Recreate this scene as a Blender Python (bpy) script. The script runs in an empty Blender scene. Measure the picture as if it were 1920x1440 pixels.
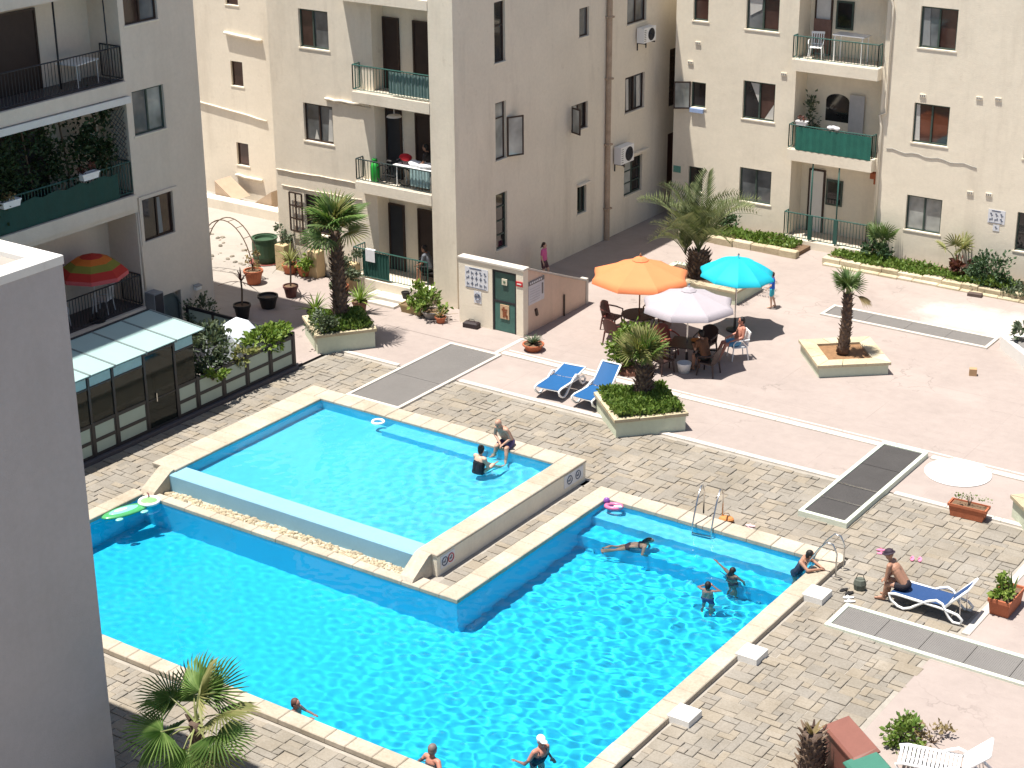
import bpy, bmesh, math, random
from mathutils import Vector, Matrix

sc = bpy.context.scene
C = sc.collection
rnd = random.Random(7)
PI = math.pi

# ------------------------------------------------------------------ camera
cam = bpy.data.cameras.new('camera')
camera = bpy.data.objects.new('camera', cam)
C.objects.link(camera)
right = Vector((0.82207, 0.56934, -0.00694)); down = Vector((0.20833, -0.31211, -0.92692)); fwd = Vector((-0.52990, 0.76055, -0.37519))
M = Matrix((right, -down, -fwd)).transposed().to_4x4()
M.translation = Vector((21.728, -28.847, 20.0))
camera.matrix_world = M
cam.sensor_width = 36.0
cam.lens = 36.0 * 3367.08 / 1920.0
cam.clip_end = 2000.0
sc.camera = camera

# ------------------------------------------------------------------ sky, sun, exposure
SHADOW = Vector((0.175, 0.185, -1.0))            # how far a shadow runs per metre of height
elev = math.atan2(1.0, math.hypot(SHADOW.x, SHADOW.y))
w = bpy.data.worlds.new('World'); sc.world = w; w.use_nodes = True
nt = w.node_tree
sky = nt.nodes.new('ShaderNodeTexSky'); sky.sky_type = 'NISHITA'; sky.sun_disc = False
sky.sun_elevation = elev; sky.sun_rotation = math.atan2(-SHADOW.x, -SHADOW.y)
sky.dust_density = 1.5
nt.links.new(sky.outputs[0], nt.nodes['Background'].inputs[0])
nt.nodes['Background'].inputs[1].default_value = 0.066
sun_data = bpy.data.lights.new('sun', 'SUN'); sun_data.energy = 5.0; sun_data.angle = math.radians(0.5)
sun_data.color = (1.0, 0.955, 0.88)
sun_data.cycles.is_caustics_light = True
sun = bpy.data.objects.new('sun', sun_data); C.objects.link(sun)
sun.rotation_euler = SHADOW.to_track_quat('-Z', 'Y').to_euler()
sun.location = (-10, -5, 50)
sc.view_settings.view_transform = 'Standard'
sc.view_settings.look = 'None'
sc.view_settings.exposure = 0.78
sc.view_settings.gamma = 1.0
sc.view_settings.use_curve_mapping = False
try:
    sc.cycles.max_bounces = 10; sc.cycles.transparent_max_bounces = 12
    sc.cycles.sample_clamp_indirect = 8.0
    sc.cycles.use_denoising = True
except Exception:
    pass

# ------------------------------------------------------------------ materials
def nodes(name):
    m = bpy.data.materials.new(name); m.use_nodes = True
    t = m.node_tree
    return m, t, t.nodes['Principled BSDF']

def ramp(t, fac, stops):
    r = t.nodes.new('ShaderNodeValToRGB')
    el = r.color_ramp.elements
    while len(el) < len(stops): el.new(0.5)
    for e, (p, c) in zip(el, stops):
        e.position = p; e.color = (*c, 1) if len(c) == 3 else c
    t.links.new(fac, r.inputs[0])
    return r.outputs[0]

def mixc(t, fac, a, b, mode='MIX'):
    n = t.nodes.new('ShaderNodeMix'); n.data_type = 'RGBA'; n.blend_type = mode
    for k, v in ((0, fac), (6, a), (7, b)):
        if hasattr(v, 'links') or hasattr(v, 'is_linked'): t.links.new(v, n.inputs[k])
        elif isinstance(v, (int, float)): n.inputs[k].default_value = v
        else: n.inputs[k].default_value = (*v, 1)
    return n.outputs[2]

def math_n(t, op, a, b=None):
    n = t.nodes.new('ShaderNodeMath'); n.operation = op
    for k, v in ((0, a), (1, b)):
        if v is None: continue
        if isinstance(v, (int, float)): n.inputs[k].default_value = v
        else: t.links.new(v, n.inputs[k])
    return n.outputs[0]

def coord(t, world=False, scale=(1, 1, 1)):
    if world:
        g = t.nodes.new('ShaderNodeNewGeometry'); o = g.outputs['Position']
    else:
        g = t.nodes.new('ShaderNodeTexCoord'); o = g.outputs['Object']
    mp = t.nodes.new('ShaderNodeMapping'); mp.inputs['Scale'].default_value = scale
    t.links.new(o, mp.inputs[0])
    return mp.outputs[0]

def noise(t, vec, scale, detail=4, rough=0.55):
    n = t.nodes.new('ShaderNodeTexNoise'); n.inputs['Scale'].default_value = scale
    n.inputs['Detail'].default_value = detail; n.inputs['Roughness'].default_value = rough
    t.links.new(vec, n.inputs['Vector'])
    return n.outputs['Fac']

def bump(t, p, h, strength, dist=0.02):
    b = t.nodes.new('ShaderNodeBump'); b.inputs['Strength'].default_value = strength; b.inputs['Distance'].default_value = dist
    t.links.new(h, b.inputs['Height']); t.links.new(b.outputs[0], p.inputs['Normal'])

def sh(c, k): return tuple(min(1.0, max(0.0, x * k)) for x in c)

MATS = {}
def mat(name, col, rough=0.75, var=0.12, scale=6.0, bmp=0.15, metal=0.0, spec=0.35, world=False, fine=True, trans=0.0):
    if name in MATS: return MATS[name]
    m, t, p = nodes(name)
    v = coord(t, world)
    n1 = noise(t, v, scale, 5)
    c = ramp(t, n1, [(0.25, sh(col, 1 - var)), (0.75, sh(col, 1 + var))])
    if fine:
        n2 = noise(t, v, scale * 9, 3)
        c = mixc(t, 0.35, c, ramp(t, n2, [(0.3, sh(col, 1 - var * 0.8)), (0.7, sh(col, 1 + var * 0.8))]))
    t.links.new(c, p.inputs['Base Color'])
    p.inputs['Roughness'].default_value = rough; p.inputs['Metallic'].default_value = metal
    p.inputs['Specular IOR Level'].default_value = spec
    if trans: p.inputs['Transmission Weight'].default_value = trans
    if bmp: bump(t, p, noise(t, v, scale * 5, 4), bmp)
    MATS[name] = m
    return m

def plaster(name, col, stain=(0.36, 0.30, 0.23), amount=0.35):
    if name in MATS: return MATS[name]
    m, t, p = nodes(name)
    v = coord(t, True)
    c = ramp(t, noise(t, v, 0.55, 5), [(0.3, sh(col, 0.92)), (0.7, sh(col, 1.04))])
    c = mixc(t, 0.3, c, ramp(t, noise(t, v, 9, 4), [(0.35, sh(col, 0.9)), (0.65, sh(col, 1.05))]))
    streak = noise(t, coord(t, True, (1.1, 1.1, 0.16)), 1.1, 6, 0.66)
    f = math_n(t, 'MULTIPLY', ramp(t, streak, [(0.52, (0, 0, 0)), (0.78, (1, 1, 1))]), amount)
    c = mixc(t, f, c, stain)
    blot = noise(t, v, 2.7, 6, 0.7)
    f2 = math_n(t, 'MULTIPLY', ramp(t, blot, [(0.60, (0, 0, 0)), (0.74, (1, 1, 1))]), amount * 0.8)
    c = mixc(t, f2, c, sh(stain, 1.2))
    t.links.new(c, p.inputs['Base Color'])
    p.inputs['Roughness'].default_value = 0.92; p.inputs['Specular IOR Level'].default_value = 0.2
    h = math_n(t, 'ADD', noise(t, v, 30, 5), math_n(t, 'MULTIPLY', noise(t, v, 1.2, 3), 2.0))
    bump(t, p, h, 0.35, 0.02)
    MATS[name] = m
    return m

def island(t):
    g = t.nodes.new('ShaderNodeNewGeometry'); oi = t.nodes.new('ShaderNodeObjectInfo')
    return math_n(t, 'FRACT', math_n(t, 'ADD', g.outputs['Random Per Island'], math_n(t, 'MULTIPLY', oi.outputs['Random'], 3.7)))

def stone(name, cols, rough=0.9, sc_=7.0, bmp=0.5):
    if name in MATS: return MATS[name]
    m, t, p = nodes(name)
    r = island(t)
    n = len(cols)
    rr = t.nodes.new('ShaderNodeValToRGB'); rr.color_ramp.interpolation = 'CONSTANT'
    el = rr.color_ramp.elements
    while len(el) < n: el.new(0.5)
    for i, (e, c) in enumerate(zip(el, cols)): e.position = i / n; e.color = (*c, 1)
    t.links.new(r, rr.inputs[0])
    v = coord(t, True)
    dirt = ramp(t, noise(t, v, 0.8, 6, 0.65), [(0.3, (0.72, 0.70, 0.66)), (0.7, (1.0, 1.0, 1.0))])
    c = mixc(t, 1.0, rr.outputs[0], dirt, 'MULTIPLY')
    grain = ramp(t, noise(t, v, sc_ * 3, 5, 0.65), [(0.3, (0.80, 0.79, 0.77)), (0.7, (1.0, 1.0, 1.0))])
    c = mixc(t, 1.0, c, grain, 'MULTIPLY')
    t.links.new(c, p.inputs['Base Color'])
    p.inputs['Roughness'].default_value = rough; p.inputs['Specular IOR Level'].default_value = 0.25
    bump(t, p, noise(t, v, sc_, 6, 0.65), bmp, 0.03)
    MATS[name] = m
    return m

def leafmat(name, c1, c2, rough=0.5):
    if name in MATS: return MATS[name]
    m, t, p = nodes(name)
    c = ramp(t, island(t), [(0.0, c1), (0.6, tuple((a + b) / 2 for a, b in zip(c1, c2))), (1.0, c2)])
    t.links.new(c, p.inputs['Base Color'])
    p.inputs['Roughness'].default_value = rough; p.inputs['Specular IOR Level'].default_value = 0.3
    tr = t.nodes.new('ShaderNodeBsdfTranslucent'); t.links.new(mixc(t, 1.0, c, (1.0, 1.0, 0.55), 'MULTIPLY'), tr.inputs[0])
    mx = t.nodes.new('ShaderNodeMixShader'); mx.inputs[0].default_value = 0.25
    t.links.new(p.outputs[0], mx.inputs[1]); t.links.new(tr.outputs[0], mx.inputs[2])
    t.links.new(mx.outputs[0], t.nodes['Material Output'].inputs[0])
    MATS[name] = m
    return m

def concrete(name, col, wash=None):
    if name in MATS: return MATS[name]
    m, t, p = nodes(name)
    v = coord(t, True)
    c = ramp(t, noise(t, v, 0.35, 6, 0.6), [(0.3, sh(col, 0.86)), (0.72, sh(col, 1.08))])
    c = mixc(t, 0.4, c, ramp(t, noise(t, v, 3.1, 6, 0.7), [(0.3, sh(col, 0.82)), (0.7, sh(col, 1.1))]))
    patch = ramp(t, noise(t, coord(t, True, (1, 1.4, 1)), 0.22, 3), [(0.54, (0, 0, 0)), (0.64, (1, 1, 1))])
    c = mixc(t, math_n(t, 'MULTIPLY', patch, 0.35), c, sh(col, 1.22))
    if wash:                                   # worn whitewash with a ragged outline
        (wx, wy, rx, ry), wc = wash
        s = t.nodes.new('ShaderNodeNewGeometry')
        sep = t.nodes.new('ShaderNodeSeparateXYZ'); t.links.new(s.outputs['Position'], sep.inputs[0])
        dx = math_n(t, 'DIVIDE', math_n(t, 'SUBTRACT', sep.outputs[0], wx), rx)
        dy = math_n(t, 'DIVIDE', math_n(t, 'SUBTRACT', sep.outputs[1], wy), ry)
        d = math_n(t, 'ADD', math_n(t, 'MULTIPLY', dx, dx), math_n(t, 'MULTIPLY', dy, dy))
        d = math_n(t, 'ADD', d, math_n(t, 'MULTIPLY', noise(t, v, 0.7, 6, 0.7), 1.2))
        f = ramp(t, d, [(0.55, (1, 1, 1)), (1.0, (0, 0, 0))])
        f = math_n(t, 'MULTIPLY', f, 0.85)
        c = mixc(t, f, c, wc)
    # cracks in some places
    vo = t.nodes.new('ShaderNodeTexVoronoi'); vo.feature = 'DISTANCE_TO_EDGE'; vo.inputs['Scale'].default_value = 0.38
    wv = t.nodes.new('ShaderNodeVectorMath'); wv.operation = 'ADD'
    nv = t.nodes.new('ShaderNodeTexNoise'); nv.inputs['Scale'].default_value = 2.0; nv.inputs['Detail'].default_value = 5
    t.links.new(v, nv.inputs['Vector'])
    t.links.new(v, wv.inputs[0]); t.links.new(nv.outputs['Color'], wv.inputs[1]); t.links.new(wv.outputs[0], vo.inputs['Vector'])
    crack = ramp(t, vo.outputs['Distance'], [(0.0, (1, 1, 1)), (0.012, (0, 0, 0))])
    mask = ramp(t, noise(t, v, 0.3, 3), [(0.52, (0, 0, 0)), (0.6, (1, 1, 1))])
    c = mixc(t, math_n(t, 'MULTIPLY', math_n(t, 'MULTIPLY', crack, mask), 0.45), c, sh(col, 0.45))
    spot = ramp(t, noise(t, v, 7.0, 2), [(0.70, (0, 0, 0)), (0.75, (1, 1, 1))])
    mask2 = ramp(t, noise(t, v, 0.45, 3), [(0.5, (0, 0, 0)), (0.62, (1, 1, 1))])
    c = mixc(t, math_n(t, 'MULTIPLY', math_n(t, 'MULTIPLY', spot, mask2), 0.4), c, sh(col, 0.5))
    # expansion joints of the cast bays, slightly wandering
    sp = t.nodes.new('ShaderNodeSeparateXYZ'); t.links.new(wv.outputs[0], sp.inputs[0])
    g2 = t.nodes.new('ShaderNodeNewGeometry'); s2 = t.nodes.new('ShaderNodeSeparateXYZ'); t.links.new(g2.outputs['Position'], s2.inputs[0])
    wob = math_n(t, 'MULTIPLY', noise(t, v, 1.3, 4), 0.03)
    jn = None
    for axis, per in ((0, 3.3), (1, 3.7)):
        fr = math_n(t, 'FRACT', math_n(t, 'DIVIDE', math_n(t, 'ADD', s2.outputs[axis], wob), per))
        line = math_n(t, 'LESS_THAN', fr, 0.007)
        jn = line if jn is None else math_n(t, 'MAXIMUM', jn, line)
    worn = ramp(t, noise(t, v, 0.55, 4), [(0.40, (0, 0, 0)), (0.62, (1, 1, 1))])
    c = mixc(t, math_n(t, 'MULTIPLY', math_n(t, 'MULTIPLY', jn, worn), 0.4), c, sh(col, 0.6))
    scuff = ramp(t, noise(t, coord(t, True, (1, 3.5, 1)), 1.6, 6, 0.72), [(0.56, (0, 0, 0)), (0.72, (1, 1, 1))])
    c = mixc(t, math_n(t, 'MULTIPLY', scuff, 0.3), c, sh(col, 0.72))
    t.links.new(c, p.inputs['Base Color'])
    p.inputs['Roughness'].default_value = 0.9; p.inputs['Specular IOR Level'].default_value = 0.25
    bump(t, p, math_n(t, 'ADD', noise(t, v, 22, 5), noise(t, v, 2.2, 4)), 0.3, 0.02)
    MATS[name] = m
    return m

cream = plaster('plaster_cream', (0.76, 0.685, 0.565), amount=0.32)
cream2 = plaster('plaster_warm_cream', (0.80, 0.725, 0.59), amount=0.26)
cream3 = plaster('plaster_pale_grey', (0.72, 0.63, 0.53), amount=0.16)
greywall = plaster('plaster_grey', (0.46, 0.43, 0.425), (0.36, 0.33, 0.31), 0.3)
white_paint = mat('white_paint', (0.72, 0.70, 0.66), 0.7, 0.06, 2.0)
white_line = mat('white_line_paint', (0.55, 0.51, 0.45), 0.85, 0.14, 3.0, world=True)
white_plastic = mat('white_plastic', (0.80, 0.80, 0.79), 0.35, 0.03, 3.0, 0.03, spec=0.5)
coping_mat = stone('coping_limestone', [(0.53, 0.465, 0.385), (0.55, 0.49, 0.41), (0.51, 0.445, 0.36), (0.54, 0.47, 0.385)], 0.8, 5, 0.25)
paver_mat = stone('paver_stone', [(0.312, 0.279, 0.238), (0.30, 0.273, 0.237), (0.328, 0.292, 0.244), (0.31, 0.283, 0.247), (0.352, 0.31, 0.256), (0.29, 0.265, 0.232), (0.32, 0.288, 0.244), (0.338, 0.294, 0.236)], 0.92, 6, 0.6)
kerbstone_mat = stone('kerb_limestone', [(0.62, 0.54, 0.38), (0.68, 0.60, 0.45), (0.56, 0.48, 0.34)], 0.9, 6, 0.6)
pebble_mat = stone('pebble_stone', [(0.55, 0.47, 0.33), (0.48, 0.40, 0.28), (0.62, 0.55, 0.42), (0.40, 0.34, 0.25)], 0.85, 9, 0.4)
mortar_mat = mat('mortar', (0.32, 0.29, 0.25), 0.95, 0.2, 3.0, world=True)
pink_concrete = concrete('pink_concrete', (0.335, 0.280, 0.254), ((3.2, 24.5, 4.4, 2.6), (0.50, 0.47, 0.44)))
rough_concrete = concrete('pale_concrete', (0.34, 0.305, 0.27))
lane_mat = concrete('lane_concrete', (0.33, 0.28, 0.25))
ground_mat = concrete('dry_ground', (0.17, 0.15, 0.12))
pool_blue = mat('pool_paint_blue', (0.007, 0.49, 0.70), 0.6, 0.05, 1.2, 0.05, world=True)
pool_pale = mat('pool_paint_pale', (0.10, 0.53, 0.72), 0.6, 0.06, 1.5, 0.05, world=True)
kid_blue = mat('paddling_pool_paint', (0.08, 0.525, 0.70), 0.6, 0.05, 1.2, 0.05, world=True)
weir_blue = mat('weir_paint', (0.22, 0.42, 0.55), 0.5, 0.08, 1.5, 0.05, world=True)
green_metal = mat('green_painted_metal', (0.022, 0.085, 0.07), 0.45, 0.2, 8.0, 0.05, spec=0.5)
black_metal = mat('black_metal', (0.018, 0.018, 0.022), 0.45, 0.2, 8.0, 0.05, spec=0.5)
frame_green = mat('window_frame_green', (0.05, 0.075, 0.062), 0.5, 0.2, 8.0, 0.05)
frame_brown = mat('window_frame_brown', (0.045, 0.028, 0.022), 0.5, 0.2, 8.0, 0.05)
steel = mat('stainless_steel', (0.62, 0.62, 0.62), 0.22, 0.05, 5.0, 0.0, metal=1.0)
terracotta = mat('terracotta', (0.40, 0.125, 0.06), 0.8, 0.18, 5.0)
black_pot = mat('black_plastic_pot', (0.02, 0.018, 0.018), 0.5, 0.15, 5.0, 0.05)
soil = mat('soil', (0.16, 0.10, 0.06), 0.95, 0.35, 14.0, 0.8)
pale_green = plaster('pale_green_render', (0.56, 0.60, 0.47), (0.40, 0.37, 0.28), 0.3)
door_dark = mat('dark_door_wood', (0.032, 0.020, 0.018), 0.5, 0.25, 4.0, 0.1)
door_navy = mat('dark_navy_door', (0.022, 0.026, 0.034), 0.4, 0.2, 4.0, 0.05)
door_green = mat('green_metal_door', (0.045, 0.10, 0.085), 0.5, 0.2, 3.0, 0.08)
grate_mat = mat('grey_grate', (0.175, 0.164, 0.155), 0.75, 0.1, 1.0, 0.1, world=True)
grate_dark = mat('dark_grate', (0.075, 0.07, 0.068), 0.6, 0.15, 2.0, 0.1, world=True)
trunk_mat = mat('palm_trunk', (0.12, 0.082, 0.062), 0.95, 0.4, 9.0, 0.9)
trunk_tip = stone('palm_leaf_base', [(0.17, 0.115, 0.08), (0.10, 0.068, 0.05), (0.30, 0.22, 0.165), (0.08, 0.05, 0.04), (0.22, 0.155, 0.115)], 0.95, 12, 0.4)
palm_leaf = leafmat('palm_leaf_green', (0.075, 0.14, 0.04), (0.17, 0.235, 0.085))
palm_leaf_b = leafmat('palm_leaf_bright', (0.085, 0.17, 0.035), (0.20, 0.29, 0.085))
palm_leaf_y = leafmat('palm_leaf_yellow', (0.17, 0.20, 0.06), (0.30, 0.28, 0.12))
date_leaf = leafmat('date_palm_leaf', (0.10, 0.135, 0.055), (0.22, 0.24, 0.12))
hedge_leaf = leafmat('hedge_leaf', (0.085, 0.16, 0.025), (0.20, 0.27, 0.06))
grey_leaf = leafmat('grey_green_leaf', (0.06, 0.09, 0.05), (0.17, 0.20, 0.13))
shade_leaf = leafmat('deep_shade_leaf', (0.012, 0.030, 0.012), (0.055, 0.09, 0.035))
dark_leaf = leafmat('dark_leaf', (0.025, 0.06, 0.025), (0.08, 0.13, 0.06))
bright_leaf = leafmat('bright_leaf', (0.09, 0.17, 0.02), (0.22, 0.29, 0.06))
dry_leaf = leafmat('dry_leaf', (0.20, 0.15, 0.07), (0.33, 0.26, 0.13))
red_leaf = leafmat('red_brown_leaf', (0.09, 0.03, 0.025), (0.17, 0.07, 0.05))
petiole = mat('petiole', (0.22, 0.24, 0.09), 0.6, 0.2, 8.0, 0.05)
twig = mat('twig', (0.13, 0.09, 0.06), 0.9, 0.3, 9.0, 0.3)

def glass(name, col, rough=0.04):
    if name in MATS: return MATS[name]
    m, t, p = nodes(name)
    v = coord(t, True)
    c = ramp(t, noise(t, v, 0.9, 3), [(0.35, sh(col, 0.6)), (0.65, sh(col, 1.5))])
    t.links.new(c, p.inputs['Base Color']); p.inputs['Roughness'].default_value = rough
    p.inputs['Specular IOR Level'].default_value = 0.6
    MATS[name] = m
    return m
glass_dark = glass('dark_window_glass', (0.018, 0.017, 0.019))
glass_grey = glass('grey_window_glass', (0.13, 0.14, 0.145))
glass_brown = glass('brown_blind_glass', (0.055, 0.03, 0.025))
glass_pale = glass('pale_curtain_glass', (0.30, 0.31, 0.29))

# ------------------------------------------------------------------ mesh builder
class MB:
    def __init__(s): s.v = []; s.f = []
    def add(s, vs, fs):
        o = len(s.v); s.v += [tuple(x) for x in vs]; s.f += [tuple(i + o for i in q) for q in fs]; return s
    def box(s, x0, x1, y0, y1, z0, z1, bottom=True):
        v = [(x, y, z) for z in (z0, z1) for y in (y0, y1) for x in (x0, x1)]
        f = [(4, 5, 7, 6), (0, 1, 5, 4), (2, 6, 7, 3), (0, 4, 6, 2), (1, 3, 7, 5)]
        if bottom: f.append((0, 2, 3, 1))
        return s.add(v, f)
    def bev(s, x0, x1, y0, y1, z0, z1, b=0.01):
        """box with a chamfered top edge"""
        v = [(x0, y0, z0), (x1, y0, z0), (x1, y1, z0), (x0, y1, z0),
             (x0, y0, z1 - b), (x1, y0, z1 - b), (x1, y1, z1 - b), (x0, y1, z1 - b),
             (x0 + b, y0 + b, z1), (x1 - b, y0 + b, z1), (x1 - b, y1 - b, z1), (x0 + b, y1 - b, z1)]
        f = [(0, 3, 2, 1)]
        for i in range(4):
            j = (i + 1) % 4
            f += [(i, j, 4 + j, 4 + i), (4 + i, 4 + j, 8 + j, 8 + i)]
        f.append((8, 9, 10, 11))
        return s.add(v, f)
    def obox(s, c, size, R):
        v = []
        for z in (-1, 1):
            for y in (-1, 1):
                for x in (-1, 1):
                    p = R @ Vector((x * size[0] / 2, y * size[1] / 2, z * size[2] / 2)) + Vector(c)
                    v.append(tuple(p))
        return s.add(v, [(4, 5, 7, 6), (0, 1, 5, 4), (2, 6, 7, 3), (0, 4, 6, 2), (1, 3, 7, 5), (0, 2, 3, 1)])
    def tube(s, pts, r, n=6, closed=False, cap=True):
        pts = [Vector(p) for p in pts]; k = len(pts)
        rs = r if isinstance(r, (list, tuple)) else [r] * k
        vs = []; fs = []
        ref = None
        for i, p in enumerate(pts):
            if closed: d = pts[(i + 1) % k] - pts[i - 1]
            else: d = pts[min(i + 1, k - 1)] - pts[max(i - 1, 0)]
            d.normalize()
            if ref is None:
                ref = Vector((0, 0, 1)) if abs(d.z) < 0.9 else Vector((1, 0, 0))
            a = d.cross(ref); a.normalize(); b = a.cross(d); ref = b.copy()
            for j in range(n):
                q = 2 * PI * j / n
                vs.append(p + (a * math.cos(q) + b * math.sin(q)) * rs[i])
        m = k if closed else k - 1
        for i in range(m):
            for j in range(n):
                i2 = (i + 1) % k
                fs.append((i * n + j, i * n + (j + 1) % n, i2 * n + (j + 1) % n, i2 * n + j))
        if cap and not closed:
            fs.append(tuple(range(n - 1, -1, -1))); fs.append(tuple((k - 1) * n + j for j in range(n)))
        return s.add(vs, fs)
    def lathe(s, prof, c=(0, 0, 0), n=16, cap=True):
        vs = []; fs = []
        for r, z in prof:
            for j in range(n):
                q = 2 * PI * j / n; vs.append((c[0] + r * math.cos(q), c[1] + r * math.sin(q), c[2] + z))
        k = len(prof)
        for i in range(k - 1):
            for j in range(n):
                fs.append((i * n + j, i * n + (j + 1) % n, (i + 1) * n + (j + 1) % n, (i + 1) * n + j))
        if cap:
            fs.append(tuple(range(n - 1, -1, -1))); fs.append(tuple((k - 1) * n + j for j in range(n)))
        return s.add(vs, fs)
    def prism(s, poly, z0, z1):
        n = len(poly)
        v = [(x, y, z0) for x, y in poly] + [(x, y, z1) for x, y in poly]
        f = [tuple(range(n - 1, -1, -1)), tuple(range(n, 2 * n))]
        f += [(i, (i + 1) % n, n + (i + 1) % n, n + i) for i in range(n)]
        return s.add(v, f)
    def ell(s, c, r, nu=10, nv=7, R=None):
        vs = []; fs = []
        for i in range(nv + 1):
            th = PI * i / nv
            for j in range(nu):
                ph = 2 * PI * j / nu
                p = Vector((r[0] * math.sin(th) * math.cos(ph), r[1] * math.sin(th) * math.sin(ph), r[2] * math.cos(th)))
                if R: p = R @ p
                vs.append(p + Vector(c))
        for i in range(nv):
            for j in range(nu):
                fs.append((i * nu + j, (i + 1) * nu + j, (i + 1) * nu + (j + 1) % nu, i * nu + (j + 1) % nu))
        return s.add(vs, fs)
    def cap(s, p0, r0, p1, r1, n=9):
        """tapered limb piece with round ends"""
        p0 = Vector(p0); p1 = Vector(p1); d = p1 - p0; L = d.length
        if L < 1e-5: return s.ell(p0, (r0,) * 3)
        d /= L; q = d.to_track_quat('Z', 'Y').to_matrix()
        prof = []
        for i in range(5):
            a = -PI / 2 + PI / 2 * i / 4 ; prof.append((max(r0 * math.cos(a), 1e-4), r0 * math.sin(a)))
        for i in range(5):
            a = PI / 2 * i / 4; prof.append((max(r1 * math.cos(a), 1e-4), L + r1 * math.sin(a)))
        t = MB().lathe(prof, n=n)
        return s.add([q @ Vector(v) + p0 for v in t.v], t.f)
    def xf(s, R=None, t=(0, 0, 0)):
        s.v = [tuple((R @ Vector(v) if R else Vector(v)) + Vector(t)) for v in s.v]; return s
    def join(s, o): return s.add(o.v, o.f)
    def mesh(s, name, m, smooth=False, off=(0, 0, 0)):
        me = bpy.data.meshes.new(name)
        me.from_pydata([(x - off[0], y - off[1], z - off[2]) for x, y, z in s.v], [], s.f)
        if m: me.materials.append(m)
        if smooth: me.polygons.foreach_set('use_smooth', [True] * len(me.polygons))
        me.update()
        return me

OFF = {}
def thing(name, label, cat, loc=(0, 0, 0), rotz=0.0, group=None, world=True):
    """an Empty at the thing's base; world=True: its parts are given in world coordinates"""
    o = bpy.data.objects.new(name, None); o.empty_display_size = 0.2; C.objects.link(o)
    o.location = loc; o.rotation_euler = (0, 0, rotz)
    o['label'] = label; o['category'] = cat
    if group: o['group'] = group
    OFF[o.name] = tuple(loc) if world else (0, 0, 0)
    return o
def part(name, mb, m, parent, smooth=False, label=None, kind=None):
    off = OFF.get(parent.name, (0, 0, 0)) if parent else (0, 0, 0)
    me = mb.mesh(name, m, smooth, off) if isinstance(mb, MB) else mb
    o = bpy.data.objects.new(name, me); C.objects.link(o); o.parent = parent
    OFF[o.name] = off
    if label: o['label'] = label
    if kind: o['kind'] = kind
    return o
def single(name, mb, m, label, cat, loc=(0, 0, 0), rotz=0.0, group=None, smooth=False, world=True):
    """a thing that is one mesh"""
    me = mb.mesh(name, m, smooth, loc if world else (0, 0, 0))
    o = bpy.data.objects.new(name, me); C.objects.link(o); o.location = loc; o.rotation_euler = (0, 0, rotz)
    o['label'] = label; o['category'] = cat
    if group: o['group'] = group
    OFF[o.name] = tuple(loc) if world else (0, 0, 0)
    return o
def struct(name, mb, m, smooth=False):
    o = bpy.data.objects.new(name, mb.mesh(name, m, smooth)); C.objects.link(o); o['kind'] = 'structure'
    OFF[o.name] = (0, 0, 0)
    return o
def copy_tree(o, parent=None, loc=None, rotz=None, label=None):
    c = o.copy(); C.objects.link(c); c.parent = parent
    OFF[c.name] = OFF.get(o.name, (0, 0, 0))
    if loc is not None: c.location = loc
    if rotz is not None: c.rotation_euler = (0, 0, rotz)
    if label: c['label'] = label
    for ch in list(o.children): copy_tree(ch, c)
    return c
def rz(a): return Matrix.Rotation(a, 3, 'Z')
def rx(a): return Matrix.Rotation(a, 3, 'X')
def ry(a): return Matrix.Rotation(a, 3, 'Y')
# ------------------------------------------------------------------ ground and terraces
import numpy as np
def project(p):
    d = Vector(p) - M.translation
    z = d.dot(fwd)
    if z < 1: return (-1e4, -1e4, z)
    return (960 + 3367.08 * d.dot(right) / z, 720 + 3367.08 * d.dot(down) / z, z)

b = MB()
for x0, x1, y0, y1 in ((-900, 900, 7.3, 900), (-900, 900, -900, -6.0), (-900, -10.45, -6.0, 7.3), (6.52, 900, -6.0, 7.3)):
    b.add([(x0, y0, -0.06), (x1, y0, -0.06), (x1, y1, -0.06), (x0, y1, -0.06)], [(0, 1, 2, 3)])
struct('ground', b, ground_mat)
def sheet(name, rects, z, m):
    b = MB()
    for x0, x1, y0, y1 in rects:
        b.add([(x0, y0, z), (x1, y0, z), (x1, y1, z), (x0, y1, z)], [(0, 1, 2, 3)])
    return struct(name, b, m)
paving = sheet('stone_paving', [(-12.7, -10.43, -14, 11.0), (-10.43, 6.5, 7.28, 11.0), (-0.98, -0.46, 6.9, 7.28), (-1.12, -0.44, 0.42, 6.95), (-1.6, -1.12, 0.42, 0.8), (6.48, 10.2, -3.0, 11.0), (-10.43, 10.2, -14, -5.98)], -0.022, mortar_mat)
sheet('pool_side_terrace', [(-12.8, 10.2, 11.0, 13.62), (10.2, 30, 4.4, 13.62), (9.9, 30, -14, 4.4)], 0.004, pink_concrete)
sheet('upper_terrace', [(-11.6, 30, 13.62, 28.9), (-18.2, -11.6, 13.62, 16.2), (-17.7, -12.8, 9.1, 13.62)], 0.012, pink_concrete)
sheet('back_yard', [(-45, -18.2, 8, 24), (-18.2, -17.7, 10.9, 16.5), (-20, -18.2, 16.2, 17.0)], 0.008, rough_concrete)
sheet('fenced_garden_floor', [(-17.7, -12.8, -8, 9.1)], 0.008, rough_concrete)
sheet('lane', [(-11.75, -10.6, 16.2, 60), (-10.6, -9.0, 26.0, 28.6)], 0.018, lane_mat)

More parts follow.
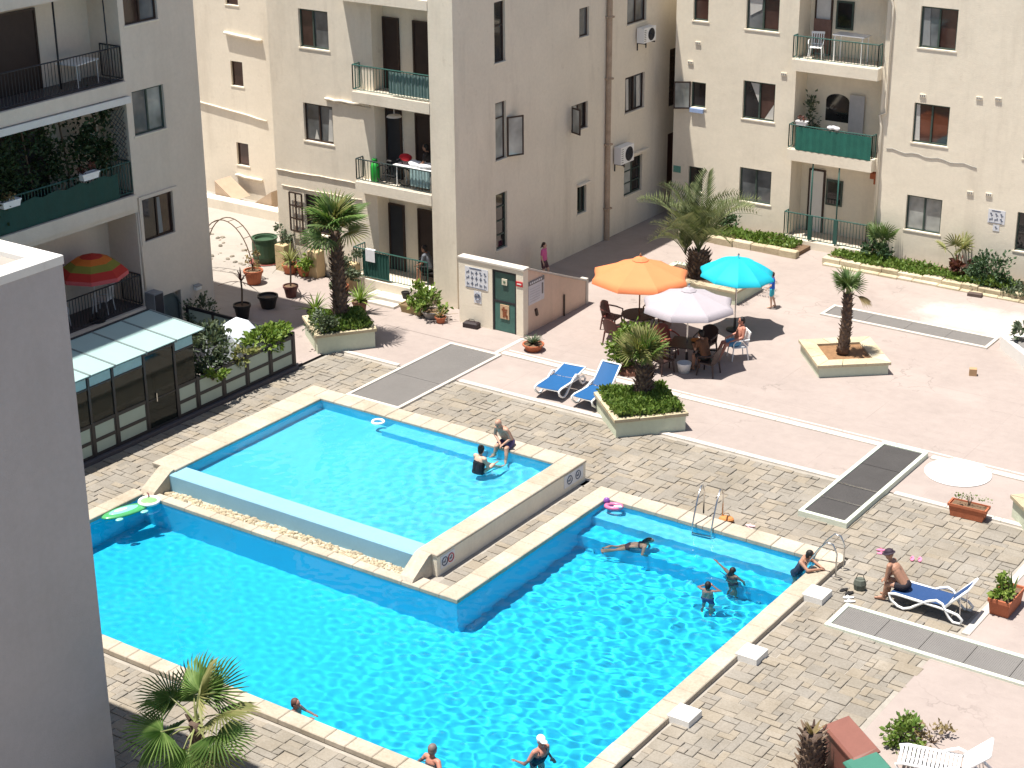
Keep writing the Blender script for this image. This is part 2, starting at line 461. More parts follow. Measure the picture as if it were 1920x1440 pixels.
# kerb lines painted white, each a long low step of stone lengths
def kerb(name, x0, x1, y0, y1, h=0.035, step=1.6):
    b = MB()
    L = max(x1 - x0, y1 - y0); n = max(1, round(L / step)); 
    for i in range(n):
        a0, a1 = i / n, (i + 1) / n
        dz = rnd.uniform(-0.004, 0.004)
        if x1 - x0 > y1 - y0: b.bev(x0 + (x1 - x0) * a0 + 0.004, x0 + (x1 - x0) * a1 - 0.004, y0, y1, -0.03, h + dz, 0.012)
        else: b.bev(x0, x1, y0 + (y1 - y0) * a0 + 0.004, y0 + (y1 - y0) * a1 - 0.004, -0.03, h + dz, 0.012)
    return struct(name, b, white_line)
kerb('kerb', -12.8, -10.25, 10.95, 11.10)
kerb('kerb', -7.95, 4.40, 10.95, 11.12)
kerb('kerb', 5.92, 10.2, 10.93, 11.10)
kerb('kerb', 10.05, 10.24, 5.15, 10.93)
kerb('kerb', -8.2, 4.40, 13.50, 13.72, 0.05)
kerb('kerb', 5.85, 16, 13.50, 13.72, 0.05)
kerb('kerb', -8.15, 16, 13.86, 13.93, 0.04)
kerb('kerb', -8.45, -8.30, 13.4, 15.0, 0.03)

# ------------------------------------------------------------------ stone paving, piece by piece
U = 0.188
occ = {}
pieces = []
def banned(x0, x1, y0, y1):
    def hit(a, b_, c, d): return x1 > a and x0 < b_ and y1 > c and y0 < d
    if hit(-10.45, 6.52, -6.02, 0.46) : 
        if not (x0 > -1.6 and x1 < -0.46 and y0 > 0.44): return True
    if hit(-0.46, 6.52, 0, 6.98): return True
    if hit(-10.44, -1.1, 0.2, 7.3): return True
    return False
for j in range(int((11.0 + 9.5) / U)):
    for i in range(int((10.1 + 12.6) / U)):
        if (i, j) in occ: continue
        x = -12.6 + i * U; y = -9.5 + j * U
        px, py, _ = project((x, y, 0))
        if not (-150 < px < 2070 and -100 < py < 1640): continue
        if x > 9.75 and y < 5: continue
        opts = [(2, 1), (1, 2), (2, 2), (3, 2), (2, 1), (3, 1), (1, 1), (2, 1), (2, 2)]
        rnd.shuffle(opts)
        for a, c in opts + [(1, 1)]:
            if any((i + p, j + q) in occ for p in range(a) for q in range(c)): continue
            x1 = x + a * U; y1 = y + c * U
            if x1 > 10.1 or y1 > 10.95: continue
            if banned(x, x1, y, y1): continue
            for p in range(a):
                for q in range(c): occ[(i + p, j + q)] = 1
            pieces.append((x, x1, y, y1))
            break
# narrow strip beside the paddling pool wall
def slab(mb, x0, x1, y0, y1, local=False):
    g = rnd.uniform(0.004, 0.010)
    z = rnd.uniform(-0.010, 0.016); t = [rnd.uniform(-0.010, 0.010) for _ in range(4)]
    jx = [rnd.uniform(-0.012, 0.012) for _ in range(8)]
    cs = [(x0 + g, y0 + g), (x1 - g, y0 + g), (x1 - g, y1 - g), (x0 + g, y1 - g)]
    cs = [(cx + jx[k] * 0.6, cy + jx[k + 4] * 0.6) for k, (cx, cy) in enumerate(cs)]
    mx = (x0 + x1) / 2; my = (y0 + y1) / 2
    v = [(cx, cy, -0.04) for cx, cy in cs] + [(cx + (mx - cx) * 0.0, cy, z - 0.008 + tt) for (cx, cy), tt in zip(cs, t)]
    bb = 0.012
    v += [(cx + (bb if cx < mx else -bb), cy + (bb if cy < my else -bb), z + tt) for (cx, cy), tt in zip(cs, t)]
    f = []
    for i in range(4):
        k = (i + 1) % 4
        f += [(i, k, 4 + k, 4 + i), (4 + i, 4 + k, 8 + k, 8 + i)]
    f.append((8, 9, 10, 11))
    mb.add(v, f)
def area(pc):
    x0, x1, y0, y1 = pc
    q = [project((x, y, 0)) for x, y in ((x0, y0), (x1, y0), (x1, y1), (x0, y1))]
    c = project(((x0 + x1) / 2, (y0 + y1) / 2, 0))
    if not (230 < c[0] < 1915 and 0 < c[1] < 1436): return 0
    return abs(sum(q[k][0] * q[(k + 1) % 4][1] - q[(k + 1) % 4][0] * q[k][1] for k in range(4))) / 2
pieces.sort(key=area, reverse=True)
for pc in pieces[:300]:
    b = MB(); slab(b, *pc)
    part('paving_stone', b, paver_mat, paving)
b = MB()
for pc in pieces[300:]: slab(b, *pc)
o = part('small_paving_stones', b, paver_mat, paving, kind='stuff')

# ------------------------------------------------------------------ main swimming pool
WZ = 0.02
px0, px1, py0, py1, nx0 = -10.0, 6.05, -5.63, 6.42, 0.05
DEPTH = -1.55
pool = thing('swimming_pool', 'large L-shaped swimming pool with bright blue floor and pale stone coping', 'pool', (0, -2, 0))
outline = [(px0, py0), (px1, py0), (px1, py1), (nx0, py1), (nx0, 0.0), (px0, 0.0)]
b = MB()
n = len(outline)
for i in range(n):
    (ax, ay), (bx, by) = outline[i], outline[(i + 1) % n]
    b.add([(ax, ay, DEPTH), (bx, by, DEPTH), (bx, by, 0.0), (ax, ay, 0.0)], [(3, 2, 1, 0)])
wall_o = part('pool_wall', b, pool_blue, pool)
b = MB()
b.add([(px0, py0, DEPTH), (px1, py0, DEPTH), (px1, 0, DEPTH), (px0, 0, DEPTH)], [(0, 1, 2, 3)])
b.add([(nx0, 0, DEPTH), (px1, 0, DEPTH), (px1, py1, DEPTH), (nx0, py1, DEPTH)], [(0, 1, 2, 3)])
floor_o = part('pool_floor', b, pool_blue, pool)
b = MB().box(nx0, px1, 5.74, py1, DEPTH + 0.01, -0.30)
s1 = part('underwater_step', b, pool_pale, pool)
b = MB().box(nx0, px1, 5.06, 5.74, DEPTH + 0.01, -0.78)
s2 = part('underwater_step', b, pool_blue, pool)
caustic_receivers = [wall_o, floor_o, s1, s2]
def coping_run(parent, x0, x1, y0, y1, z0, z1, step=0.62, bv=0.018):
    along_x = (x1 - x0) > (y1 - y0)
    L = (x1 - x0) if along_x else (y1 - y0)
    k = max(1, round(L / step))
    cuts = [0] + [(i + rnd.uniform(-0.12, 0.12)) / k for i in range(1, k)] + [1]
    for c0, c1 in zip(cuts, cuts[1:]):
        dz = rnd.uniform(-0.004, 0.004); g = 0.005; e = rnd.uniform(-0.003, 0.003)
        if along_x: bb = MB().bev(x0 + L * c0 + g, x0 + L * c1 - g, y0 + e, y1 + e, z0, z1 + dz, bv)
        else: bb = MB().bev(x0 + e, x1 + e, y0 + L * c0 + g, y0 + L * c1 - g, z0, z1 + dz, bv)
        part('coping_stone', bb, coping_mat, parent)
CZ = 0.12
coping_run(pool, -9.98, -1.55, -0.015, 0.26, 0.0, CZ, 0.8)
coping_run(pool, -1.55, -0.45, -0.015, 0.44, 0.0, CZ)
coping_run(pool, -0.45, 0.065, -0.015, 6.405, 0.0, CZ)
coping_run(pool, -0.45, 6.05, 6.405, 6.96, 0.0, CZ)
coping_run(pool, 6.035, 6.50, -6.02, 6.42, -0.04, CZ)
coping_run(pool, -10.4, 6.035, -6.02, -5.615, 0.0, CZ)
coping_run(pool, -10.42, -9.985, -5.615, 0.12, 0.0, CZ)
b = MB().prism([(6.05, 6.42), (6.5, 6.42), (6.52, 6.7), (6.46, 6.86), (6.32, 6.95), (6.05, 6.96)], 0.0, CZ)
part('coping_stone', b, coping_mat, pool)
b = MB()
b.box(-10.38, -10.02, -6.0, 0.1, -0.05, -0.002); b.box(-10.02, 6.48, -6.0, -5.65, -0.05, -0.002); b.box(6.07, 6.48, -5.65, 6.94, -0.05, -0.002)
b.box(-0.43, 6.07, 6.44, 6.94, -0.05, -0.002); b.box(-0.43, 0.03, 0.03, 6.44, -0.05, -0.002)
b.box(-10.02, 0.03, 0.03, 0.42, -0.05, -0.004)
part('coping_bed', b, mortar_mat, pool)
for y in (4.85, 1.66, -1.26):
    b = MB().bev(6.45, 6.96, y - 0.27, y + 0.27, -0.05, 0.17, 0.02)
    t = single('starting_block', b, white_paint, {4.85: 'white starting block beside the pool, nearest the far corner ladder', 1.66: 'white starting block in the middle of the right pool edge', -1.26: 'white starting block nearest the bottom of the picture on the right pool edge'}[y], 'starting block', (6.72, y, 0), group='white blocks along the right pool edge')

# water: a wavy sheet, calm at the left and choppy at the right
def waves(seed, n, lo, hi, steep):
    r = random.Random(seed); out = []
    for i in range(n):
        a = r.uniform(0, 2 * PI); lam = lo * (hi / lo) ** r.random(); k = 2 * PI / lam
        out.append((math.cos(a) * k, math.sin(a) * k, r.uniform(0, 6.28), steep / k))
    return out
def water_sheet(name, x0, x1, y0, y1, z, step, wv, amp, keep=None, rings=()):
    nx = int(round((x1 - x0) / step)); ny = int(round((y1 - y0) / step))
    X, Y = np.meshgrid(np.linspace(x0, x1, nx + 1), np.linspace(y0, y1, ny + 1))
    Z = np.zeros_like(X)
    for kx, ky, p, a in wv: Z += a * np.sin(kx * X + ky * Y + p)
    Z *= amp(X, Y)
    for cx, cy, lam, A, fall in rings:
        r = np.hypot(X - cx, Y - cy); Z += A * np.sin(2 * PI * r / lam) * np.exp(-r / fall) * np.clip(r / 0.3, 0, 1)
    Z += z
    vs = np.stack([X, Y, Z], -1).reshape(-1, 3)
    idx = np.arange((nx + 1) * (ny + 1)).reshape(ny + 1, nx + 1)
    q = np.stack([idx[:-1, :-1], idx[:-1, 1:], idx[1:, 1:], idx[1:, :-1]], -1).reshape(-1, 4)
    if keep is not None:
        cx = (X[:-1, :-1] + X[1:, 1:]).ravel() / 2; cy = (Y[:-1, :-1] + Y[1:, 1:]).ravel() / 2
        q = q[keep(cx, cy)]
    me = bpy.data.meshes.new(name)
    me.from_pydata(vs.tolist(), [], q.tolist())
    me.polygons.foreach_set('use_smooth', [True] * len(me.polygons))
    me.materials.append(water_mat)
    o = bpy.data.objects.new(name, me); C.objects.link(o); o['kind'] = 'structure'
    o.cycles.is_caustics_caster = True
    return o
water_mat = bpy.data.materials.new('pool_water'); water_mat.use_nodes = True
t = water_mat.node_tree; t.nodes.clear()
mo = t.nodes.new('ShaderNodeOutputMaterial'); gl = t.nodes.new('ShaderNodeBsdfGlass')
gl.inputs['IOR'].default_value = 1.33; gl.inputs['Roughness'].default_value = 0.0
gl.inputs['Color'].default_value = (0.93, 0.99, 1.0, 1)
t.links.new(gl.outputs[0], mo.inputs[0])
def sstep(a, b_, x):
    q = np.clip((x - a) / (b_ - a), 0, 1); return q * q * (3 - 2 * q)
main_w = waves(3, 64, 0.19, 0.60, 0.0172)
water_sheet('water', px0 - 0.01, px1 + 0.01, py0 - 0.01, py1 + 0.01, WZ, 0.031, main_w,
            lambda X, Y: 0.12 + 0.42 * sstep(-5.0, 3.5, X + 0.25 * Y),
            keep=lambda x, y: ~((x < nx0 - 0.01) & (y > 0.01)),
            rings=((2.15, 5.55, 0.34, 0.008, 0.6), (4.5, 4.9, 0.3, 0.008, 0.6), (4.42, 3.85, 0.3, 0.008, 0.6), (4.95, -4.0, 0.33, 0.009, 0.7), (3.4, -5.36, 0.33, 0.007, 0.6), (-0.1, -5.4, 0.3, 0.006, 0.5)))
# ------------------------------------------------------------------ raised paddling pool
kid = thing('paddling_pool', 'raised rectangular paddling pool with blue weir edge and stone rim', 'pool', (-5.7, 4, 0))
KX0, KX1, KY0, KY1 = -10.42, -1.12, 0.66, 7.28
ix0, ix1, iy0, iy1 = -9.62, -1.67, 1.26, 6.68
KF = -0.12
b = MB()
b.box(KX0, ix0 - 0.012, 0.86, KY1, -0.05, 0.50); b.box(ix1 + 0.012, KX1, 0.82, KY1, -0.05, 0.50); b.box(ix0 - 0.012, ix1 + 0.012, iy1 + 0.012, KY1, -0.05, 0.50)
part('outer_wall', b, cream2, kid)
b = MB()
b.box(ix0 - 0.01, ix1 + 0.01, iy0 - 0.02, iy1 + 0.01, KF - 0.1, KF)
b.add([(ix0, iy0, KF), (ix0, iy1, KF), (ix0, iy1, 0.5), (ix0, iy0, 0.5)], [(0, 1, 2, 3)])
b.add([(ix1, iy0, KF), (ix1, iy1, KF), (ix1, iy1, 0.5), (ix1, iy0, 0.5)], [(3, 2, 1, 0)])
b.add([(ix0, iy1, KF), (ix1, iy1, KF), (ix1, iy1, 0.5), (ix0, iy1, 0.5)], [(0, 1, 2, 3)])
kf = part('pool_lining', b, kid_blue, kid)
b = MB().bev(ix0 - 0.02, ix1 + 0.02, KY0, iy0, 0.0, 0.495, 0.03)
kw = part('weir', b, weir_blue, kid, label='pale blue overflow weir along the front of the paddling pool')
b = MB().box(-7.0, -3.85, 6.12, iy1 - 0.002, KF + 0.002, 0.24)
kb = part('underwater_bench', b, pool_pale, kid)
caustic_receivers += [kf, kw, kb]
KZ = 0.57
coping_run(kid, KX0 - 0.02, ix0 + 0.02, 0.84, 6.66, 0.50, KZ)
coping_run(kid, ix1 - 0.02, KX1 + 0.02, 0.80, 6.66, 0.50, KZ)
coping_run(kid, KX0 - 0.02, KX1 + 0.02, 6.66, KY1 + 0.02, 0.50, KZ)
for x0, x1, yt in ((-10.1, -9.64, 0.84), (-1.66, -1.26, 0.80)):
    v = []
    for x in (x0, x1):
        v += [(x, yt, 0.0), (x, yt, 0.57), (x, yt - 0.12, 0.55), (x, 0.10, 0.20), (x, 0.04, 0.122), (x, 0.04, 0.0)]
    k = 6
    f = [tuple(range(k)), tuple(range(2 * k - 1, k - 1, -1))] + [(i, k + i, k + (i + 1) % k, (i + 1) % k) for i in range(k)]
    part('sloping_cheek', MB().add(v, f), coping_mat, kid)
water_sheet('water', ix0 - 0.01, ix1 + 0.01, iy0 - 0.02, iy1 + 0.01, 0.492, 0.035, waves(5, 44, 0.22, 0.7, 0.02),
            lambda X, Y: 0.12 + 0.6 * sstep(-7.5, -3.0, X), rings=((-3.17, 5.41, 0.42, 0.011, 1.5), (-3.0, 6.2, 0.33, 0.006, 0.9)))
# pebbles between weir and coping
peb = MB()
peb.box(-9.6, -1.6, 0.262, 0.70, -0.05, 0.03)
for i in range(620):
    x = rnd.uniform(-9.6, -1.66); y = rnd.uniform(0.30, 0.63); r = rnd.uniform(0.03, 0.075)
    peb.ell((x, y, 0.035 + rnd.uniform(-0.01, 0.02)), (r * rnd.uniform(1, 1.6), r * rnd.uniform(0.6, 1), r * 0.6), 6, 4, rz(rnd.uniform(0, PI)))
o = bpy.data.objects.new('pebbles', peb.mesh('pebbles', pebble_mat)); C.objects.link(o); o['kind'] = 'stuff'; o['label'] = 'strip of tan pebbles along the foot of the paddling pool weir'; o['category'] = 'pebbles'

# ------------------------------------------------------------------ ventilation grates
def grate(label, x0, x1, y0, y1, panels, m=None, h=0.06, along='y', frame_m=None, bars=False):
    t = thing('ventilation_grate', label, 'grate', ((x0 + x1) / 2, (y0 + y1) / 2, 0), group='ventilation grates in the pool yard')
    w_ = 0.11
    b = MB()
    b.bev(x0 - w_, x1 + w_, y0 - w_, y0, -0.05, h, 0.01); b.bev(x0 - w_, x1 + w_, y1, y1 + w_, -0.05, h, 0.01)
    b.bev(x0 - w_, x0, y0, y1, -0.05, h - 0.002, 0.01); b.bev(x1, x1 + w_, y0, y1, -0.05, h - 0.002, 0.01)
    part('kerb_frame', b, frame_m or white_line, t)
    for i in range(len(panels) - 1):
        a, c = panels[i] + 0.012, panels[i + 1] - 0.012
        bb = MB()
        if along == 'y': bb.box(x0 + 0.01, x1 - 0.01, y0 + (y1 - y0) * panels[i] + 0.012, y0 + (y1 - y0) * panels[i + 1] - 0.012, -0.05, h - 0.03)
        else: bb.box(x0 + (x1 - x0) * panels[i] + 0.008, x0 + (x1 - x0) * panels[i + 1] - 0.008, y0 + 0.01, y1 - 0.01, -0.05, h - 0.03)
        # thin ribs across the panel
        if along == 'y':
            yy = y0 + (y1 - y0) * panels[i] + 0.03
            while yy < y0 + (y1 - y0) * panels[i + 1] - 0.03:
                bb.box(x0 + 0.015, x1 - 0.015, yy, yy + 0.012, h - 0.03, h - 0.025, False); yy += 0.045
        else:
            xx = x0 + (x1 - x0) * panels[i] + 0.03
            while xx < x0 + (x1 - x0) * panels[i + 1] - 0.03:
                bb.box(xx, xx + 0.012, y0 + 0.015, y1 - 0.015, h - 0.03, h - 0.025, False); xx += 0.045
        part('grate_panel', bb, m or grate_mat, t)
    if bars:
        for q in bars:
            part('divider_bar', MB().box(x0, x1, y0 + (y1 - y0) * q - 0.03, y0 + (y1 - y0) * q + 0.03, -0.02, h - 0.005), steel, t)
    return t
mint = plaster('mint_render', (0.62, 0.66, 0.55), (0.45, 0.42, 0.34), 0.25)
grate('wide grey grate between the paddling pool and the green door', -9.95, -8.2, 8.35, 13.3, [0, 0.42, 1])
grate('dark grate in four panels with a raised mint frame, right of the planter palm', 4.56, 5.66, 8.55, 13.45, [0, 0.2, 0.4, 0.7, 1], grate_dark, 0.16, frame_m=mint, bars=(0.2, 0.4))
grate('long grey grate below the man on the lounger', 7.52, 16.0, 3.86, 4.80, [0, 0.12, 0.24, 0.36, 0.48, 0.6, 1], None, 0.07, 'x', mint)
grate('long grey grate on the upper terrace behind the square palm planter', -1.45, 4.0, 22.3, 23.15, [0, 0.25, 0.5, 0.75, 1], None, 0.07, 'x')

b = MB().lathe([(0.86, -0.02), (0.87, 0.03), (0.84, 0.045), (0.1, 0.055)], (6.82, 13.05, 0), 40)
single('tank_cover', b, white_paint, 'round white painted tank cover flat on the terrace', 'tank cover', (6.82, 13.05, 0))
# ------------------------------------------------------------------ building helpers
# a facade lies in a plane: axis 'y' = wall facing -Y at y = p (u is x), axis 'x' = wall facing +X at x = p (u is y)
def P(axis, p, u, z, d=0.0):
    """point at u, z, a depth d behind the face"""
    return (u, p + d, z) if axis == 'y' else (p - d, u, z)
def fbox(mb, axis, p, u0, u1, z0, z1, d0, d1):
    if axis == 'y': mb.box(u0, u1, p + d0, p + d1, z0, z1)
    else: mb.box(p - d1, p - d0, u0, u1, z0, z1)
def facade(mb, axis, p, u0, u1, z0, z1, holes):
    """face with rectangular holes (u0,u1,z0,z1,depth) and reveals"""
    us = sorted({u0, u1, *[h[0] for h in holes], *[h[1] for h in holes]}); zs = sorted({z0, z1, *[h[2] for h in holes], *[h[3] for h in holes]})
    us = [u for u in us if u0 <= u <= u1]; zs = [z for z in zs if z0 <= z <= z1]
    for a, b_ in zip(us, us[1:]):
        for c, d in zip(zs, zs[1:]):
            um, zm = (a + b_) / 2, (c + d) / 2
            if any(h[0] < um < h[1] and h[2] < zm < h[3] for h in holes): continue
            mb.add([P(axis, p, a, c), P(axis, p, b_, c), P(axis, p, b_, d), P(axis, p, a, d)], [(0, 1, 2, 3)])
    for a, b_, c, d, dep in holes:
        q = [(a, c), (b_, c), (b_, d), (a, d)]
        for i in range(4):
            (ua, za), (ub, zb) = q[i], q[(i + 1) % 4]
            mb.add([P(axis, p, ua, za), P(axis, p, ub, zb), P(axis, p, ub, zb, dep), P(axis, p, ua, za, dep)], [(3, 2, 1, 0)])
        mb.add([P(axis, p, a, c, dep), P(axis, p, b_, c, dep), P(axis, p, b_, d, dep), P(axis, p, a, d, dep)], [(0, 1, 2, 3)])
def window(bld, axis, p, u0, u1, z0, z1, frame, panes, depth=0.14, split=(0.5,), sill=True, hbars=()):
    """frame with mullions as the part, each pane a sub-part; the hole is cut by facade()"""
    f = 0.055; d0, d1 = depth - 0.055, depth - 0.005
    b = MB()
    fbox(b, axis, p, u0 + 0.002, u1 - 0.002, z0 + 0.002, z0 + f, d0, d1); fbox(b, axis, p, u0 + 0.002, u1 - 0.002, z1 - f, z1 - 0.002, d0, d1)
    fbox(b, axis, p, u0 + 0.002, u0 + f, z0 + f, z1 - f, d0, d1); fbox(b, axis, p, u1 - f, u1 - 0.002, z0 + f, z1 - f, d0, d1)
    us = [u0 + f] + [u0 + (u1 - u0) * s for s in split] + [u1 - f]
    for u in us[1:-1]: fbox(b, axis, p, u - 0.028, u + 0.028, z0 + f, z1 - f, d0 - 0.012, d1 - 0.01)
    for q in hbars:
        z = z0 + (z1 - z0) * q; fbox(b, axis, p, u0 + f, u1 - f, z - 0.02, z + 0.02, d0 - 0.006, d1 - 0.012)
    o = part('window', b, frame, bld)
    for i in range(len(us) - 1):
        g = MB(); dd = 0.018 * (i % 2)
        fbox(g, axis, p, us[i] + 0.002, us[i + 1] - 0.002, z0 + f, z1 - f, d0 + 0.022 + dd, d0 + 0.03 + dd)
        part('pane', g, panes[i % len(panes)], o)
    if sill:
        g = MB(); fbox(g, axis, p, u0 - 0.05, u1 + 0.05, z0 - 0.05, z0 - 0.004, -0.02, 0.02)
        part('sill', g, cream2, o)
    return o
def railing(axis, p, u0, u1, z0, z1, d=0.0, gap=0.11, ends=(0, 0), bar=0.011, top=0.022):
    """bars between rails at depth d; ends = depth of return railings"""
    b = MB()
    def run(a, c):
        b.tube([a[1], c[1]], top, 6); b.tube([a[0], c[0]], top * 0.7, 6)
        L = (Vector(a[1]) - Vector(c[1])).length; n = max(2, round(L / gap))
        for i in range(n + 1):
            t_ = i / n
            b.tube([Vector(a[0]).lerp(Vector(c[0]), t_), Vector(a[1]).lerp(Vector(c[1]), t_)], bar if 0 < i < n else top, 5, cap=False)
    lo = z0 + 0.08
    A = (P(axis, p, u0, lo, d), P(axis, p, u0, z1, d)); B = (P(axis, p, u1, lo, d), P(axis, p, u1, z1, d))
    run(A, B)
    for k, (u, e) in enumerate(((u0, ends[0]), (u1, ends[1]))):
        if e: run((P(axis, p, u, lo, d), P(axis, p, u, z1, d)), (P(axis, p, u, lo, d + e), P(axis, p, u, z1, d + e)))
    return b
def door(bld, axis, p, u0, u1, z0, z1, d, m, parent=None):
    b = MB()
    fbox(b, axis, p, u0, u1, z0, z1, d - 0.05, d - 0.004)
    o = part('door', b, m, parent or bld)
    g = MB(); f = 0.06
    fbox(g, axis, p, u0 - f, u0 - 0.001, z0, z1 + f, d - 0.08, d - 0.002); fbox(g, axis, p, u1 + 0.001, u1 + f, z0, z1 + f, d - 0.08, d - 0.002); fbox(g, axis, p, u0, u1, z1 + 0.001, z1 + f, d - 0.08, d - 0.002)
    part('door_frame', g, frame_brown, o)
    return o
def pipe(bld, pts, r, m, name='pipe'):
    return part(name, MB().tube(pts, r, 7), m, bld, True)
def ac_unit(bldlabel, axis, p, u0, u1, z0, z1):
    """outdoor unit on brackets: casing, fan grille, bracket"""
    c = P(axis, p, (u0 + u1) / 2, z0, -0.2)
    t = thing('air_conditioner', bldlabel, 'air conditioner', c, group='air conditioner units on the shaded wall')
    b = MB(); fbox(b, axis, p, u0, u1, z0, z1, -0.36, -0.06); part('casing', b, white_plastic, t)
    g = MB(); um = u0 + (u1 - u0) * 0.62; zm = (z0 + z1) / 2; r = (z1 - z0) * 0.40
    for k in (1.0, 0.75, 0.5, 0.25):
        g.tube([P(axis, p, um + r * k * math.cos(a * PI / 10), zm + r * k * math.sin(a * PI / 10), -0.372) for a in range(20)], 0.012, 4, closed=True)
    for a in range(4): g.tube([P(axis, p, um - r * math.cos(a * PI / 4), zm - r * math.sin(a * PI / 4), -0.372), P(axis, p, um + r * math.cos(a * PI / 4), zm + r * math.sin(a * PI / 4), -0.372)], 0.008, 4)
    part('fan_grille', g, black_metal, t)
    k = MB().add([P(axis, p, um + r * 0.97 * math.cos(a * PI / 8), zm + r * 0.97 * math.sin(a * PI / 8), -0.363) for a in range(16)], [tuple(range(16))])
    part('fan_opening', k, mat('fan_shadow', (0.05, 0.05, 0.055), 0.6), t)
    s = MB()
    for i in range(7):
        z = z0 + 0.08 + i * (z1 - z0 - 0.16) / 6; fbox(s, axis, p, u0 + 0.03, u0 + 0.17, z - 0.012, z + 0.012, -0.366, -0.361)
    part('side_vent', s, mat('vent_grey', (0.2, 0.2, 0.2), 0.6), t)
    br = MB()
    for u in (u0 + 0.12, u1 - 0.12):
        fbox(br, axis, p, u - 0.015, u + 0.015, z0 - 0.05, z0 - 0.004, -0.4, -0.002); fbox(br, axis, p, u - 0.015, u + 0.015, z0 - 0.3, z0 - 0.05, -0.04, -0.002)
    part('bracket', br, black_metal, t)
    return t

# ------------------------------------------------------------------ left apartment building (face towards +X)
LX = -17.7
LB = thing('apartment_building', 'pale grey shaded apartment building with plant-filled balconies behind the glass fence', 'building', (LX, 5, 0), group=None)
lw = [(8.02, 9.37, 10.05, 11.45), (8.05, 9.36, 6.73, 8.08), (8.08, 9.39, 3.40, 4.74)]
lh = [(*q, 0.16) for q in lw]
LY0, LY1 = 0.2, 7.80
log = [(8.47, 11.15), (5.00, 8.03), (1.42, 4.42)]
lh += [(LY0, LY1, a, c, 1.3) for a, c in log] + [(8.32, 9.40, 0.06, 1.5, 0.25)]
b = MB()
facade(b, 'x', LX, -9.0, 10.88, -0.05, 15.5, lh)
b.add([(LX, 10.88, -0.05), (LX - 9, 10.88, -0.05), (LX - 9, 10.88, 15.5), (LX, 10.88, 15.5)], [(0, 1, 2, 3)])
b.add([(LX, -9, 15.5), (LX, 10.88, 15.5), (LX - 9, 10.88, 15.5), (LX - 9, -9, 15.5)], [(0, 1, 2, 3)])
b.add([(LX, -9, -0.05), (LX - 9, -9, -0.05), (LX - 9, -9, 15.5), (LX, -9, 15.5)], [(3, 2, 1, 0)])
b.add([(LX - 9, -9, -0.05), (LX - 9, 10.88, -0.05), (LX - 9, 10.88, 15.5), (LX - 9, -9, 15.5)], [(3, 2, 1, 0)])
part('wall', b, cream3, LB)
part('penthouse', MB().box(LX - 8, LX - 0.01, -8.9, 2.4, 15.5, 25.0), cream3, LB)
window(LB, 'x', LX, *lw[0], frame_brown, [glass_brown, glass_grey])
window(LB, 'x', LX, *lw[1], frame_green, [glass_grey, glass_pale])
window(LB, 'x', LX, *lw[2], frame_brown, [glass_dark, glass_brown], sill=False)
b = MB(); fbox(b, 'x', LX, 8.0, 9.55, 4.76, 4.86, -0.06, 0.0); fbox(b, 'x', LX, 7.92, 8.04, 3.3, 4.86, -0.05, 0.0)
part('window_surround', b, cream3, LB)
# arched garden door
b = MB(); k = 10
pts = [(8.36, 0.06), (9.36, 0.06)] + [(8.86 + 0.5 * math.cos(PI * i / k), 1.05 + 0.42 * math.sin(PI * i / k)) for i in range(k + 1)]
b.add([P('x', LX, u, z, 0.10) for u, z in pts], [tuple(range(len(pts)))])
b.tube([P('x', LX, u, z, 0.06) for u, z in pts[1:] + pts[:1]], 0.035, 5)
part('arched_door', b, mat('grey_green_shutter', (0.10, 0.13, 0.13), 0.5), LB)
# balconies
green_sheet = mat('green_screen_cloth', (0.012, 0.062, 0.05), 0.7, 0.2, 3.0, 0.3)
for i, (zf, zt) in enumerate(log):
    b = MB(); fbox(b, 'x', LX, LY0, LY1, zf - 0.42, zf - 0.003, -0.09, 0.0)
    if i == 0: b.v = b.v
    bal = part('balcony', b, cream3, LB)
    rail = railing('x', LX, LY0, LY1 - 0.03, zf, zf + 1.02, 0.03, 0.12, (0, 0.85))
    part('railing', rail, black_metal if i != 1 else green_metal, bal)
    b = MB(); fbox(b, 'x', LX, LY0, LY1, zf - 0.002, zf + 0.004, 0.02, 1.29)
    part('balcony_floor', b, mat('dark_floor_tile', (0.10, 0.085, 0.085), 0.5), bal)
door(LB, 'x', LX, 2.6, 5.72, 8.48, 10.75, 1.3, door_dark)
door(LB, 'x', LX, 2.2, 4.4, 1.43, 3.7, 1.3, door_dark)
door(LB, 'x', LX, 3.4, 5.6, 5.01, 7.3, 1.3, door_navy)
b = MB(); fbox(b, 'x', LX, LY0, LY1 + 0.06, 7.82, 8.02, -0.16, 0.02)
part('awning_box', b, white_paint, LB, label='white roller awning box above the plant-filled balcony')
pipe(LB, [P('x', LX, 7.25, 8.5, -0.03), P('x', LX, 7.22, 11.1, -0.03)], 0.022, black_metal)
pipe(LB, [P('x', LX, 5.9, 8.5, 0.6), P('x', LX, 5.9, 11.1, 0.6)], 0.03, black_metal)
pipe(LB, [P('x', LX, 7.9, 1.9, -0.03), P('x', LX, 7.86, 4.4, -0.03)], 0.03, cream3, 'cable')
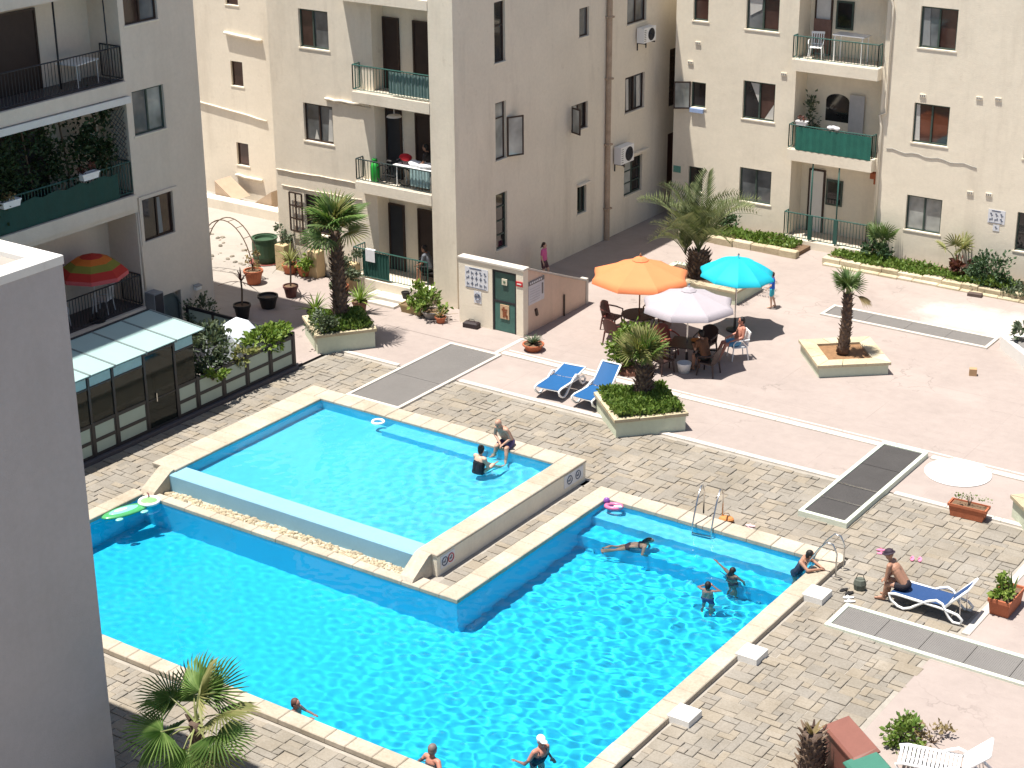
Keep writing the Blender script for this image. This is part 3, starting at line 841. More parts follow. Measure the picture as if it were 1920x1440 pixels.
# green screen and lattice on the middle balcony
b = MB()
for i in range(24):
    u0 = LY0 + (LY1 - 0.6 - LY0) * i / 24; u1 = LY0 + (LY1 - 0.6 - LY0) * (i + 1) / 24
    d0 = -0.02 + 0.015 * (i % 2); d1 = -0.02 + 0.015 * ((i + 1) % 2)
    zt = 5.80 + 0.05 * math.sin(i * 2.1); zt2 = 5.80 + 0.05 * math.sin((i + 1) * 2.1)
    b.add([P('x', LX, u0, 5.02, d0), P('x', LX, u1, 5.02, d1), P('x', LX, u1, zt2, d1), P('x', LX, u0, zt, d0)], [(0, 1, 2, 3)])
part('privacy_screen', b, green_sheet, LB)
b = MB()
for i in range(-8, 12):
    for s in (1, -1):
        a = (7.05 + i * 0.16, 6.1); c = (a[0] + s * 1.9, 8.0)
        t0 = 0; pts = []
        for q in range(20):
            u = a[0] + (c[0] - a[0]) * q / 19; z = a[1] + (c[1] - a[1]) * q / 19
            if 7.12 <= u <= 7.76: pts.append((u, z))
        if len(pts) > 1: b.tube([P('x', LX, *pts[0], 0.05), P('x', LX, *pts[-1], 0.05)], 0.013, 4)
part('lattice', b, black_metal, LB)
# dark hanging plants fill the middle balcony
def leaf_cloud(mb, c, r, n, size, rr=None, flat=0.0):
    """small bent leaves through the volume, denser towards the surface, in clumps"""
    g = rr or rnd
    clumps = []
    for i in range(max(4, n // 45)):
        v = Vector((g.gauss(0, 1), g.gauss(0, 1), g.gauss(0, 1)));
        if v.length < 1e-3: continue
        v.normalize(); v *= g.uniform(0.45, 1.0) ** 0.6
        clumps.append(v)
    for i in range(n):
        v = clumps[i % len(clumps)] + Vector((g.gauss(0, 0.2), g.gauss(0, 0.2), g.gauss(0, 0.2)))
        p = Vector((c[0] + v.x * r[0], c[1] + v.y * r[1], c[2] + v.z * r[2]))
        s = size * g.uniform(0.6, 1.4)
        d = Vector((v.x + g.gauss(0, 0.6), v.y + g.gauss(0, 0.6), v.z * 0.6 + g.gauss(0.25, 0.6)))
        if d.length < 1e-3: continue
        d.normalize()
        a = d.cross(Vector((g.gauss(0, 1), g.gauss(0, 1), g.gauss(0, 1))))
        if a.length < 1e-3: continue
        a.normalize(); a *= s * 0.32; d = d * s
        up = a.cross(d).normalized() * s * 0.15
        mb.add([p, p + d * 0.5 + a + up, p + d, p + d * 0.5 - a + up], [(0, 1, 2, 3)])
    return mb

# ------------------------------------------------------------------ middle apartment building
MX = -11.75; MYF = 16.1; MYL = 16.5; MH = 12.4
MBD = thing('apartment_building', 'cream apartment building in the middle with three stacked balconies and a shaded side', 'building', (-15, 18, 0))
fl = [6.80, 3.75, 0.50]
wl = [(-18.45, -17.17, 7.92, 9.21), (-18.44, -17.15, 4.72, 6.03), (-18.6, -17.5, 1.42, 2.80)]
top = [9.72, 6.48, 3.28]
b = MB()
holes = [(*q, 0.16) for q in wl] + [(-15.33, -12.72, f_, t_, 0.62) for f_, t_ in zip(fl, top)] + [(-15.33, -12.72, 10.05, 12.2, 0.62)]
facade(b, 'y', MYL, -19.85, -12.72, -0.05, MH, holes)
b.box(-12.72, MX, MYF, MYL + 2.2, -0.05, MH)                                   # corner pier
rw = [(18.35, 18.96, 7.78, 9.75), (18.36, 18.97, 4.53, 6.47), (18.34, 18.99, 1.42, 3.38), (23.42, 24.05, 7.78, 8.78), (22.95, 24.02, 4.52, 5.47), (23.37, 23.98, 1.43, 2.44),
      (26.6, 27.95, 7.70, 9.0), (26.55, 27.93, 4.47, 5.8), (26.57, 27.87, 1.32, 2.7)]
# side wall in one piece with all its holes
b = MB()
facade(b, 'y', MYL, -19.85, -12.72, -0.05, MH, holes)
facade(b, 'x', MX, MYF, 40, -0.05, MH, [(*q, 0.16) for q in rw] + [(29.75, 30.4, 4.1, 6.3, 0.2), (29.75, 30.4, 1.0, 3.05, 0.2)])
b.add([(-12.72, MYF, -0.05), (MX, MYF, -0.05), (MX, MYF, MH), (-12.72, MYF, MH)], [(0, 1, 2, 3)])
b.add([(-12.72, MYF, -0.05), (-12.72, MYL, -0.05), (-12.72, MYL, MH), (-12.72, MYF, MH)], [(0, 1, 2, 3)])
b.add([(-19.85, MYL, -0.05), (-19.85, 23, -0.05), (-19.85, 23, MH), (-19.85, MYL, MH)], [(3, 2, 1, 0)])
b.add([(-12.72, MYF, MH), (MX, MYF, MH), (MX, 40, MH), (-32, 40, MH), (-32, 22, MH), (-19.85, 22, MH), (-19.85, MYL, MH), (-12.72, MYL, MH)], [tuple(range(8))])
wing = [(-26.95, -26.33, 4.55, 5.52), (-26.92, -26.29, 1.37, 2.28), (-27.0, -26.35, 7.7, 8.7)]
facade(b, 'y', 22.0, -40, -19.85, -0.05, MH, [(*q, 0.16) for q in wing])
part('wall', b, cream, MBD)
b = MB(); b.box(-12.73, MX + 0.012, MYF - 0.012, MYF + 0.4, MH - 0.3, MH + 0.4)
part('parapet', b, cream, MBD)
window(MBD, 'y', MYL, *wl[0], frame_green, [glass_brown, glass_grey], split=(0.45,))
window(MBD, 'y', MYL, *wl[1], frame_brown, [glass_grey, glass_grey])
window(MBD, 'y', MYL, *wl[2], frame_brown, [glass_dark, glass_dark], hbars=(0.33, 0.66))
window(MBD, 'x', MX, *rw[0], frame_brown, [glass_dark], split=(), hbars=(0.6,))
window(MBD, 'x', MX, *rw[1], frame_brown, [glass_pale, glass_dark], split=(), hbars=(0.72,))
window(MBD, 'x', MX, *rw[2], frame_green, [glass_dark], split=(), hbars=(0.25, 0.5, 0.75))
window(MBD, 'x', MX, *rw[3], frame_brown, [glass_grey], split=())
window(MBD, 'x', MX, *rw[4], frame_brown, [glass_pale, glass_dark])
window(MBD, 'x', MX, *rw[5], frame_green, [glass_dark, glass_dark])
window(MBD, 'x', MX, *rw[6], frame_brown, [glass_grey, glass_grey])
window(MBD, 'x', MX, *rw[7], frame_brown, [glass_dark, glass_grey])
window(MBD, 'x', MX, *rw[8], frame_green, [glass_pale, glass_dark], hbars=(0.33, 0.66))
for q in wing: window(MBD, 'y', 22.0, *q, frame_brown, [glass_brown], split=())
# open casements
def casement(bld, hinge, along, w_, z0, z1, frame, pane):
    h = Vector((hinge[0], hinge[1], 0)); a = Vector((*along, 0)).normalized(); n_ = Vector((-a.y, a.x, 0))
    R = Matrix((a, n_, Vector((0, 0, 1)))).transposed()
    b = MB(); f = 0.05
    for (u0, u1, za, zb) in ((0, w_, z0, z0 + f), (0, w_, z1 - f, z1), (0, f, z0 + f, z1 - f), (w_ - f, w_, z0 + f, z1 - f)):
        b.obox(h + a * (u0 + u1) / 2 + Vector((0, 0, (za + zb) / 2)), (u1 - u0, 0.04, zb - za), R)
    o = part('open_casement', b, frame, bld)
    part('pane', MB().obox(h + a * w_ / 2 + Vector((0, 0, (z0 + z1) / 2)), (w_ - 2 * f, 0.012, z1 - z0 - 2 * f), R), pane, o)
casement(MBD, (MX + 0.03, 18.99), (0.45, 0.9), 0.62, 4.55, 5.9, frame_brown, glass_pale)
casement(MBD, (MX + 0.03, 22.95), (0.5, -0.2), 0.5, 4.54, 5.45, frame_brown, glass_pale)
# lattice shutter open beside the ground floor window
b = MB()
sx0, sx1, sz0, sz1 = -19.22, -18.66, 1.40, 2.78
for u in (sx0, (sx0 + sx1) / 2, sx1): b.box(u - 0.025, u + 0.025, MYL - 0.10, MYL - 0.06, sz0, sz1)
for q in range(4):
    z = sz0 + (sz1 - sz0) * q / 3; b.box(sx0, sx1, MYL - 0.098, MYL - 0.062, z - 0.025, z + 0.025)
part('lattice_shutter', b, frame_brown, MBD)
# ledges, pipes, cables on the sunny wall
for (u0, z0, u1, z1, r, yy) in ((-27.1, 6.62, -25.2, 6.48, 0.07, 22.0), (-29.5, 3.75, -25.2, 3.36, 0.035, 22.0), (-27.0, 0.95, -25.6, 0.9, 0.06, 22.0),
                               (-19.8, 3.5, -16.2, 3.55, 0.02, MYL), (-19.6, 2.95, -16.0, 2.98, 0.015, MYL), (-17.4, 6.28, -15.5, 6.33, 0.05, MYL), (-17.3, 6.2, -15.5, 6.22, 0.025, MYL)):
    b = MB()
    k = 9; b.tube([(u0 + (u1 - u0) * i / k, yy - r, z0 + (z1 - z0) * i / k + rnd.uniform(-1, 1) * 0.02) for i in range(k + 1)], r, 6)
    part('wall_pipe', b, cream, MBD, True)
# drainpipe on the shaded side with an old bracket
b = MB(); b.tube([(MX + 0.10, 25.25, 0), (MX + 0.10, 25.25, MH)], 0.10, 9); b.tube([(MX + 0.06, 25.42, 0), (MX + 0.06, 25.40, 4), (MX + 0.06, 25.43, MH)], 0.05, 7)
for z in (1.2, 3.6, 6.0, 8.2, 10.4): b.box(MX, MX + 0.22, 25.12, 25.4, z, z + 0.06)
part('drainpipe', b, mat('rusty_render', (0.40, 0.30, 0.22), 0.9, 0.35, 2.5, 0.4, world=True), MBD)
b = MB(); fbox(b, 'x', MX, 23.3, 24.1, 2.5, 2.56, -0.14, 0.0); part('window_hood', b, cream, MBD)
b = MB(); fbox(b, 'x', MX, 26.5, 28.1, 2.82, 2.9, -0.16, 0.0); part('window_hood', b, cream, MBD)
b = MB()
for i in range(6):
    u = 29.76 + 0.62 * i / 5; fbox(b, 'x', MX, u - 0.03, u + 0.03, 4.12, 6.28, 0.02, 0.06)
for i in range(9):
    z = 4.15 + 2.1 * i / 8; fbox(b, 'x', MX, 29.76, 30.38, z - 0.03, z + 0.03, 0.025, 0.055)
part('window_grille', b, frame_brown, MBD)
b = MB(); fbox(b, 'x', MX, 29.78, 30.37, 1.0, 3.0, 0.1, 0.15); part('door', b, mat('brown_red_door', (0.09, 0.04, 0.03), 0.6), MBD)
ac_unit('white air conditioner below the upper window on the shaded wall', 'x', MX, 27.2, 28.05, 6.98, 7.52)
ac_unit('white air conditioner beside the drainpipe above the ground floor grille window', 'x', MX, 25.75, 26.65, 2.78, 3.42)
# balconies of the middle building
rails_m = [7.68, 4.52, 1.46]
for i, (zf, zt) in enumerate(zip(fl, top)):
    u0 = -15.92
    b = MB()
    if i < 2: b.box(u0, -12.722, MYF - 0.02, MYL - 0.002, zf - 0.36, zf)
    else: b.box(u0, -12.722, MYF - 0.35, MYL - 0.002, -0.04, zf)
    bal = part('balcony', b, cream, MBD)
    part('railing', railing('y', MYF, u0 + 0.03, -12.75, zf, rails_m[i] + (0.0 if i < 2 else 0.06), 0.03 if i < 2 else -0.28, 0.125, (0.36 if i < 2 else 0.6, 0)), green_metal if i != 1 else mat('dark_railing', (0.03, 0.045, 0.045), 0.5), bal)
    b = MB(); b.box(-15.32, -12.73, MYL + 0.01, MYL + 0.61, zf + 0.001, zf + 0.006)
    part('balcony_floor', b, mat('pale_floor_tile', (0.50, 0.44, 0.36), 0.6), bal)
    dm = [door_dark, door_navy, door_navy][i]
    door(MBD, 'y', MYL, -15.26, -14.72, zf + 0.01, zf + 2.3, 0.62, dm)
    door(MBD, 'y', MYL, -14.02, -13.25, zf + 0.01, zf + 2.3, 0.62, door_dark)
b = MB(); b.box(-16.5, -12.722, MYF - 0.02, MYL - 0.002, 9.74, 10.05); part('balcony', b, cream, MBD)
b = MB()
for i in range(18):
    u0, u1 = -14.4 + 1.6 * i / 18, -14.4 + 1.6 * (i + 1) / 18
    y0_, y1_ = MYF + 0.07 + 0.02 * (i % 2), MYF + 0.07 + 0.02 * ((i + 1) % 2)
    b.add([(u0, y0_, 6.9), (u1, y1_, 6.9), (u1, y1_, 7.62), (u0, y0_, 7.62)], [(0, 1, 2, 3)])
part('balcony_screen', b, mat('faded_green_cloth', (0.16, 0.24, 0.23), 0.8, 0.15, 4.0), MBD)
b = MB().box(-15.5, -14.4, MYF - 0.27, MYF - 0.25, 0.56, 1.46); part('balcony_screen', b, green_sheet, MBD)
# ceiling lamp over the middle balcony
b = MB(); b.tube([(-14.7, 16.75, 6.47), (-14.7, 16.75, 6.05)], 0.015, 6); b.lathe([(0.03, 0.06), (0.22, 0.02), (0.26, -0.03), (0.2, -0.04)], (-14.7, 16.75, 6.0), 14)
part('ceiling_lamp', b, white_paint, MBD)
# steps to the ground floor flat
b = MB().bev(-14.9, -13.2, 15.25, 15.76, -0.03, 0.20, 0.015); b.bev(-14.7, -13.5, 14.9, 15.248, -0.03, 0.10, 0.015)
single('entrance_steps', b, white_line, 'two pale steps below the green gate of the ground floor flat', 'steps', (-14.0, 15.3, 0))

VENTS = [(-9.98, 6.91), (-10.27, 6.17), (-6.47, 6.18), (-1.22, 6.06), (0.77, 6.22), (1.42, 6.27), (0.75, 2.95), (1.41, 2.99)]
# ------------------------------------------------------------------ right apartment building
RY = 28.7; RH = 12.2
RB = thing('apartment_building', 'sunlit cream apartment building at the right with green balcony railings', 'building', (-3, 30, 0))
wr = [(-10.22, -9.6, 7.72, 9.0), (-8.07, -6.77, 7.63, 9.0), (-10.22, -9.6, 4.53, 5.47), (-8.07, -6.78, 4.38, 5.77), (-10.23, -9.61, 1.33, 2.27), (-8.07, -6.77, 1.28, 2.55),
      (-1.52, -0.21, 7.68, 9.07), (-1.50, -0.22, 4.41, 5.79), (-1.51, -0.21, 1.28, 2.53), (2.46, 3.7, 1.2, 2.55), (2.46, 3.7, 4.4, 5.8), (2.46, 3.7, 7.65, 9.05)]
rf = [6.83, 3.60, 0.30]; rt = [9.7, 6.40, 3.16]
b = MB()
facade(b, 'y', RY, -10.92, 9.0, -0.05, RH, [(*q, 0.16) for q in wr] + [(-6.0, -2.72, f_, t_, 0.92) for f_, t_ in zip(rf, rt)] + [(-6.0, -2.72, 10.05, 11.9, 0.92)])
b.add([(-10.92, RY, -0.05), (-10.92, 40, -0.05), (-10.92, 40, RH), (-10.92, RY, RH)], [(3, 2, 1, 0)])
b.add([(9, RY, -0.05), (9, 40, -0.05), (9, 40, RH), (9, RY, RH)], [(0, 1, 2, 3)])
b.add([(-10.92, RY, RH), (9, RY, RH), (9, 40, RH), (-10.92, 40, RH)], [(0, 1, 2, 3)])
part('wall', b, cream2, RB)
gm = [[glass_brown], [glass_grey, glass_brown], [glass_dark], [glass_dark, glass_brown], [glass_dark], [glass_grey, glass_grey], [glass_grey, glass_brown], [glass_brown, glass_brown], [glass_pale, glass_pale], [glass_dark, glass_grey], [glass_grey, glass_dark], [glass_grey, glass_dark]]
for q, g in zip(wr, gm): window(RB, 'y', RY, *q, frame_green, g, split=() if len(g) == 1 else (0.5,))
casement(RB, (-10.22, RY - 0.02), (-0.7, -0.45), 0.62, 4.45, 5.47, frame_brown, glass_pale)
rr_ = [7.66, 4.50, 1.27]
for i, zf in enumerate(rf):
    b = MB()
    if i < 2: b.box(-6.03, -2.76, RY - 0.36, RY - 0.002, zf - 0.40, zf)
    else: b.box(-6.1, -2.72, RY - 0.36, RY - 0.002, -0.03, zf)
    bal = part('balcony', b, cream2, RB)
    part('railing', railing('y', RY, -6.0, -2.80, zf, rr_[i], -0.32, 0.125, (0.3, 0.3)), green_metal, bal)
    b = MB(); b.box(-5.99, -2.73, RY + 0.01, RY + 0.91, zf + 0.001, zf + 0.006)
    part('balcony_floor', b, mat('pale_floor_tile', (0.50, 0.44, 0.36), 0.6), bal)
b = MB().box(-6.03, -2.76, RY - 0.36, RY - 0.002, 9.72, 10.05); part('balcony', b, cream2, RB)
def inner_window(u0, u1, z0, z1):
    b = MB(); d = RY + 0.92
    b.box(u0, u1, d - 0.05, d - 0.004, z0, z1); o = part('window', b, frame_green, RB)
    part('pane', MB().box(u0 + 0.07, u1 - 0.07, d - 0.06, d - 0.051, z0 + 0.07, z1 - 0.07), glass_dark, o)
inner_window(-5.0, -4.34, 7.8, 8.8); inner_window(-4.98, -4.34, 1.4, 2.36)
door(RB, 'y', RY, -5.62, -5.1, 0.31, 2.6, 0.92, white_paint)
door(RB, 'y', RY, -5.75, -5.2, 6.84, 9.1, 0.92, mat('grey_white_door', (0.55, 0.55, 0.55), 0.6))
# arched opening on the middle balcony
b = MB(); k = 10
pts = [(-5.2, 4.5), (-4.3, 4.5)] + [(-4.75 + 0.45 * math.cos(PI * i / k), 5.25 + 0.25 * math.sin(PI * i / k)) for i in range(k + 1)]
b.add([(u, RY + 0.91, z) for u, z in pts], [tuple(range(len(pts)))]); part('arched_window', b, glass_dark, RB)
b = MB().box(-4.25, -3.68, RY + 0.80, RY + 0.84, 3.62, 5.56); part('shutter_door', b, mat('pale_grey_door', (0.42, 0.42, 0.43), 0.6), RB)
# screens
b = MB()
for i in range(22):
    u0, u1 = -5.72 + 2.9 * i / 22, -5.72 + 2.9 * (i + 1) / 22; y0_, y1_ = RY - 0.35 - 0.02 * (i % 2), RY - 0.35 - 0.02 * ((i + 1) % 2)
    b.add([(u0, y0_, 3.62), (u1, y1_, 3.62), (u1, y1_, 4.46), (u0, y0_, 4.46)], [(0, 1, 2, 3)])
part('balcony_screen', b, mat('green_balcony_sheet', (0.02, 0.125, 0.095), 0.7, 0.3, 3.0), RB)
for u in (-5.0, -3.98): pipe(RB, [(u, RY - 0.3, 0.32), (u, RY - 0.3, 3.2)], 0.028, green_metal, 'post')
for u0, u1 in ((-5.06, -4.9), (-4.06, -3.9)): part('gate_post', MB().box(u0, u1, RY - 0.34, RY - 0.29, 0.36, 1.27), green_metal, RB)
pipe(RB, [(-2.62, RY - 0.05, 0.2), (-2.62, RY - 0.05, 4.8), (-2.72, RY - 0.05, 5.2), (-2.5, RY - 0.05, 5.3), (-2.5, RY - 0.05, 9.0), (-2.62, RY - 0.05, 9.3), (-2.62, RY - 0.05, 12)], 0.04, cream2, 'downpipe')
k = 14
pipe(RB, [(-2.4 + 3.3 * i / k, RY - 0.012, 4.05 - 0.18 * i / k + 0.04 * math.sin(i * 1.7)) for i in range(k + 1)], 0.012, mat('grey_cable', (0.3, 0.29, 0.27), 0.7), 'cable')
b = MB().box(-10.86, -10.55, RY - 0.02, RY - 0.002, 1.95, 2.2); part('number_plate', b, mat('green_plate', (0.12, 0.30, 0.24), 0.5), RB)
b = MB()
for u, z in ((-3.2, 2.9), (-3.05, 2.72), (-2.95, 2.8)): b.box(u, u + 0.25, RY + 0.6, RY + 0.9, z - 0.2, z)
part('meter_box', b, terracotta, RB)

for u, z in VENTS:
    b = MB(); fbox(b, 'y', RY, u - 0.11, u + 0.11, z - 0.05, z + 0.05, -0.035, 0.0)
    o = part('wall_vent', b, cream2, RB); g = MB()
    for k in range(3): fbox(g, 'y', RY, u - 0.085 + 0.065 * k, u - 0.045 + 0.065 * k, z - 0.035, z + 0.03, -0.04, -0.036)
    part('vent_slot', g, mat('vent_grey', (0.2, 0.2, 0.2), 0.6), o)
# net curtains drawn aside behind some panes
def curtain(bld, axis, p, pts, m_):
    part('net_curtain', MB().add([P(axis, p, u, z, 0.088) for u, z in pts], [tuple(range(len(pts)))]), m_, bld)
net = mat('net_curtain', (0.50, 0.49, 0.46), 0.9, 0.1, 8.0, 0.2)
curtain(RB, 'y', RY, [(-7.95, 8.1), (-7.5, 8.35), (-7.46, 8.93), (-8.0, 8.93)], net)
curtain(RB, 'y', RY, [(-7.8, 5.7), (-7.46, 5.0), (-7.46, 5.7)], net)
curtain(RB, 'y', RY, [(-7.2, 4.45), (-6.85, 4.45), (-6.85, 5.0)], net)
curtain(RB, 'y', RY, [(-1.44, 4.48), (-1.25, 4.48), (-1.32, 5.72), (-1.44, 5.72)], net)
curtain(RB, 'y', RY, [(-1.42, 7.75), (-1.15, 7.75), (-1.22, 9.0), (-1.42, 9.0)], mat('grey_curtain', (0.24, 0.25, 0.25), 0.9))
curtain(MBD, 'y', MYL, [(-18.05, 4.8), (-17.85, 4.8), (-17.95, 5.15)], net)
curtain(MBD, 'y', MYL, [(-17.45, 4.8), (-17.24, 4.8), (-17.24, 5.9), (-17.35, 5.9)], net)
curtain(MBD, 'x', MX, [(26.75, 4.55), (26.95, 4.55), (26.9, 5.7), (26.72, 5.7)], net)
curtain(MBD, 'x', MX, [(27.5, 4.55), (27.75, 4.55), (27.7, 5.7), (27.45, 5.7)], net)
curtain(LB, 'x', LX, [(8.75, 3.5), (8.95, 3.5), (8.9, 4.65), (8.75, 4.65)], mat('grey_curtain', (0.24, 0.25, 0.25), 0.9))

# ------------------------------------------------------------------ foreground building at the left edge
NX, NY, NH = -1.16, -9.34, 10.65
NB = thing('foreground_building', 'plain grey building wall with white parapet filling the left edge', 'building', (NX - 3, NY - 5, 0))
b = MB(); b.box(NX - 12, NX, NY - 16, NY, -0.05, NH - 0.16); part('wall', b, greywall, NB)
b = MB()
b.bev(NX - 12, NX + 0.02, NY - 0.41, NY + 0.02, NH - 0.157, NH, 0.01); b.bev(NX - 0.41, NX + 0.02, NY - 16, NY - 0.412, NH - 0.157, NH, 0.01)
part('parapet', b, white_paint, NB)
b = MB().box(NX - 11.9, NX - 0.412, NY - 15.9, NY - 0.413, NH - 0.157, NH - 0.10); part('roof', b, rough_concrete, NB)
# ------------------------------------------------------------------ glass fence and lean-to roof in front of the left building
FX = -12.75
mint_glass = mat('mint_frosted_panel', (0.36, 0.43, 0.36), 0.4, 0.06, 3.0, 0.02)
smoke = bpy.data.materials.new('smoked_glass'); smoke.use_nodes = True
t = smoke.node_tree; p = t.nodes['Principled BSDF']
p.inputs['Base Color'].default_value = (0.02, 0.025, 0.022, 1); p.inputs['Roughness'].default_value = 0.06; p.inputs['Specular IOR Level'].default_value = 0.5
tr = t.nodes.new('ShaderNodeBsdfTransparent'); tr.inputs[0].default_value = (0.42, 0.46, 0.42, 1)
mx = t.nodes.new('ShaderNodeMixShader'); mx.inputs[0].default_value = 0.55
t.links.new(tr.outputs[0], mx.inputs[1]); t.links.new(p.outputs[0], mx.inputs[2]); t.links.new(mx.outputs[0], t.nodes['Material Output'].inputs[0])
fence = thing('glass_fence', 'black framed garden fence with mint and smoked glass panels beside the paving', 'fence', (FX, 4.5, 0))
part('plinth', MB().bev(FX - 0.06, FX + 0.14, -6.0, 9.12, -0.03, 0.10, 0.015), mat('dark_plinth', (0.09, 0.08, 0.085), 0.7), fence)
posts = [9.06, 8.02, 7.0, 6.0, 4.94, 4.13, 2.98, 1.82, 0.95, -0.2, -1.35, -2.5]
for i, y in enumerate(posts):
    h = 1.12 if i < 5 else 2.44
    part('post', MB().box(FX - 0.035, FX + 0.035, y - 0.04, y + 0.04, 0.09, h), black_metal, fence)
for i in range(len(posts) - 1):
    y1, y0 = posts[i] - 0.04, posts[i + 1] + 0.04
    low = i < 4
    if i == 5:       # smoked glass door
        b = MB()
        b.box(FX - 0.02, FX + 0.02, y0, y1, 0.11, 0.17); b.box(FX - 0.02, FX + 0.02, y0, y1, 2.32, 2.38); b.box(FX - 0.02, FX + 0.02, y0, y1, 0.96, 1.0)
        o = part('gate', b, black_metal, fence)
        part('pane', MB().box(FX - 0.006, FX + 0.006, y0 + 0.005, y1 - 0.005, 0.172, 2.318), smoke, o)
        part('handle', MB().box(FX + 0.022, FX + 0.05, y0 + 0.3, y0 + 0.33, 0.9, 1.15), steel, o)
        continue
    for z in (0.14, 0.55, 1.02): part('rail', MB().box(FX - 0.025, FX + 0.025, y0, y1, z - 0.05, z + 0.05), black_metal, fence)
    for z0, z1 in ((0.19, 0.50), (0.60, 0.97)):
        part('mint_panel', MB().box(FX - 0.012, FX + 0.012, y0 + 0.05, y1 - 0.05, z0, z1), mint_glass, fence)
        for yy in (y0, y1 - 0.05): part('stile', MB().box(FX - 0.024, FX + 0.024, yy, yy + 0.05, z0, z1), black_metal, fence)
    if not low:
        part('pane', MB().box(FX - 0.006, FX + 0.006, y0 + 0.003, y1 - 0.003, 1.075, 2.05), smoke, fence)
        if i != 4: part('top_panel', MB().box(FX - 0.01, FX + 0.01, y0 + 0.02, y1 - 0.02, 2.12, 2.38), mat('aqua_panel', (0.30, 0.48, 0.50), 0.4), fence)
        else: part('top_panel', MB().box(FX - 0.01, FX + 0.01, y0 + 0.02, y1 - 0.02, 2.12, 2.38), mat('aqua_panel', (0.30, 0.48, 0.50), 0.4), fence)
        part('rail', MB().box(FX - 0.022, FX + 0.022, y0, y1, 2.06, 2.11), black_metal, fence)
# side fence back to the house
b = MB()
sf = thing('side_fence', 'black side fence with mint panels running back to the shaded house', 'fence', (-15, 9.14, 0))
xs = [-12.8, -13.9, -15.0, -16.1, -17.2]
for x in xs: part('post', MB().box(x - 0.04, x + 0.04, 9.11, 9.18, 0, 1.15), black_metal, sf)
for a, c in zip(xs, xs[1:]):
    for z in (0.14, 0.58, 1.08): part('rail', MB().box(c + 0.04, a - 0.04, 9.12, 9.17, z - 0.05, z + 0.05), black_metal, sf)
    for z0, z1 in ((0.2, 0.52), (0.64, 1.02)): part('mint_panel', MB().box(c + 0.06, a - 0.06, 9.135, 9.155, z0, z1), mint_glass, sf)
# lean-to roof of pale aqua panels
aqua = mat('aqua_polycarbonate', (0.33, 0.46, 0.45), 0.3, 0.05, 2.0, 0.02, spec=0.5)
roof = thing('garden_canopy', 'lean-to canopy of pale aqua roof panels in front of the shaded house', 'canopy', (-13.7, 2, 0))
rib = [5.26, 4.15, 3.02, 1.85, 0.95, -0.2, -1.35, -2.5]
XB, ZB, XF, ZF = -14.75, 2.60, -12.62, 2.46
for a, c in zip(rib, rib[1:]):
    b = MB()
    for z in (0, 0.025): b.add([(XB, c + 0.03, ZB + z), (XF, c + 0.03, ZF + z), (XF, a - 0.03, ZF + z), (XB, a - 0.03, ZB + z)], [(0, 1, 2, 3) if z else (3, 2, 1, 0)])
    b.f += [(0, 1, 5, 4), (1, 2, 6, 5), (2, 3, 7, 6), (3, 0, 4, 7)]
    part('roof_panel', b, aqua, roof)
for y in rib: part('roof_rib', MB().add([(XB, y - 0.03, ZB - 0.04), (XF, y - 0.03, ZF - 0.04), (XF, y + 0.03, ZF - 0.04), (XB, y + 0.03, ZB - 0.04), (XB, y - 0.03, ZB + 0.04), (XF, y - 0.03, ZF + 0.04), (XF, y + 0.03, ZF + 0.04), (XB, y + 0.03, ZB + 0.04)],
                                         [(0, 3, 2, 1), (4, 5, 6, 7), (0, 1, 5, 4), (1, 2, 6, 5), (2, 3, 7, 6), (3, 0, 4, 7)]), mat('grey_rib', (0.16, 0.2, 0.2), 0.5), roof)
part('wall_beam', MB().box(XB - 0.08, XB, rib[-1], rib[0], ZB - 0.08, ZB + 0.05), black_metal, roof)
for y in (5.2, 1.9, -1.3): part('back_post', MB().box(XB - 0.07, XB - 0.01, y - 0.04, y + 0.04, 0, ZB - 0.08), black_metal, roof)
# sand coloured blind and cushions behind the glass
b = MB()
for i in range(12):
    y0, y1 = 0.2 + 3.9 * i / 12, 0.2 + 3.9 * (i + 1) / 12
    d0, d1 = 0.04 * (i % 2), 0.04 * ((i + 1) % 2)
    b.add([(-13.3 + d0, y0, 1.55), (-13.3 + d1, y1, 1.55), (-13.3 + d1, y1, 1.95), (-13.3 + d0, y0, 1.95)], [(0, 1, 2, 3)])
single('roller_blind', b, mat('sand_blind', (0.50, 0.40, 0.26), 0.8), 'sand coloured blind hanging behind the smoked glass under the canopy', 'blind', (-13.3, 2, 1.5))

# ------------------------------------------------------------------ pots and plants
def pot_mesh(r, h, n=18, square=False):
    b = MB()
    b.lathe([(r * 0.68, 0), (r * 0.95, h * 0.82), (r * 1.05, h * 0.82), (r * 1.05, h), (r * 0.92, h), (r * 0.88, h * 0.86), (0.01, h * 0.84)], n=4 if square else n)
    return b
def trough_mesh(lx, ly, h):
    v = []
    for k, z, e in ((0.85, 0, 0), (0.97, h * 0.8, 0), (1.04, h * 0.8, 0), (1.04, h, 0), (0.94, h, 0), (0.92, h * 0.85, 0)):
        v += [(-lx / 2 * k, -ly / 2 * k, z), (lx / 2 * k, -ly / 2 * k, z), (lx / 2 * k, ly / 2 * k, z), (-lx / 2 * k, ly / 2 * k, z)]
    f = [(3, 2, 1, 0)]
    for i in range(5):
        for j in range(4): f.append((i * 4 + j, i * 4 + (j + 1) % 4, i * 4 + 4 + (j + 1) % 4, i * 4 + 4 + j))
    f.append((20, 21, 22, 23))
    return MB().add(v, f)
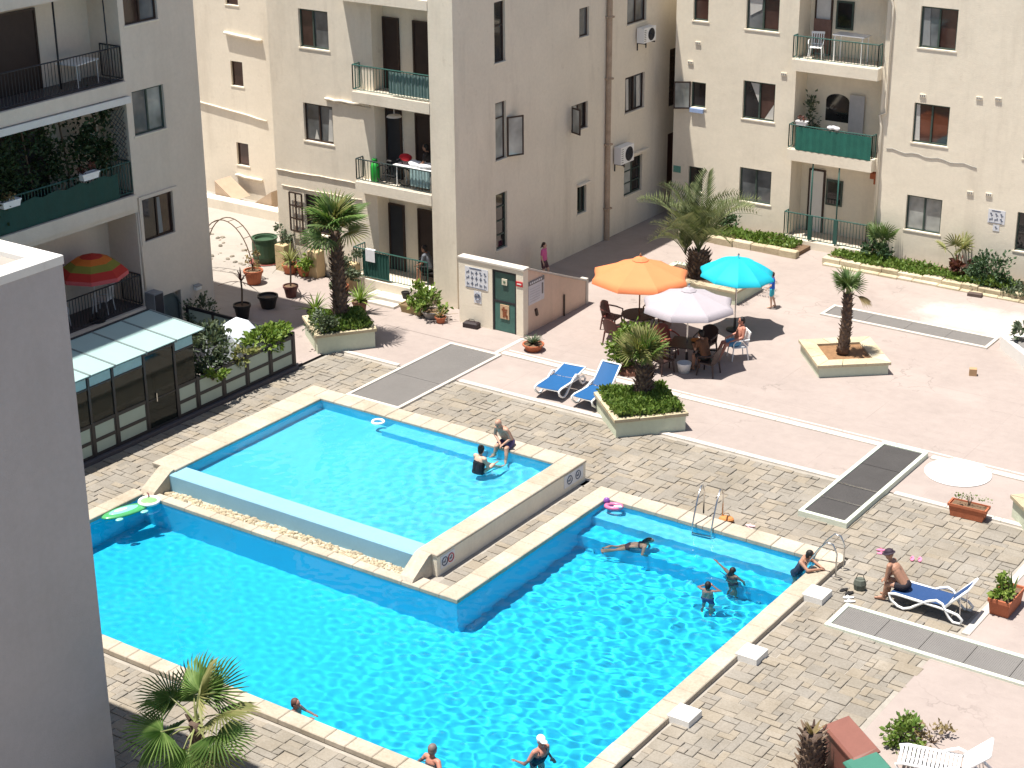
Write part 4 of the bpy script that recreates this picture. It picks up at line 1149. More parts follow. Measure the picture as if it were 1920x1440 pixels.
def blades(mb, n, L, spread, wdt=0.03, base=(0, 0, 0), droop=0.5, g=None):
    """arching strap leaves"""
    g = g or rnd
    for i in range(n):
        a = g.uniform(0, 2 * PI); e = g.uniform(0.15, spread); l = L * g.uniform(0.6, 1.1); w_ = wdt * g.uniform(0.7, 1.2)
        d = Vector((math.cos(a), math.sin(a), 0)); s = Vector((-d.y, d.x, 0)) * w_
        pts = []
        for q in range(5):
            t_ = q / 4; rr = l * (math.sin(e) * t_ + droop * 0.35 * t_ * t_); zz = l * (math.cos(e) * t_ - droop * 0.5 * t_ * t_)
            pts.append(Vector(base) + d * rr + Vector((0, 0, zz)))
        v = []
        for q, p_ in enumerate(pts):
            k = [0.6, 1, 0.9, 0.55, 0.03][q]; v += [p_ - s * k, p_ + Vector((0, 0, -w_ * 0.3)) , p_ + s * k]
        f = []
        for q in range(4): f += [(q * 3, q * 3 + 1, q * 3 + 4, q * 3 + 3), (q * 3 + 1, q * 3 + 2, q * 3 + 5, q * 3 + 4)]
        mb.add(v, f)
    return mb
def potted(label, loc, r, h, potm, kind, size, leafm, name='potted_plant', cat='potted plant', group=None, trough=None, rot=0.0, n=140):
    t = thing(name, label, cat, loc, rot, group, world=False)
    part('pot' if not trough else 'trough', trough_mesh(*trough, h) if trough else pot_mesh(r, h), potm, t)
    b = MB()
    if trough: b.box(-trough[0] * 0.44, trough[0] * 0.44, -trough[1] * 0.44, trough[1] * 0.44, h * 0.8, h * 0.9)
    else: b.lathe([(r * 0.87, h * 0.84), (r * 0.86, h * 0.9), (0.01, h * 0.92)], n=14)
    part('soil', b, soil, t)
    if kind == 'bush':
        b = MB(); 
        for i in range(5): b.tube([(0, 0, h * 0.85), (rnd.uniform(-.3, .3) * size, rnd.uniform(-.3, .3) * size, h + size * 0.7)], 0.008, 4)
        part('stem', b, twig, t)
        sx = (trough[0] * 0.5 if trough else size * 0.6); sy = (trough[1] * 0.55 if trough else size * 0.6)
        part('foliage', leaf_cloud(MB(), (0, 0, h + size * 0.45), (sx, sy, size * 0.5), n, size * 0.2), leafm, t)
    elif kind == 'blades':
        part('foliage', blades(MB(), max(14, n // 6), size, 1.2, 0.028, (0, 0, h * 0.9)), leafm, t)
    elif kind == 'cane':        # bare stem with a tuft on top
        part('stem', MB().tube([(0, 0, h * 0.8), (0.03, 0.02, h + size * 0.35), (0.0, 0.03, h + size * 0.6)], 0.03, 6), twig, t)
        part('foliage', blades(MB(), 16, size * 0.55, 1.7, 0.03, (0, 0.03, h + size * 0.58), 0.7), leafm, t)
    elif kind == 'snake':
        part('foliage', blades(MB(), 9, size, 0.35, 0.035, (0.1, 0.05, h * 0.9), 0.05), palm_leaf, t)
        part('foliage', leaf_cloud(MB(), (-0.05, -0.02, h + size * 0.3), (trough[0] * 0.42, trough[1] * 0.5, size * 0.3), n, size * 0.2), leafm, t)
    return t
gp = 'potted plants in the yard between the two left buildings'
potted('potted reddish cordyline in a black pot by the corner of the shaded house', (-17.1, 11.5, 0), 0.28, 0.5, black_pot, 'cane', 1.3, red_leaf, group=gp)
t = thing('empty_pot', 'empty black plastic pot standing in the shade of the yard', 'pot', (-17.1, 12.75, 0), 0, gp, world=False); part('pot', pot_mesh(0.33, 0.45), black_pot, t); part('soil', MB().lathe([(0.28, 0.37), (0.01, 0.385)], n=14, cap=False), soil, t)
potted('small palm in a dark pot right of the empty black pot', (-17.2, 14.0, 0), 0.25, 0.42, mat('dark_red_pot', (0.10, 0.035, 0.03), 0.6), 'cane', 1.5, palm_leaf_y, group=gp)
potted('terracotta pot at the foot of the metal arch', (-19.2, 14.35, 0), 0.33, 0.5, terracotta, 'bush', 0.35, dry_leaf, group=gp, n=60)
potted('pale leafy plant in a brown pot left of the big fan palm trunk', (-18.3, 16.0, 0), 0.3, 0.4, terracotta, 'bush', 0.9, bright_leaf, group=gp, n=220)
potted('terracotta pot with yellowish fronds below the lattice shutter', (-18.9, 15.9, 0), 0.28, 0.35, terracotta, 'blades', 1.0, palm_leaf_y, group=gp, n=160)
potted('grey leafed bush in a pot behind the big fan palm trunk', (-15.9, 15.1, 0), 0.25, 0.35, terracotta, 'bush', 0.75, grey_leaf, group=gp, n=240)
potted('spiky green plant in a black pot in front of the fan palm planter', (-14.9, 12.6, 0), 0.28, 0.4, black_pot, 'blades', 0.75, bright_leaf, group=gp, n=240)
potted('tall leafy plant in a terracotta pot behind the fan palm planter', (-14.2, 14.0, 0), 0.25, 0.45, mat('brown_pot', (0.17, 0.08, 0.05), 0.7), 'blades', 0.95, bright_leaf, group=gp, n=220)
potted('large leafy trough beside the entrance steps', (-12.75, 15.05, 0), 0.3, 0.3, mat('tan_trough', (0.33, 0.25, 0.13), 0.8), 'bush', 0.75, bright_leaf, trough=(0.9, 0.45), group=gp, n=330)
potted('bushy plant in a low bowl left of the signboard wall', (-12.0, 15.0, 0), 0.32, 0.25, mat('grey_bowl', (0.3, 0.28, 0.26), 0.8), 'bush', 0.8, hedge_leaf, group=gp, n=330)
potted('small dry plant in a pot at the corner of the signboard wall', (-11.45, 14.75, 0), 0.18, 0.22, terracotta, 'blades', 0.5, dry_leaf, group=gp, n=90)
potted('spidery plant in a round terracotta bowl in front of the green door', (-7.55, 14.35, 0.012), 0.33, 0.22, terracotta, 'blades', 0.5, grey_leaf, n=260)
potted('terracotta trough with a little green plant at its right end', (8.0, 10.75, 0.004), 0, 0.34, terracotta, 'bush', 0.28, hedge_leaf, trough=(0.95, 0.36), n=90, rot=0.05)
potted('terracotta trough with a spiky green plant right of the lounger', (10.45, 6.75, 0.004), 0, 0.42, terracotta, 'snake', 0.6, bright_leaf, trough=(0.5, 0.95), n=240)
# tall tan pillar pots by the wall
for x, y, lab, m in ((-19.35, 16.1, 'tall tan pedestal pot with a pale bush at the corner of the sunny wall', grey_leaf), (-17.9, 16.15, 'tall tan pedestal pot with a pale bush below the sunny window', grey_leaf), (-15.95, 15.75, 'tall tan pedestal pot right of the fan palm trunk', grey_leaf)):
    t = thing('pedestal_pot', lab, 'potted plant', (x, y, 0.0), 0, 'tan pedestal pots along the sunny wall', world=False)
    part('pedestal', MB().bev(-0.21, 0.21, -0.21, 0.21, 0, 0.95, 0.02), mat('tan_stone', (0.50, 0.38, 0.22), 0.85), t)
    part('foliage', leaf_cloud(MB(), (0, 0, 1.22), (0.42, 0.4, 0.3), 260, 0.11), m, t)
# planting inside the glass fence
def bush(name, label, c, r, n, size, m, cat='bush', group=None, stems=6):
    t = thing(name, label, cat, (c[0], c[1], max(0, c[2] - r[2])), 0, group)
    b = MB()
    for i in range(stems): b.tube([(c[0], c[1], c[2] - r[2]), (c[0] + rnd.uniform(-.6, .6) * r[0], c[1] + rnd.uniform(-.6, .6) * r[1], c[2] + 0.4 * r[2])], [0.018, 0.006], 4)
    part('stem', b, twig, t)
    part('foliage', leaf_cloud(MB(), c, r, n, size), m, t)
    return t
bush('bush', 'big grey-green bush leaning over the fence beside the aqua canopy', (-13.7, 6.2, 1.25), (0.75, 1.0, 0.62), 1500, 0.17, grey_leaf)
bush('bush', 'bright green creeper spilling over the far end of the fence', (-13.15, 8.35, 1.12), (0.42, 0.75, 0.26), 800, 0.17, bright_leaf)
bush('bush', 'small yellow-green plant hanging over the middle of the fence', (-12.85, 7.0, 1.05), (0.28, 0.42, 0.18), 260, 0.15, palm_leaf_y)
bush('bush', 'small yellowish plant at the fence below the grey-green bush', (-12.7, 5.55, 0.95), (0.18, 0.4, 0.15), 200, 0.13, bright_leaf)
bush('bush', 'grey bare-looking shrub beside the arched garden door', (-17.1, 9.6, 0.75), (0.4, 0.5, 0.6), 330, 0.12, grey_leaf)
# white covered barbecue
b = MB()
prof = [(-0.55, 0.0), (-0.58, 0.75), (-0.48, 1.05), (-0.1, 1.28), (0.3, 1.2), (0.52, 0.95), (0.58, 0.6), (0.55, 0.0)]
v = []; f = []
for i, y in enumerate((-0.75, -0.72, -0.3, 0.2, 0.7, 0.75)):
    k = 0.9 if i in (0, 5) else 1.0
    v += [(x * k, y + 0.03 * math.sin(j * 2 + i), z * k) for j, (x, z) in enumerate(prof)]
n8 = len(prof)
for i in range(5):
    for j in range(n8 - 1): f.append((i * n8 + j, i * n8 + j + 1, (i + 1) * n8 + j + 1, (i + 1) * n8 + j))
f += [tuple(range(n8 - 1, -1, -1)), tuple(5 * n8 + j for j in range(n8))]
single('covered_barbecue', MB().add(v, f), mat('white_tarp', (0.70, 0.74, 0.80), 0.5, 0.05, 3.0, 0.2), 'white weather cover over a barbecue in the fenced garden', 'barbecue cover', (-14.55, 8.3, 0), 0.35, world=False, smooth=False)
# metal arch over the yard
t = thing('garden_arch', 'thin metal arch with climber stems over the sunlit yard', 'arch', (-20.6, 14.6, 0))
for y in (14.4, 14.75):
    part('hoop', MB().tube([(-20.5 + 1.25 * math.cos(PI * i / 20), y, 0.3 + 1.75 * math.sin(PI * i / 20)) for i in range(21)], 0.02, 5), twig, t)
b = MB()
for i in range(3, 20, 2):
    q = PI * i / 20; b.tube([(-20.5 + 1.25 * math.cos(q), 14.4, 0.3 + 1.75 * math.sin(q)), (-20.5 + 1.25 * math.cos(q), 14.75, 0.3 + 1.75 * math.sin(q))], 0.012, 4)
part('crossbar', b, twig, t)
part('climber', leaf_cloud(MB(), (-19.5, 14.5, 0.8), (0.2, 0.3, 0.6), 70, 0.11), dry_leaf, t, kind='stuff')
t = thing('barrel', 'dark green plastic barrel in the sunlit yard', 'barrel', (-20.5, 16.4, 0), world=False)
part('body', MB().lathe([(0.40, 0), (0.46, 0.25), (0.46, 0.7), (0.42, 0.9), (0.36, 0.9), (0.34, 0.8), (0.01, 0.78)], n=20), mat('green_barrel', (0.04, 0.085, 0.045), 0.55), t)
part('rim', MB().lathe([(0.44, 0.86), (0.475, 0.88), (0.475, 0.93), (0.42, 0.93)], n=20, cap=False), mat('green_barrel', (0.04, 0.085, 0.045), 0.55), t)
part('base_tray', MB().lathe([(0.5, 0), (0.6, 0.03), (0.58, 0.04), (0.5, 0.02)], n=20), mat('red_tray', (0.18, 0.05, 0.04), 0.7), t)
single('gas_bottle', MB().lathe([(0.10, 0), (0.11, 0.3), (0.05, 0.42), (0.03, 0.5), (0.035, 0.56)], (0, 0, 0), 12), mat('dark_red_bottle', (0.16, 0.03, 0.04), 0.5), 'dark red bottle standing on the bright yard near the shaded house', 'bottle', (-22.3, 14.6, 0), world=False, smooth=True)
# rubble, kerb wall and ramp cheeks at the far yard
b = MB(); b.bev(-38, -19.9, 20.3, 20.75, 0, 0.42, 0.03)
single('yard_wall', b, cream, 'low cream retaining wall at the back of the sunlit yard', 'wall', (-26, 20.5, 0))
for k, (x, y, s) in enumerate(((-26.6, 21.2, 0.6), (-24.6, 21.2, -0.6))):
    v = [(x - s * 0.8, y - 0.4, 0.3), (x + s * 0.9, y - 0.4, 0.3), (x - s * 0.8, y - 0.4, 0.95), (x - s * 0.8, y + 0.5, 0.3), (x + s * 0.9, y + 0.5, 0.3), (x - s * 0.8, y + 0.5, 0.95)]
    single('ramp_cheek', MB().add(v, [(0, 1, 2), (5, 4, 3), (0, 3, 4, 1), (1, 4, 5, 2), (2, 5, 3, 0)]), mat('orange_render', (0.42, 0.32, 0.235), 0.9, 0.15, 3.0), ('sloping orange cheek wall behind the low yard wall, left one', 'sloping orange cheek wall behind the low yard wall, right one')[k], 'wall', (x, y, 0.3), group='cheek walls behind the yard wall')
b = MB()
for i in range(45):
    x, y = rnd.uniform(-25, -20.8), rnd.uniform(15.2, 17.8); r = rnd.uniform(0.03, 0.09)
    b.ell((x, y, r * 0.3), (r * 1.4, r, r * 0.6), 6, 4, rz(rnd.uniform(0, 3)))
o = bpy.data.objects.new('rubble', b.mesh('rubble', stone('rubble_stone', [(0.30, 0.265, 0.22), (0.36, 0.32, 0.27), (0.22, 0.2, 0.17)]))); C.objects.link(o); o['kind'] = 'stuff'; o['label'] = 'loose stones scattered over the sunlit yard'; o['category'] = 'rubble'

# ------------------------------------------------------------------ things on the left balconies
t = thing('beach_umbrella', 'rainbow striped beach umbrella on the lower shaded balcony', 'umbrella', (-17.85, 6.0, 1.14), world=False)
part('pole', MB().tube([(0, 0, 0.3), (0.0, 0.0, 2.35)], 0.02, 8), white_plastic, t)
part('base', MB().lathe([(0.25, 0.28), (0.25, 0.34), (0.05, 0.40), (0.04, 0.58)], n=14), black_metal, t)
prof = [(0.02, 2.42), (0.35, 2.34), (0.62, 2.22), (0.85, 2.06), (1.05, 1.86), (1.06, 1.74)]
cols = [('red_cloth', (0.45, 0.03, 0.02)), ('orange_cloth', (0.6, 0.15, 0.02)), ('olive_cloth', (0.22, 0.20, 0.03)), ('red_cloth', (0.45, 0.03, 0.02)), ('pink_cloth', (0.6, 0.12, 0.12))]
for k in range(5):
    part('canopy_band', MB().lathe([prof[k], prof[k + 1]], n=8, cap=False), mat(*cols[k], 0.8, 0.08), t, label=('red', 'orange', 'olive green', 'red', 'pink')[k] + ' band of the umbrella canopy')
def plastic_chair(label, loc, rot, m, group=None, seat_z=0.43):
    t = thing('plastic_chair', label, 'chair', loc, rot, group, world=False)
    part('seat', MB().bev(-0.23, 0.23, -0.23, 0.23, seat_z - 0.03, seat_z, 0.01), m, t)
    for sx in (-1, 1):
        for sy in (-1, 1): part('leg', MB().tube([(sx * 0.21, sy * 0.21, seat_z - 0.02), (sx * 0.25, sy * 0.26, 0)], [0.022, 0.017], 6), m, t)
    b = MB()
    for i in range(6):
        x = -0.2 + 0.08 * i; b.obox((x, 0.27, seat_z + 0.22), (0.035, 0.02, 0.42), rx(-0.18))
    b.obox((0, 0.31, seat_z + 0.43), (0.47, 0.03, 0.08), rx(-0.18)); b.obox((0, 0.24, seat_z + 0.04), (0.46, 0.03, 0.05), rx(-0.18))
    part('backrest', b, m, t)
    for sx in (-1, 1): part('armrest', MB().tube([(sx * 0.25, 0.28, seat_z + 0.24), (sx * 0.26, -0.15, seat_z + 0.22), (sx * 0.25, -0.23, seat_z + 0.12), (sx * 0.22, -0.22, seat_z - 0.02)], 0.018, 6), m, t)
    return t
plastic_chair('white plastic chair left of the rainbow umbrella pole', (-18.25, 4.9, 1.43), 2.2, white_plastic, 'chairs on the lower shaded balcony')
plastic_chair('white plastic chair right of the rainbow umbrella pole', (-18.3, 6.7, 1.43), -1.2, white_plastic, 'chairs on the lower shaded balcony')
def table(name, label, loc, rot, lx, ly, h, m, round_=False, group=None, cat='table'):
    t = thing(name, label, cat, loc, rot, group, world=False)
    part('table_top', MB().lathe([(lx / 2, h - 0.03), (lx / 2, h), (0.01, h)], n=24) if round_ else MB().bev(-lx / 2, lx / 2, -ly / 2, ly / 2, h - 0.035, h, 0.01), m, t)
    for sx in (-1, 1):
        for sy in (-1, 1):
            k = 0.6 if round_ else 0.86
            part('leg', MB().tube([(sx * lx / 2 * k, sy * ly / 2 * k, h - 0.03), (sx * lx / 2 * k, sy * ly / 2 * k, 0)], 0.022, 6), m, t)
    return t
table('folding_table', 'white striped folding table on the top shaded balcony', (-18.35, 6.65, 8.475), 0.2, 0.75, 1.1, 0.72, white_plastic)
b = MB()
for z in (0.42, 0.0): pass
t = thing('flower_box', 'white flower box hung on the green balcony rail', 'flower box', (-17.58, 5.98, 5.92), world=False)
part('trough', trough_mesh(0.24, 0.66, 0.2), white_plastic, t); part('foliage', leaf_cloud(MB(), (0, 0, 0.3), (0.12, 0.3, 0.14), 60, 0.1), red_leaf, t)
t = thing('flower_box', 'white flower box at the left end of the green balcony rail', 'flower box', (-17.58, 3.0, 5.8), world=False)
part('trough', trough_mesh(0.24, 0.66, 0.2), white_plastic, t); part('foliage', leaf_cloud(MB(), (0, 0, 0.3), (0.12, 0.3, 0.16), 60, 0.1), dry_leaf, t)
for k, (y, z, r) in enumerate(((4.2, 6.9, 0.85), (5.6, 6.9, 0.9), (6.9, 7.1, 0.6), (2.9, 6.8, 0.85))):
    lab = ['dark climbing plant filling the left middle of the planted balcony', 'dark climbing plant right of centre on the planted balcony', 'dark climbing plant beside the lattice on the planted balcony', 'dark climbing plant at the left end of the planted balcony'][k]
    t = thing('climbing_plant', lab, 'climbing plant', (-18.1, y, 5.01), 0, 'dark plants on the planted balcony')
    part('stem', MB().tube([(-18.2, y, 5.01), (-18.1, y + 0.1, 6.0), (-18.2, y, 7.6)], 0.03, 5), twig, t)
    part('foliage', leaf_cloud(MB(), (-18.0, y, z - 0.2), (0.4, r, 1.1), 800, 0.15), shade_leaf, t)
t = thing('wall_lamp', 'small white bulkhead lamp on the shaded wall corner', 'lamp', (-17.62, 10.08, 1.38), world=False)
part('lamp_body', MB().obox((0, 0, 0), (0.12, 0.24, 0.13), rz(0)), white_plastic, t)
part('lamp_hood', MB().obox((0.02, 0, 0.075), (0.16, 0.26, 0.02), ry(0.2)), mat('grey_hood', (0.3, 0.3, 0.3), 0.5), t)
t = thing('boiler_box', 'grey metal cabinet beside the arched garden door', 'cabinet', (-17.5, 8.05, 0.0), world=False)
part('cabinet', MB().bev(-0.18, 0.22, -0.2, 0.2, 0.85, 1.85, 0.02), mat('grey_cabinet', (0.22, 0.23, 0.24), 0.5), t); part('door', MB().box(0.222, 0.235, -0.17, 0.17, 0.9, 1.8), mat('dark_cabinet_door', (0.03, 0.03, 0.04), 0.5), t)
for sy in (-1, 1): part('leg', MB().box(-0.15, 0.15, sy * 0.16 - 0.03, sy * 0.16 + 0.03, 0, 0.85), black_metal, t)
# ------------------------------------------------------------------ palms
def fan_leaf(L, R, nseg=22, span=2.1, droop=0.25, seed=0):
    g = random.Random(seed)
    b = MB()
    da = 2 * span / nseg
    for i in range(nseg):
        a = -span + da * (i + 0.5)
        l = R * (0.72 + 0.28 * math.cos(a * 0.62)) * g.uniform(0.92, 1.05)
        m_ = l * 0.42
        def pt(r, ang, fold):
            x = r * math.cos(ang); y = r * math.sin(ang)
            z = -droop * r * r / R + fold + 0.10 * abs(math.sin(ang)) * r
            return (L + x, y, z)
        w_ = da * 0.5
        e = 0.02 * R
        v = [pt(0.03, a - w_, 0), pt(0.03, a + w_, 0), pt(m_ * 0.55, a - w_, -e), pt(m_ * 0.55, a, e), pt(m_ * 0.55, a + w_, -e),
             pt(m_, a - w_ * 0.8, -e), pt(m_, a, e), pt(m_, a + w_ * 0.8, -e),
             pt(l * 0.8, a - w_ * 0.36, -e * 2), pt(l * 0.8, a, 0), pt(l * 0.8, a + w_ * 0.36, -e * 2), pt(l, a + g.uniform(-.03, .03), -R * g.uniform(0.02, 0.14))]
        b.add(v, [(0, 1, 4, 3), (0, 3, 2), (2, 3, 6, 5), (3, 4, 7, 6), (5, 6, 9, 8), (6, 7, 10, 9), (8, 9, 11), (9, 10, 11)])
    return b
def petiole_mesh(L):
    return MB().tube([(0, 0, -0.05), (L * 0.5, 0, 0.03), (L + 0.05, 0, 0.0)], [0.03, 0.016, 0.012], 5)
def feather_leaf(L, seed=0, n=30):
    g = random.Random(seed); b = MB()
    def rp(t_): return Vector((L * (t_ - 0.10 * t_ ** 3), 0, L * (0.10 * math.sin(t_ * 2.2) - 0.42 * t_ ** 2.6)))
    b.tube([rp(q / 10) for q in range(11)], [0.022 * (1 - 0.085 * q) for q in range(11)], 5)
    for i in range(n):
        t_ = 0.12 + 0.86 * i / n; p_ = rp(t_); l = L * 0.24 * math.sin(PI * (0.15 + 0.8 * t_)) ** 0.7 * g.uniform(0.85, 1.1)
        for s in (-1, 1):
            d = Vector((0.62 + 0.3 * t_, s * 0.72, 0.30 + g.uniform(-.12, .12))).normalized(); q = Vector((-d.y, d.x, 0)).normalized() * 0.026
            tip = p_ + d * l + Vector((0, 0, -0.1 * l)); mid = p_ + d * l * 0.5 + Vector((0, 0, 0.02))
            b.add([p_, mid - q, tip, mid + q], [(0, 1, 2, 3)])
    return b
def trunk(t, base, top, r0, r1, n_scale, spike=0.10, wob=0.03):
    k = 10; pts = []; rs = []
    B = Vector(base); T_ = Vector(top)
    for i in range(k + 1):
        q = i / k; p_ = B.lerp(T_, q); p_.x += wob * math.sin(q * 3); pts.append(p_); rs.append(r0 + (r1 - r0) * q + (0.03 if i == 0 else 0))
    part('trunk', MB().tube(pts, rs, 14), trunk_mat, t, True)
    b = MB(); H = (T_ - B).length
    for i in range(n_scale):
        q = (i + 0.5) / n_scale; a = i * 2.399963
        p_ = B.lerp(T_, q); p_.x += wob * math.sin(q * 3); rr = r0 + (r1 - r0) * q
        d = Vector((math.cos(a), math.sin(a), 0)); s = Vector((-d.y, d.x, 0)) * rnd.uniform(0.03, 0.055)
        c = p_ + d * (rr - 0.015); s_ = spike * rnd.uniform(0.6, 1.3)
        tip = c + d * s_ * 0.75 + Vector((0, 0, s_))
        b.add([c - s, c + s, c + Vector((0, 0, 0.06)) + s * 0.7, c + Vector((0, 0, 0.06)) - s * 0.7, tip - s * 0.35, tip + s * 0.35, tip + Vector((0, 0, -0.02)) - d * 0.025],
              [(0, 1, 5, 4), (1, 2, 6, 5), (2, 3, 6), (3, 0, 4, 6), (4, 5, 6)])
    part('leaf_bases', b, trunk_tip, t, kind='stuff')
def fan_palm(name, label, base, top, r0, r1, fronds, L, R, leafm=None, nsc=150, spike=0.1, seed=1, nseg=22, droop=0.25, group=None):
    """fronds: list of (azimuth, elevation) in degrees"""
    t = thing(name, label, 'palm tree', base, 0, group)
    trunk(t, base, top, r0, r1, nsc, spike)
    g = random.Random(seed)
    mats_ = leafm or [palm_leaf]
    var = []
    for m_ in mats_:
        for k in range(2):
            var.append((fan_leaf(L, R, nseg, 2.0 + 0.15 * k, droop, seed + k).mesh('frond', m_), m_))
    pm = petiole_mesh(L).mesh('petiole', petiole)
    off = Vector(top) - Vector(base)
    for i, (az, el) in enumerate(fronds):
        me = var[i % len(var)][0] if len(mats_) == 1 else (var[g.randrange(len(var))][0])
        o = bpy.data.objects.new('frond', me); C.objects.link(o); o.parent = t
        o.location = off + Vector((0, 0, g.uniform(-0.08, 0.05)))
        s = g.uniform(0.88, 1.1); o.scale = (s, s, s)
        o.rotation_euler = (Matrix.Rotation(math.radians(az), 3, 'Z') @ Matrix.Rotation(-math.radians(el), 3, 'Y') @ Matrix.Rotation(g.uniform(-0.4, 0.4), 3, 'X')).to_euler()
        q = bpy.data.objects.new('petiole', pm); C.objects.link(q); q.parent = o
    return t
def ring(n, el, jit=12, start=0, seed=3):
    g = random.Random(seed); return [(start + 360 * i / n + g.uniform(-jit, jit), el + g.uniform(-jit, jit)) for i in range(n)]
fan_palm('fan_palm', 'tall fan palm with shaggy trunk in the planter near the shaded house', (-13.12, 11.75, 0.55), (-13.2, 11.75, 3.6), 0.25, 0.15,
         ring(4, 80, 8, 10) + ring(6, 62, 12, 30) + ring(5, 38, 14, 0) + ring(3, 8, 14, 20), 0.52, 0.78, [palm_leaf_b, palm_leaf, palm_leaf_y], 230, 0.15, 5)
fan_palm('fan_palm', 'short fan palm with upright pale fronds in the hedge planter behind the blue loungers', (-2.0, 11.65, 0.50), (-2.0, 11.65, 1.62), 0.25, 0.21,
         ring(4, 82, 6, 0) + ring(6, 68, 8, 20) + ring(4, 52, 8, 5), 0.50, 0.66, [palm_leaf_y, palm_leaf_b, palm_leaf_y], 140, 0.14, 9, droop=0.05)
fan_palm('fan_palm', 'slim fan palm in the square stone planter on the open terrace', (0.93, 18.55, 0.42), (0.97, 18.55, 2.30), 0.18, 0.13,
         [(200, 66), (150, 74), (250, 60), (20, 70), (60, 58), (300, 72), (120, 55), (180, 84)], 0.34, 0.54, [palm_leaf], 110, 0.11, 14)
o = fan_leaf(0.3, 0.5, 16, 0.9, 0.4, 77).mesh('dry_frond', dry_leaf)
q = bpy.data.objects.new('dry_frond', o); C.objects.link(q); q.parent = [x for x in bpy.data.objects if x.name.startswith('fan_palm')][-1]
q.location = (0.04, 0, 1.86); q.rotation_euler = (0, 0.12, math.radians(10)); q['label'] = 'dry brown frond hanging to the right'
qs = bpy.data.objects.new('petiole', petiole_mesh(0.3).mesh('petiole', twig)); C.objects.link(qs); qs.parent = q
fan_palm('fan_palm', 'young fan palm with big open fronds in the bottom left corner by the pool', (0.75, -9.05, 0), (0.8, -9.05, 1.95), 0.14, 0.12,
         [(95, 72), (60, 52), (130, 55), (185, 30), (165, 8), (15, 25), (-10, 2), (250, 10), (300, -25), (215, -28), (275, -40), (340, -30), (40, 78)], 0.62, 0.76, [palm_leaf_b, palm_leaf_b, palm_leaf_y], 60, 0.11, 21, nseg=30)
t = thing('palm_stump', 'bare shaggy palm trunk beside the bins at the bottom of the picture', 'palm stump', (9.72, -1.72, 0))
trunk(t, (9.72, -1.72, -0.02), (9.72, -1.72, 1.0), 0.27, 0.2, 120, 0.13)
part('dry_stub', blades(MB(), 9, 0.4, 0.7, 0.04, (9.72, -1.72, 0.95), 0.2), dry_leaf, t)
# date palm with several stems
t = thing('date_palm', 'bushy date palm with arching feathery fronds behind the orange umbrella', 'palm tree', (-6.25, 22.5, 0.4))
trunk(t, (-6.3, 22.5, 0.38), (-6.3, 22.5, 1.25), 0.36, 0.32, 150, 0.17)
for k, (ox, oy, zt, n_, seed) in enumerate(((0, 0, 1.2, 20, 1), (-0.55, 0.1, 1.0, 8, 2))):
    ms = [feather_leaf(2.9 if k == 0 else 2.0, seed + q).mesh('frond', date_leaf) for q in range(3)]
    g = random.Random(seed + 40)
    for i in range(n_):
        o = bpy.data.objects.new('frond', ms[i % 3]); C.objects.link(o); o.parent = t
        o.location = (-0.05 + ox, oy, zt - 0.4 + g.uniform(0, 0.12))
        el = g.choice((80, 66, 56, 48, 38, 28, 58, 64)) + g.uniform(-8, 8)
        s = g.uniform(0.8, 1.08); o.scale = (s, s, s)
        o.rotation_euler = (Matrix.Rotation(i * 2.39996 + g.uniform(-.2, .2), 3, 'Z') @ Matrix.Rotation(-math.radians(el), 3, 'Y')).to_euler()

# ------------------------------------------------------------------ planters
def diamond(c, r, rot=0.0): return [(c[0] + r * math.cos(rot + PI / 2 * k), c[1] + r * math.sin(rot + PI / 2 * k)) for k in range(4)]
def planter(label, c, half, h, wallm, rot=0.0, capm=None, capw=0.22, soilm=None, fill=0.9, cap_h=0.09):
    """diamond-set square planter: four walls, four cap stones, soil"""
    t = thing('planter', label, 'planter', (c[0], c[1], 0), 0, 'square planters set diagonally on the terrace')
    O = diamond(c, half, rot); I = diamond(c, half - 0.28, rot)
    for k in range(4):
        a, b_, ci, di = O[k], O[(k + 1) % 4], I[(k + 1) % 4], I[k]
        part('wall', MB().prism([a, b_, ci, di], -0.03, h), wallm, t)
    if capm:
        O2 = diamond(c, half + 0.09, rot); I2 = diamond(c, half - capw * 1.6, rot)
        for k in range(4):
            a, b_, ci, di = [Vector((*q, 0)) for q in (O2[k], O2[(k + 1) % 4], I2[(k + 1) % 4], I2[k])]
            nseg = 3
            for s in range(nseg):
                f0, f1 = s / nseg + 0.004, (s + 1) / nseg - 0.004
                p_ = [a.lerp(b_, f0), a.lerp(b_, f1), di.lerp(ci, f1), di.lerp(ci, f0)]
                part('cap_stone', MB().prism([(v_.x, v_.y) for v_ in p_], h + 0.002, h + cap_h + rnd.uniform(-0.006, 0.006)), capm, t)
    part('soil', MB().prism(diamond(c, half - 0.29, rot), 0, h * fill), soilm or soil, t)
    return t
planter('pale green planter with a clipped hedge and short palm beside the blue loungers', (-1.95, 11.45), 1.42, 0.46, pale_green, math.radians(3), kerbstone_mat, 0.2)
planter('square planter with a limestone rim holding the slim palm', (0.93, 18.65), 1.50, 0.33, pale_green, math.radians(-4), kerbstone_mat, 0.34, mat('brown_earth', (0.25, 0.14, 0.07), 0.95, 0.3, 8.0, 0.8), 1.05)
planter('pale green planter under the tall fan palm with stone rim', (-13.1, 11.65), 1.30, 0.55, pale_green, math.radians(8), kerbstone_mat, 0.2)
planter('white walled planter at the right edge of the upper terrace', (5.95, 22.5), 1.55, 0.42, white_paint, 0.0, None, soilm=mat('grey_soil', (0.2, 0.19, 0.18), 0.95, 0.3, 8.0, 0.5), fill=0.95)
planter('pale green planter cut off by the right edge of the picture', (10.35, 11.35), 1.45, 0.5, pale_green, 0.0, kerbstone_mat, 0.2)
t = thing('planter', 'cream walled planter around the date palm behind the teal umbrella', 'planter', (-6, 22.5, 0))
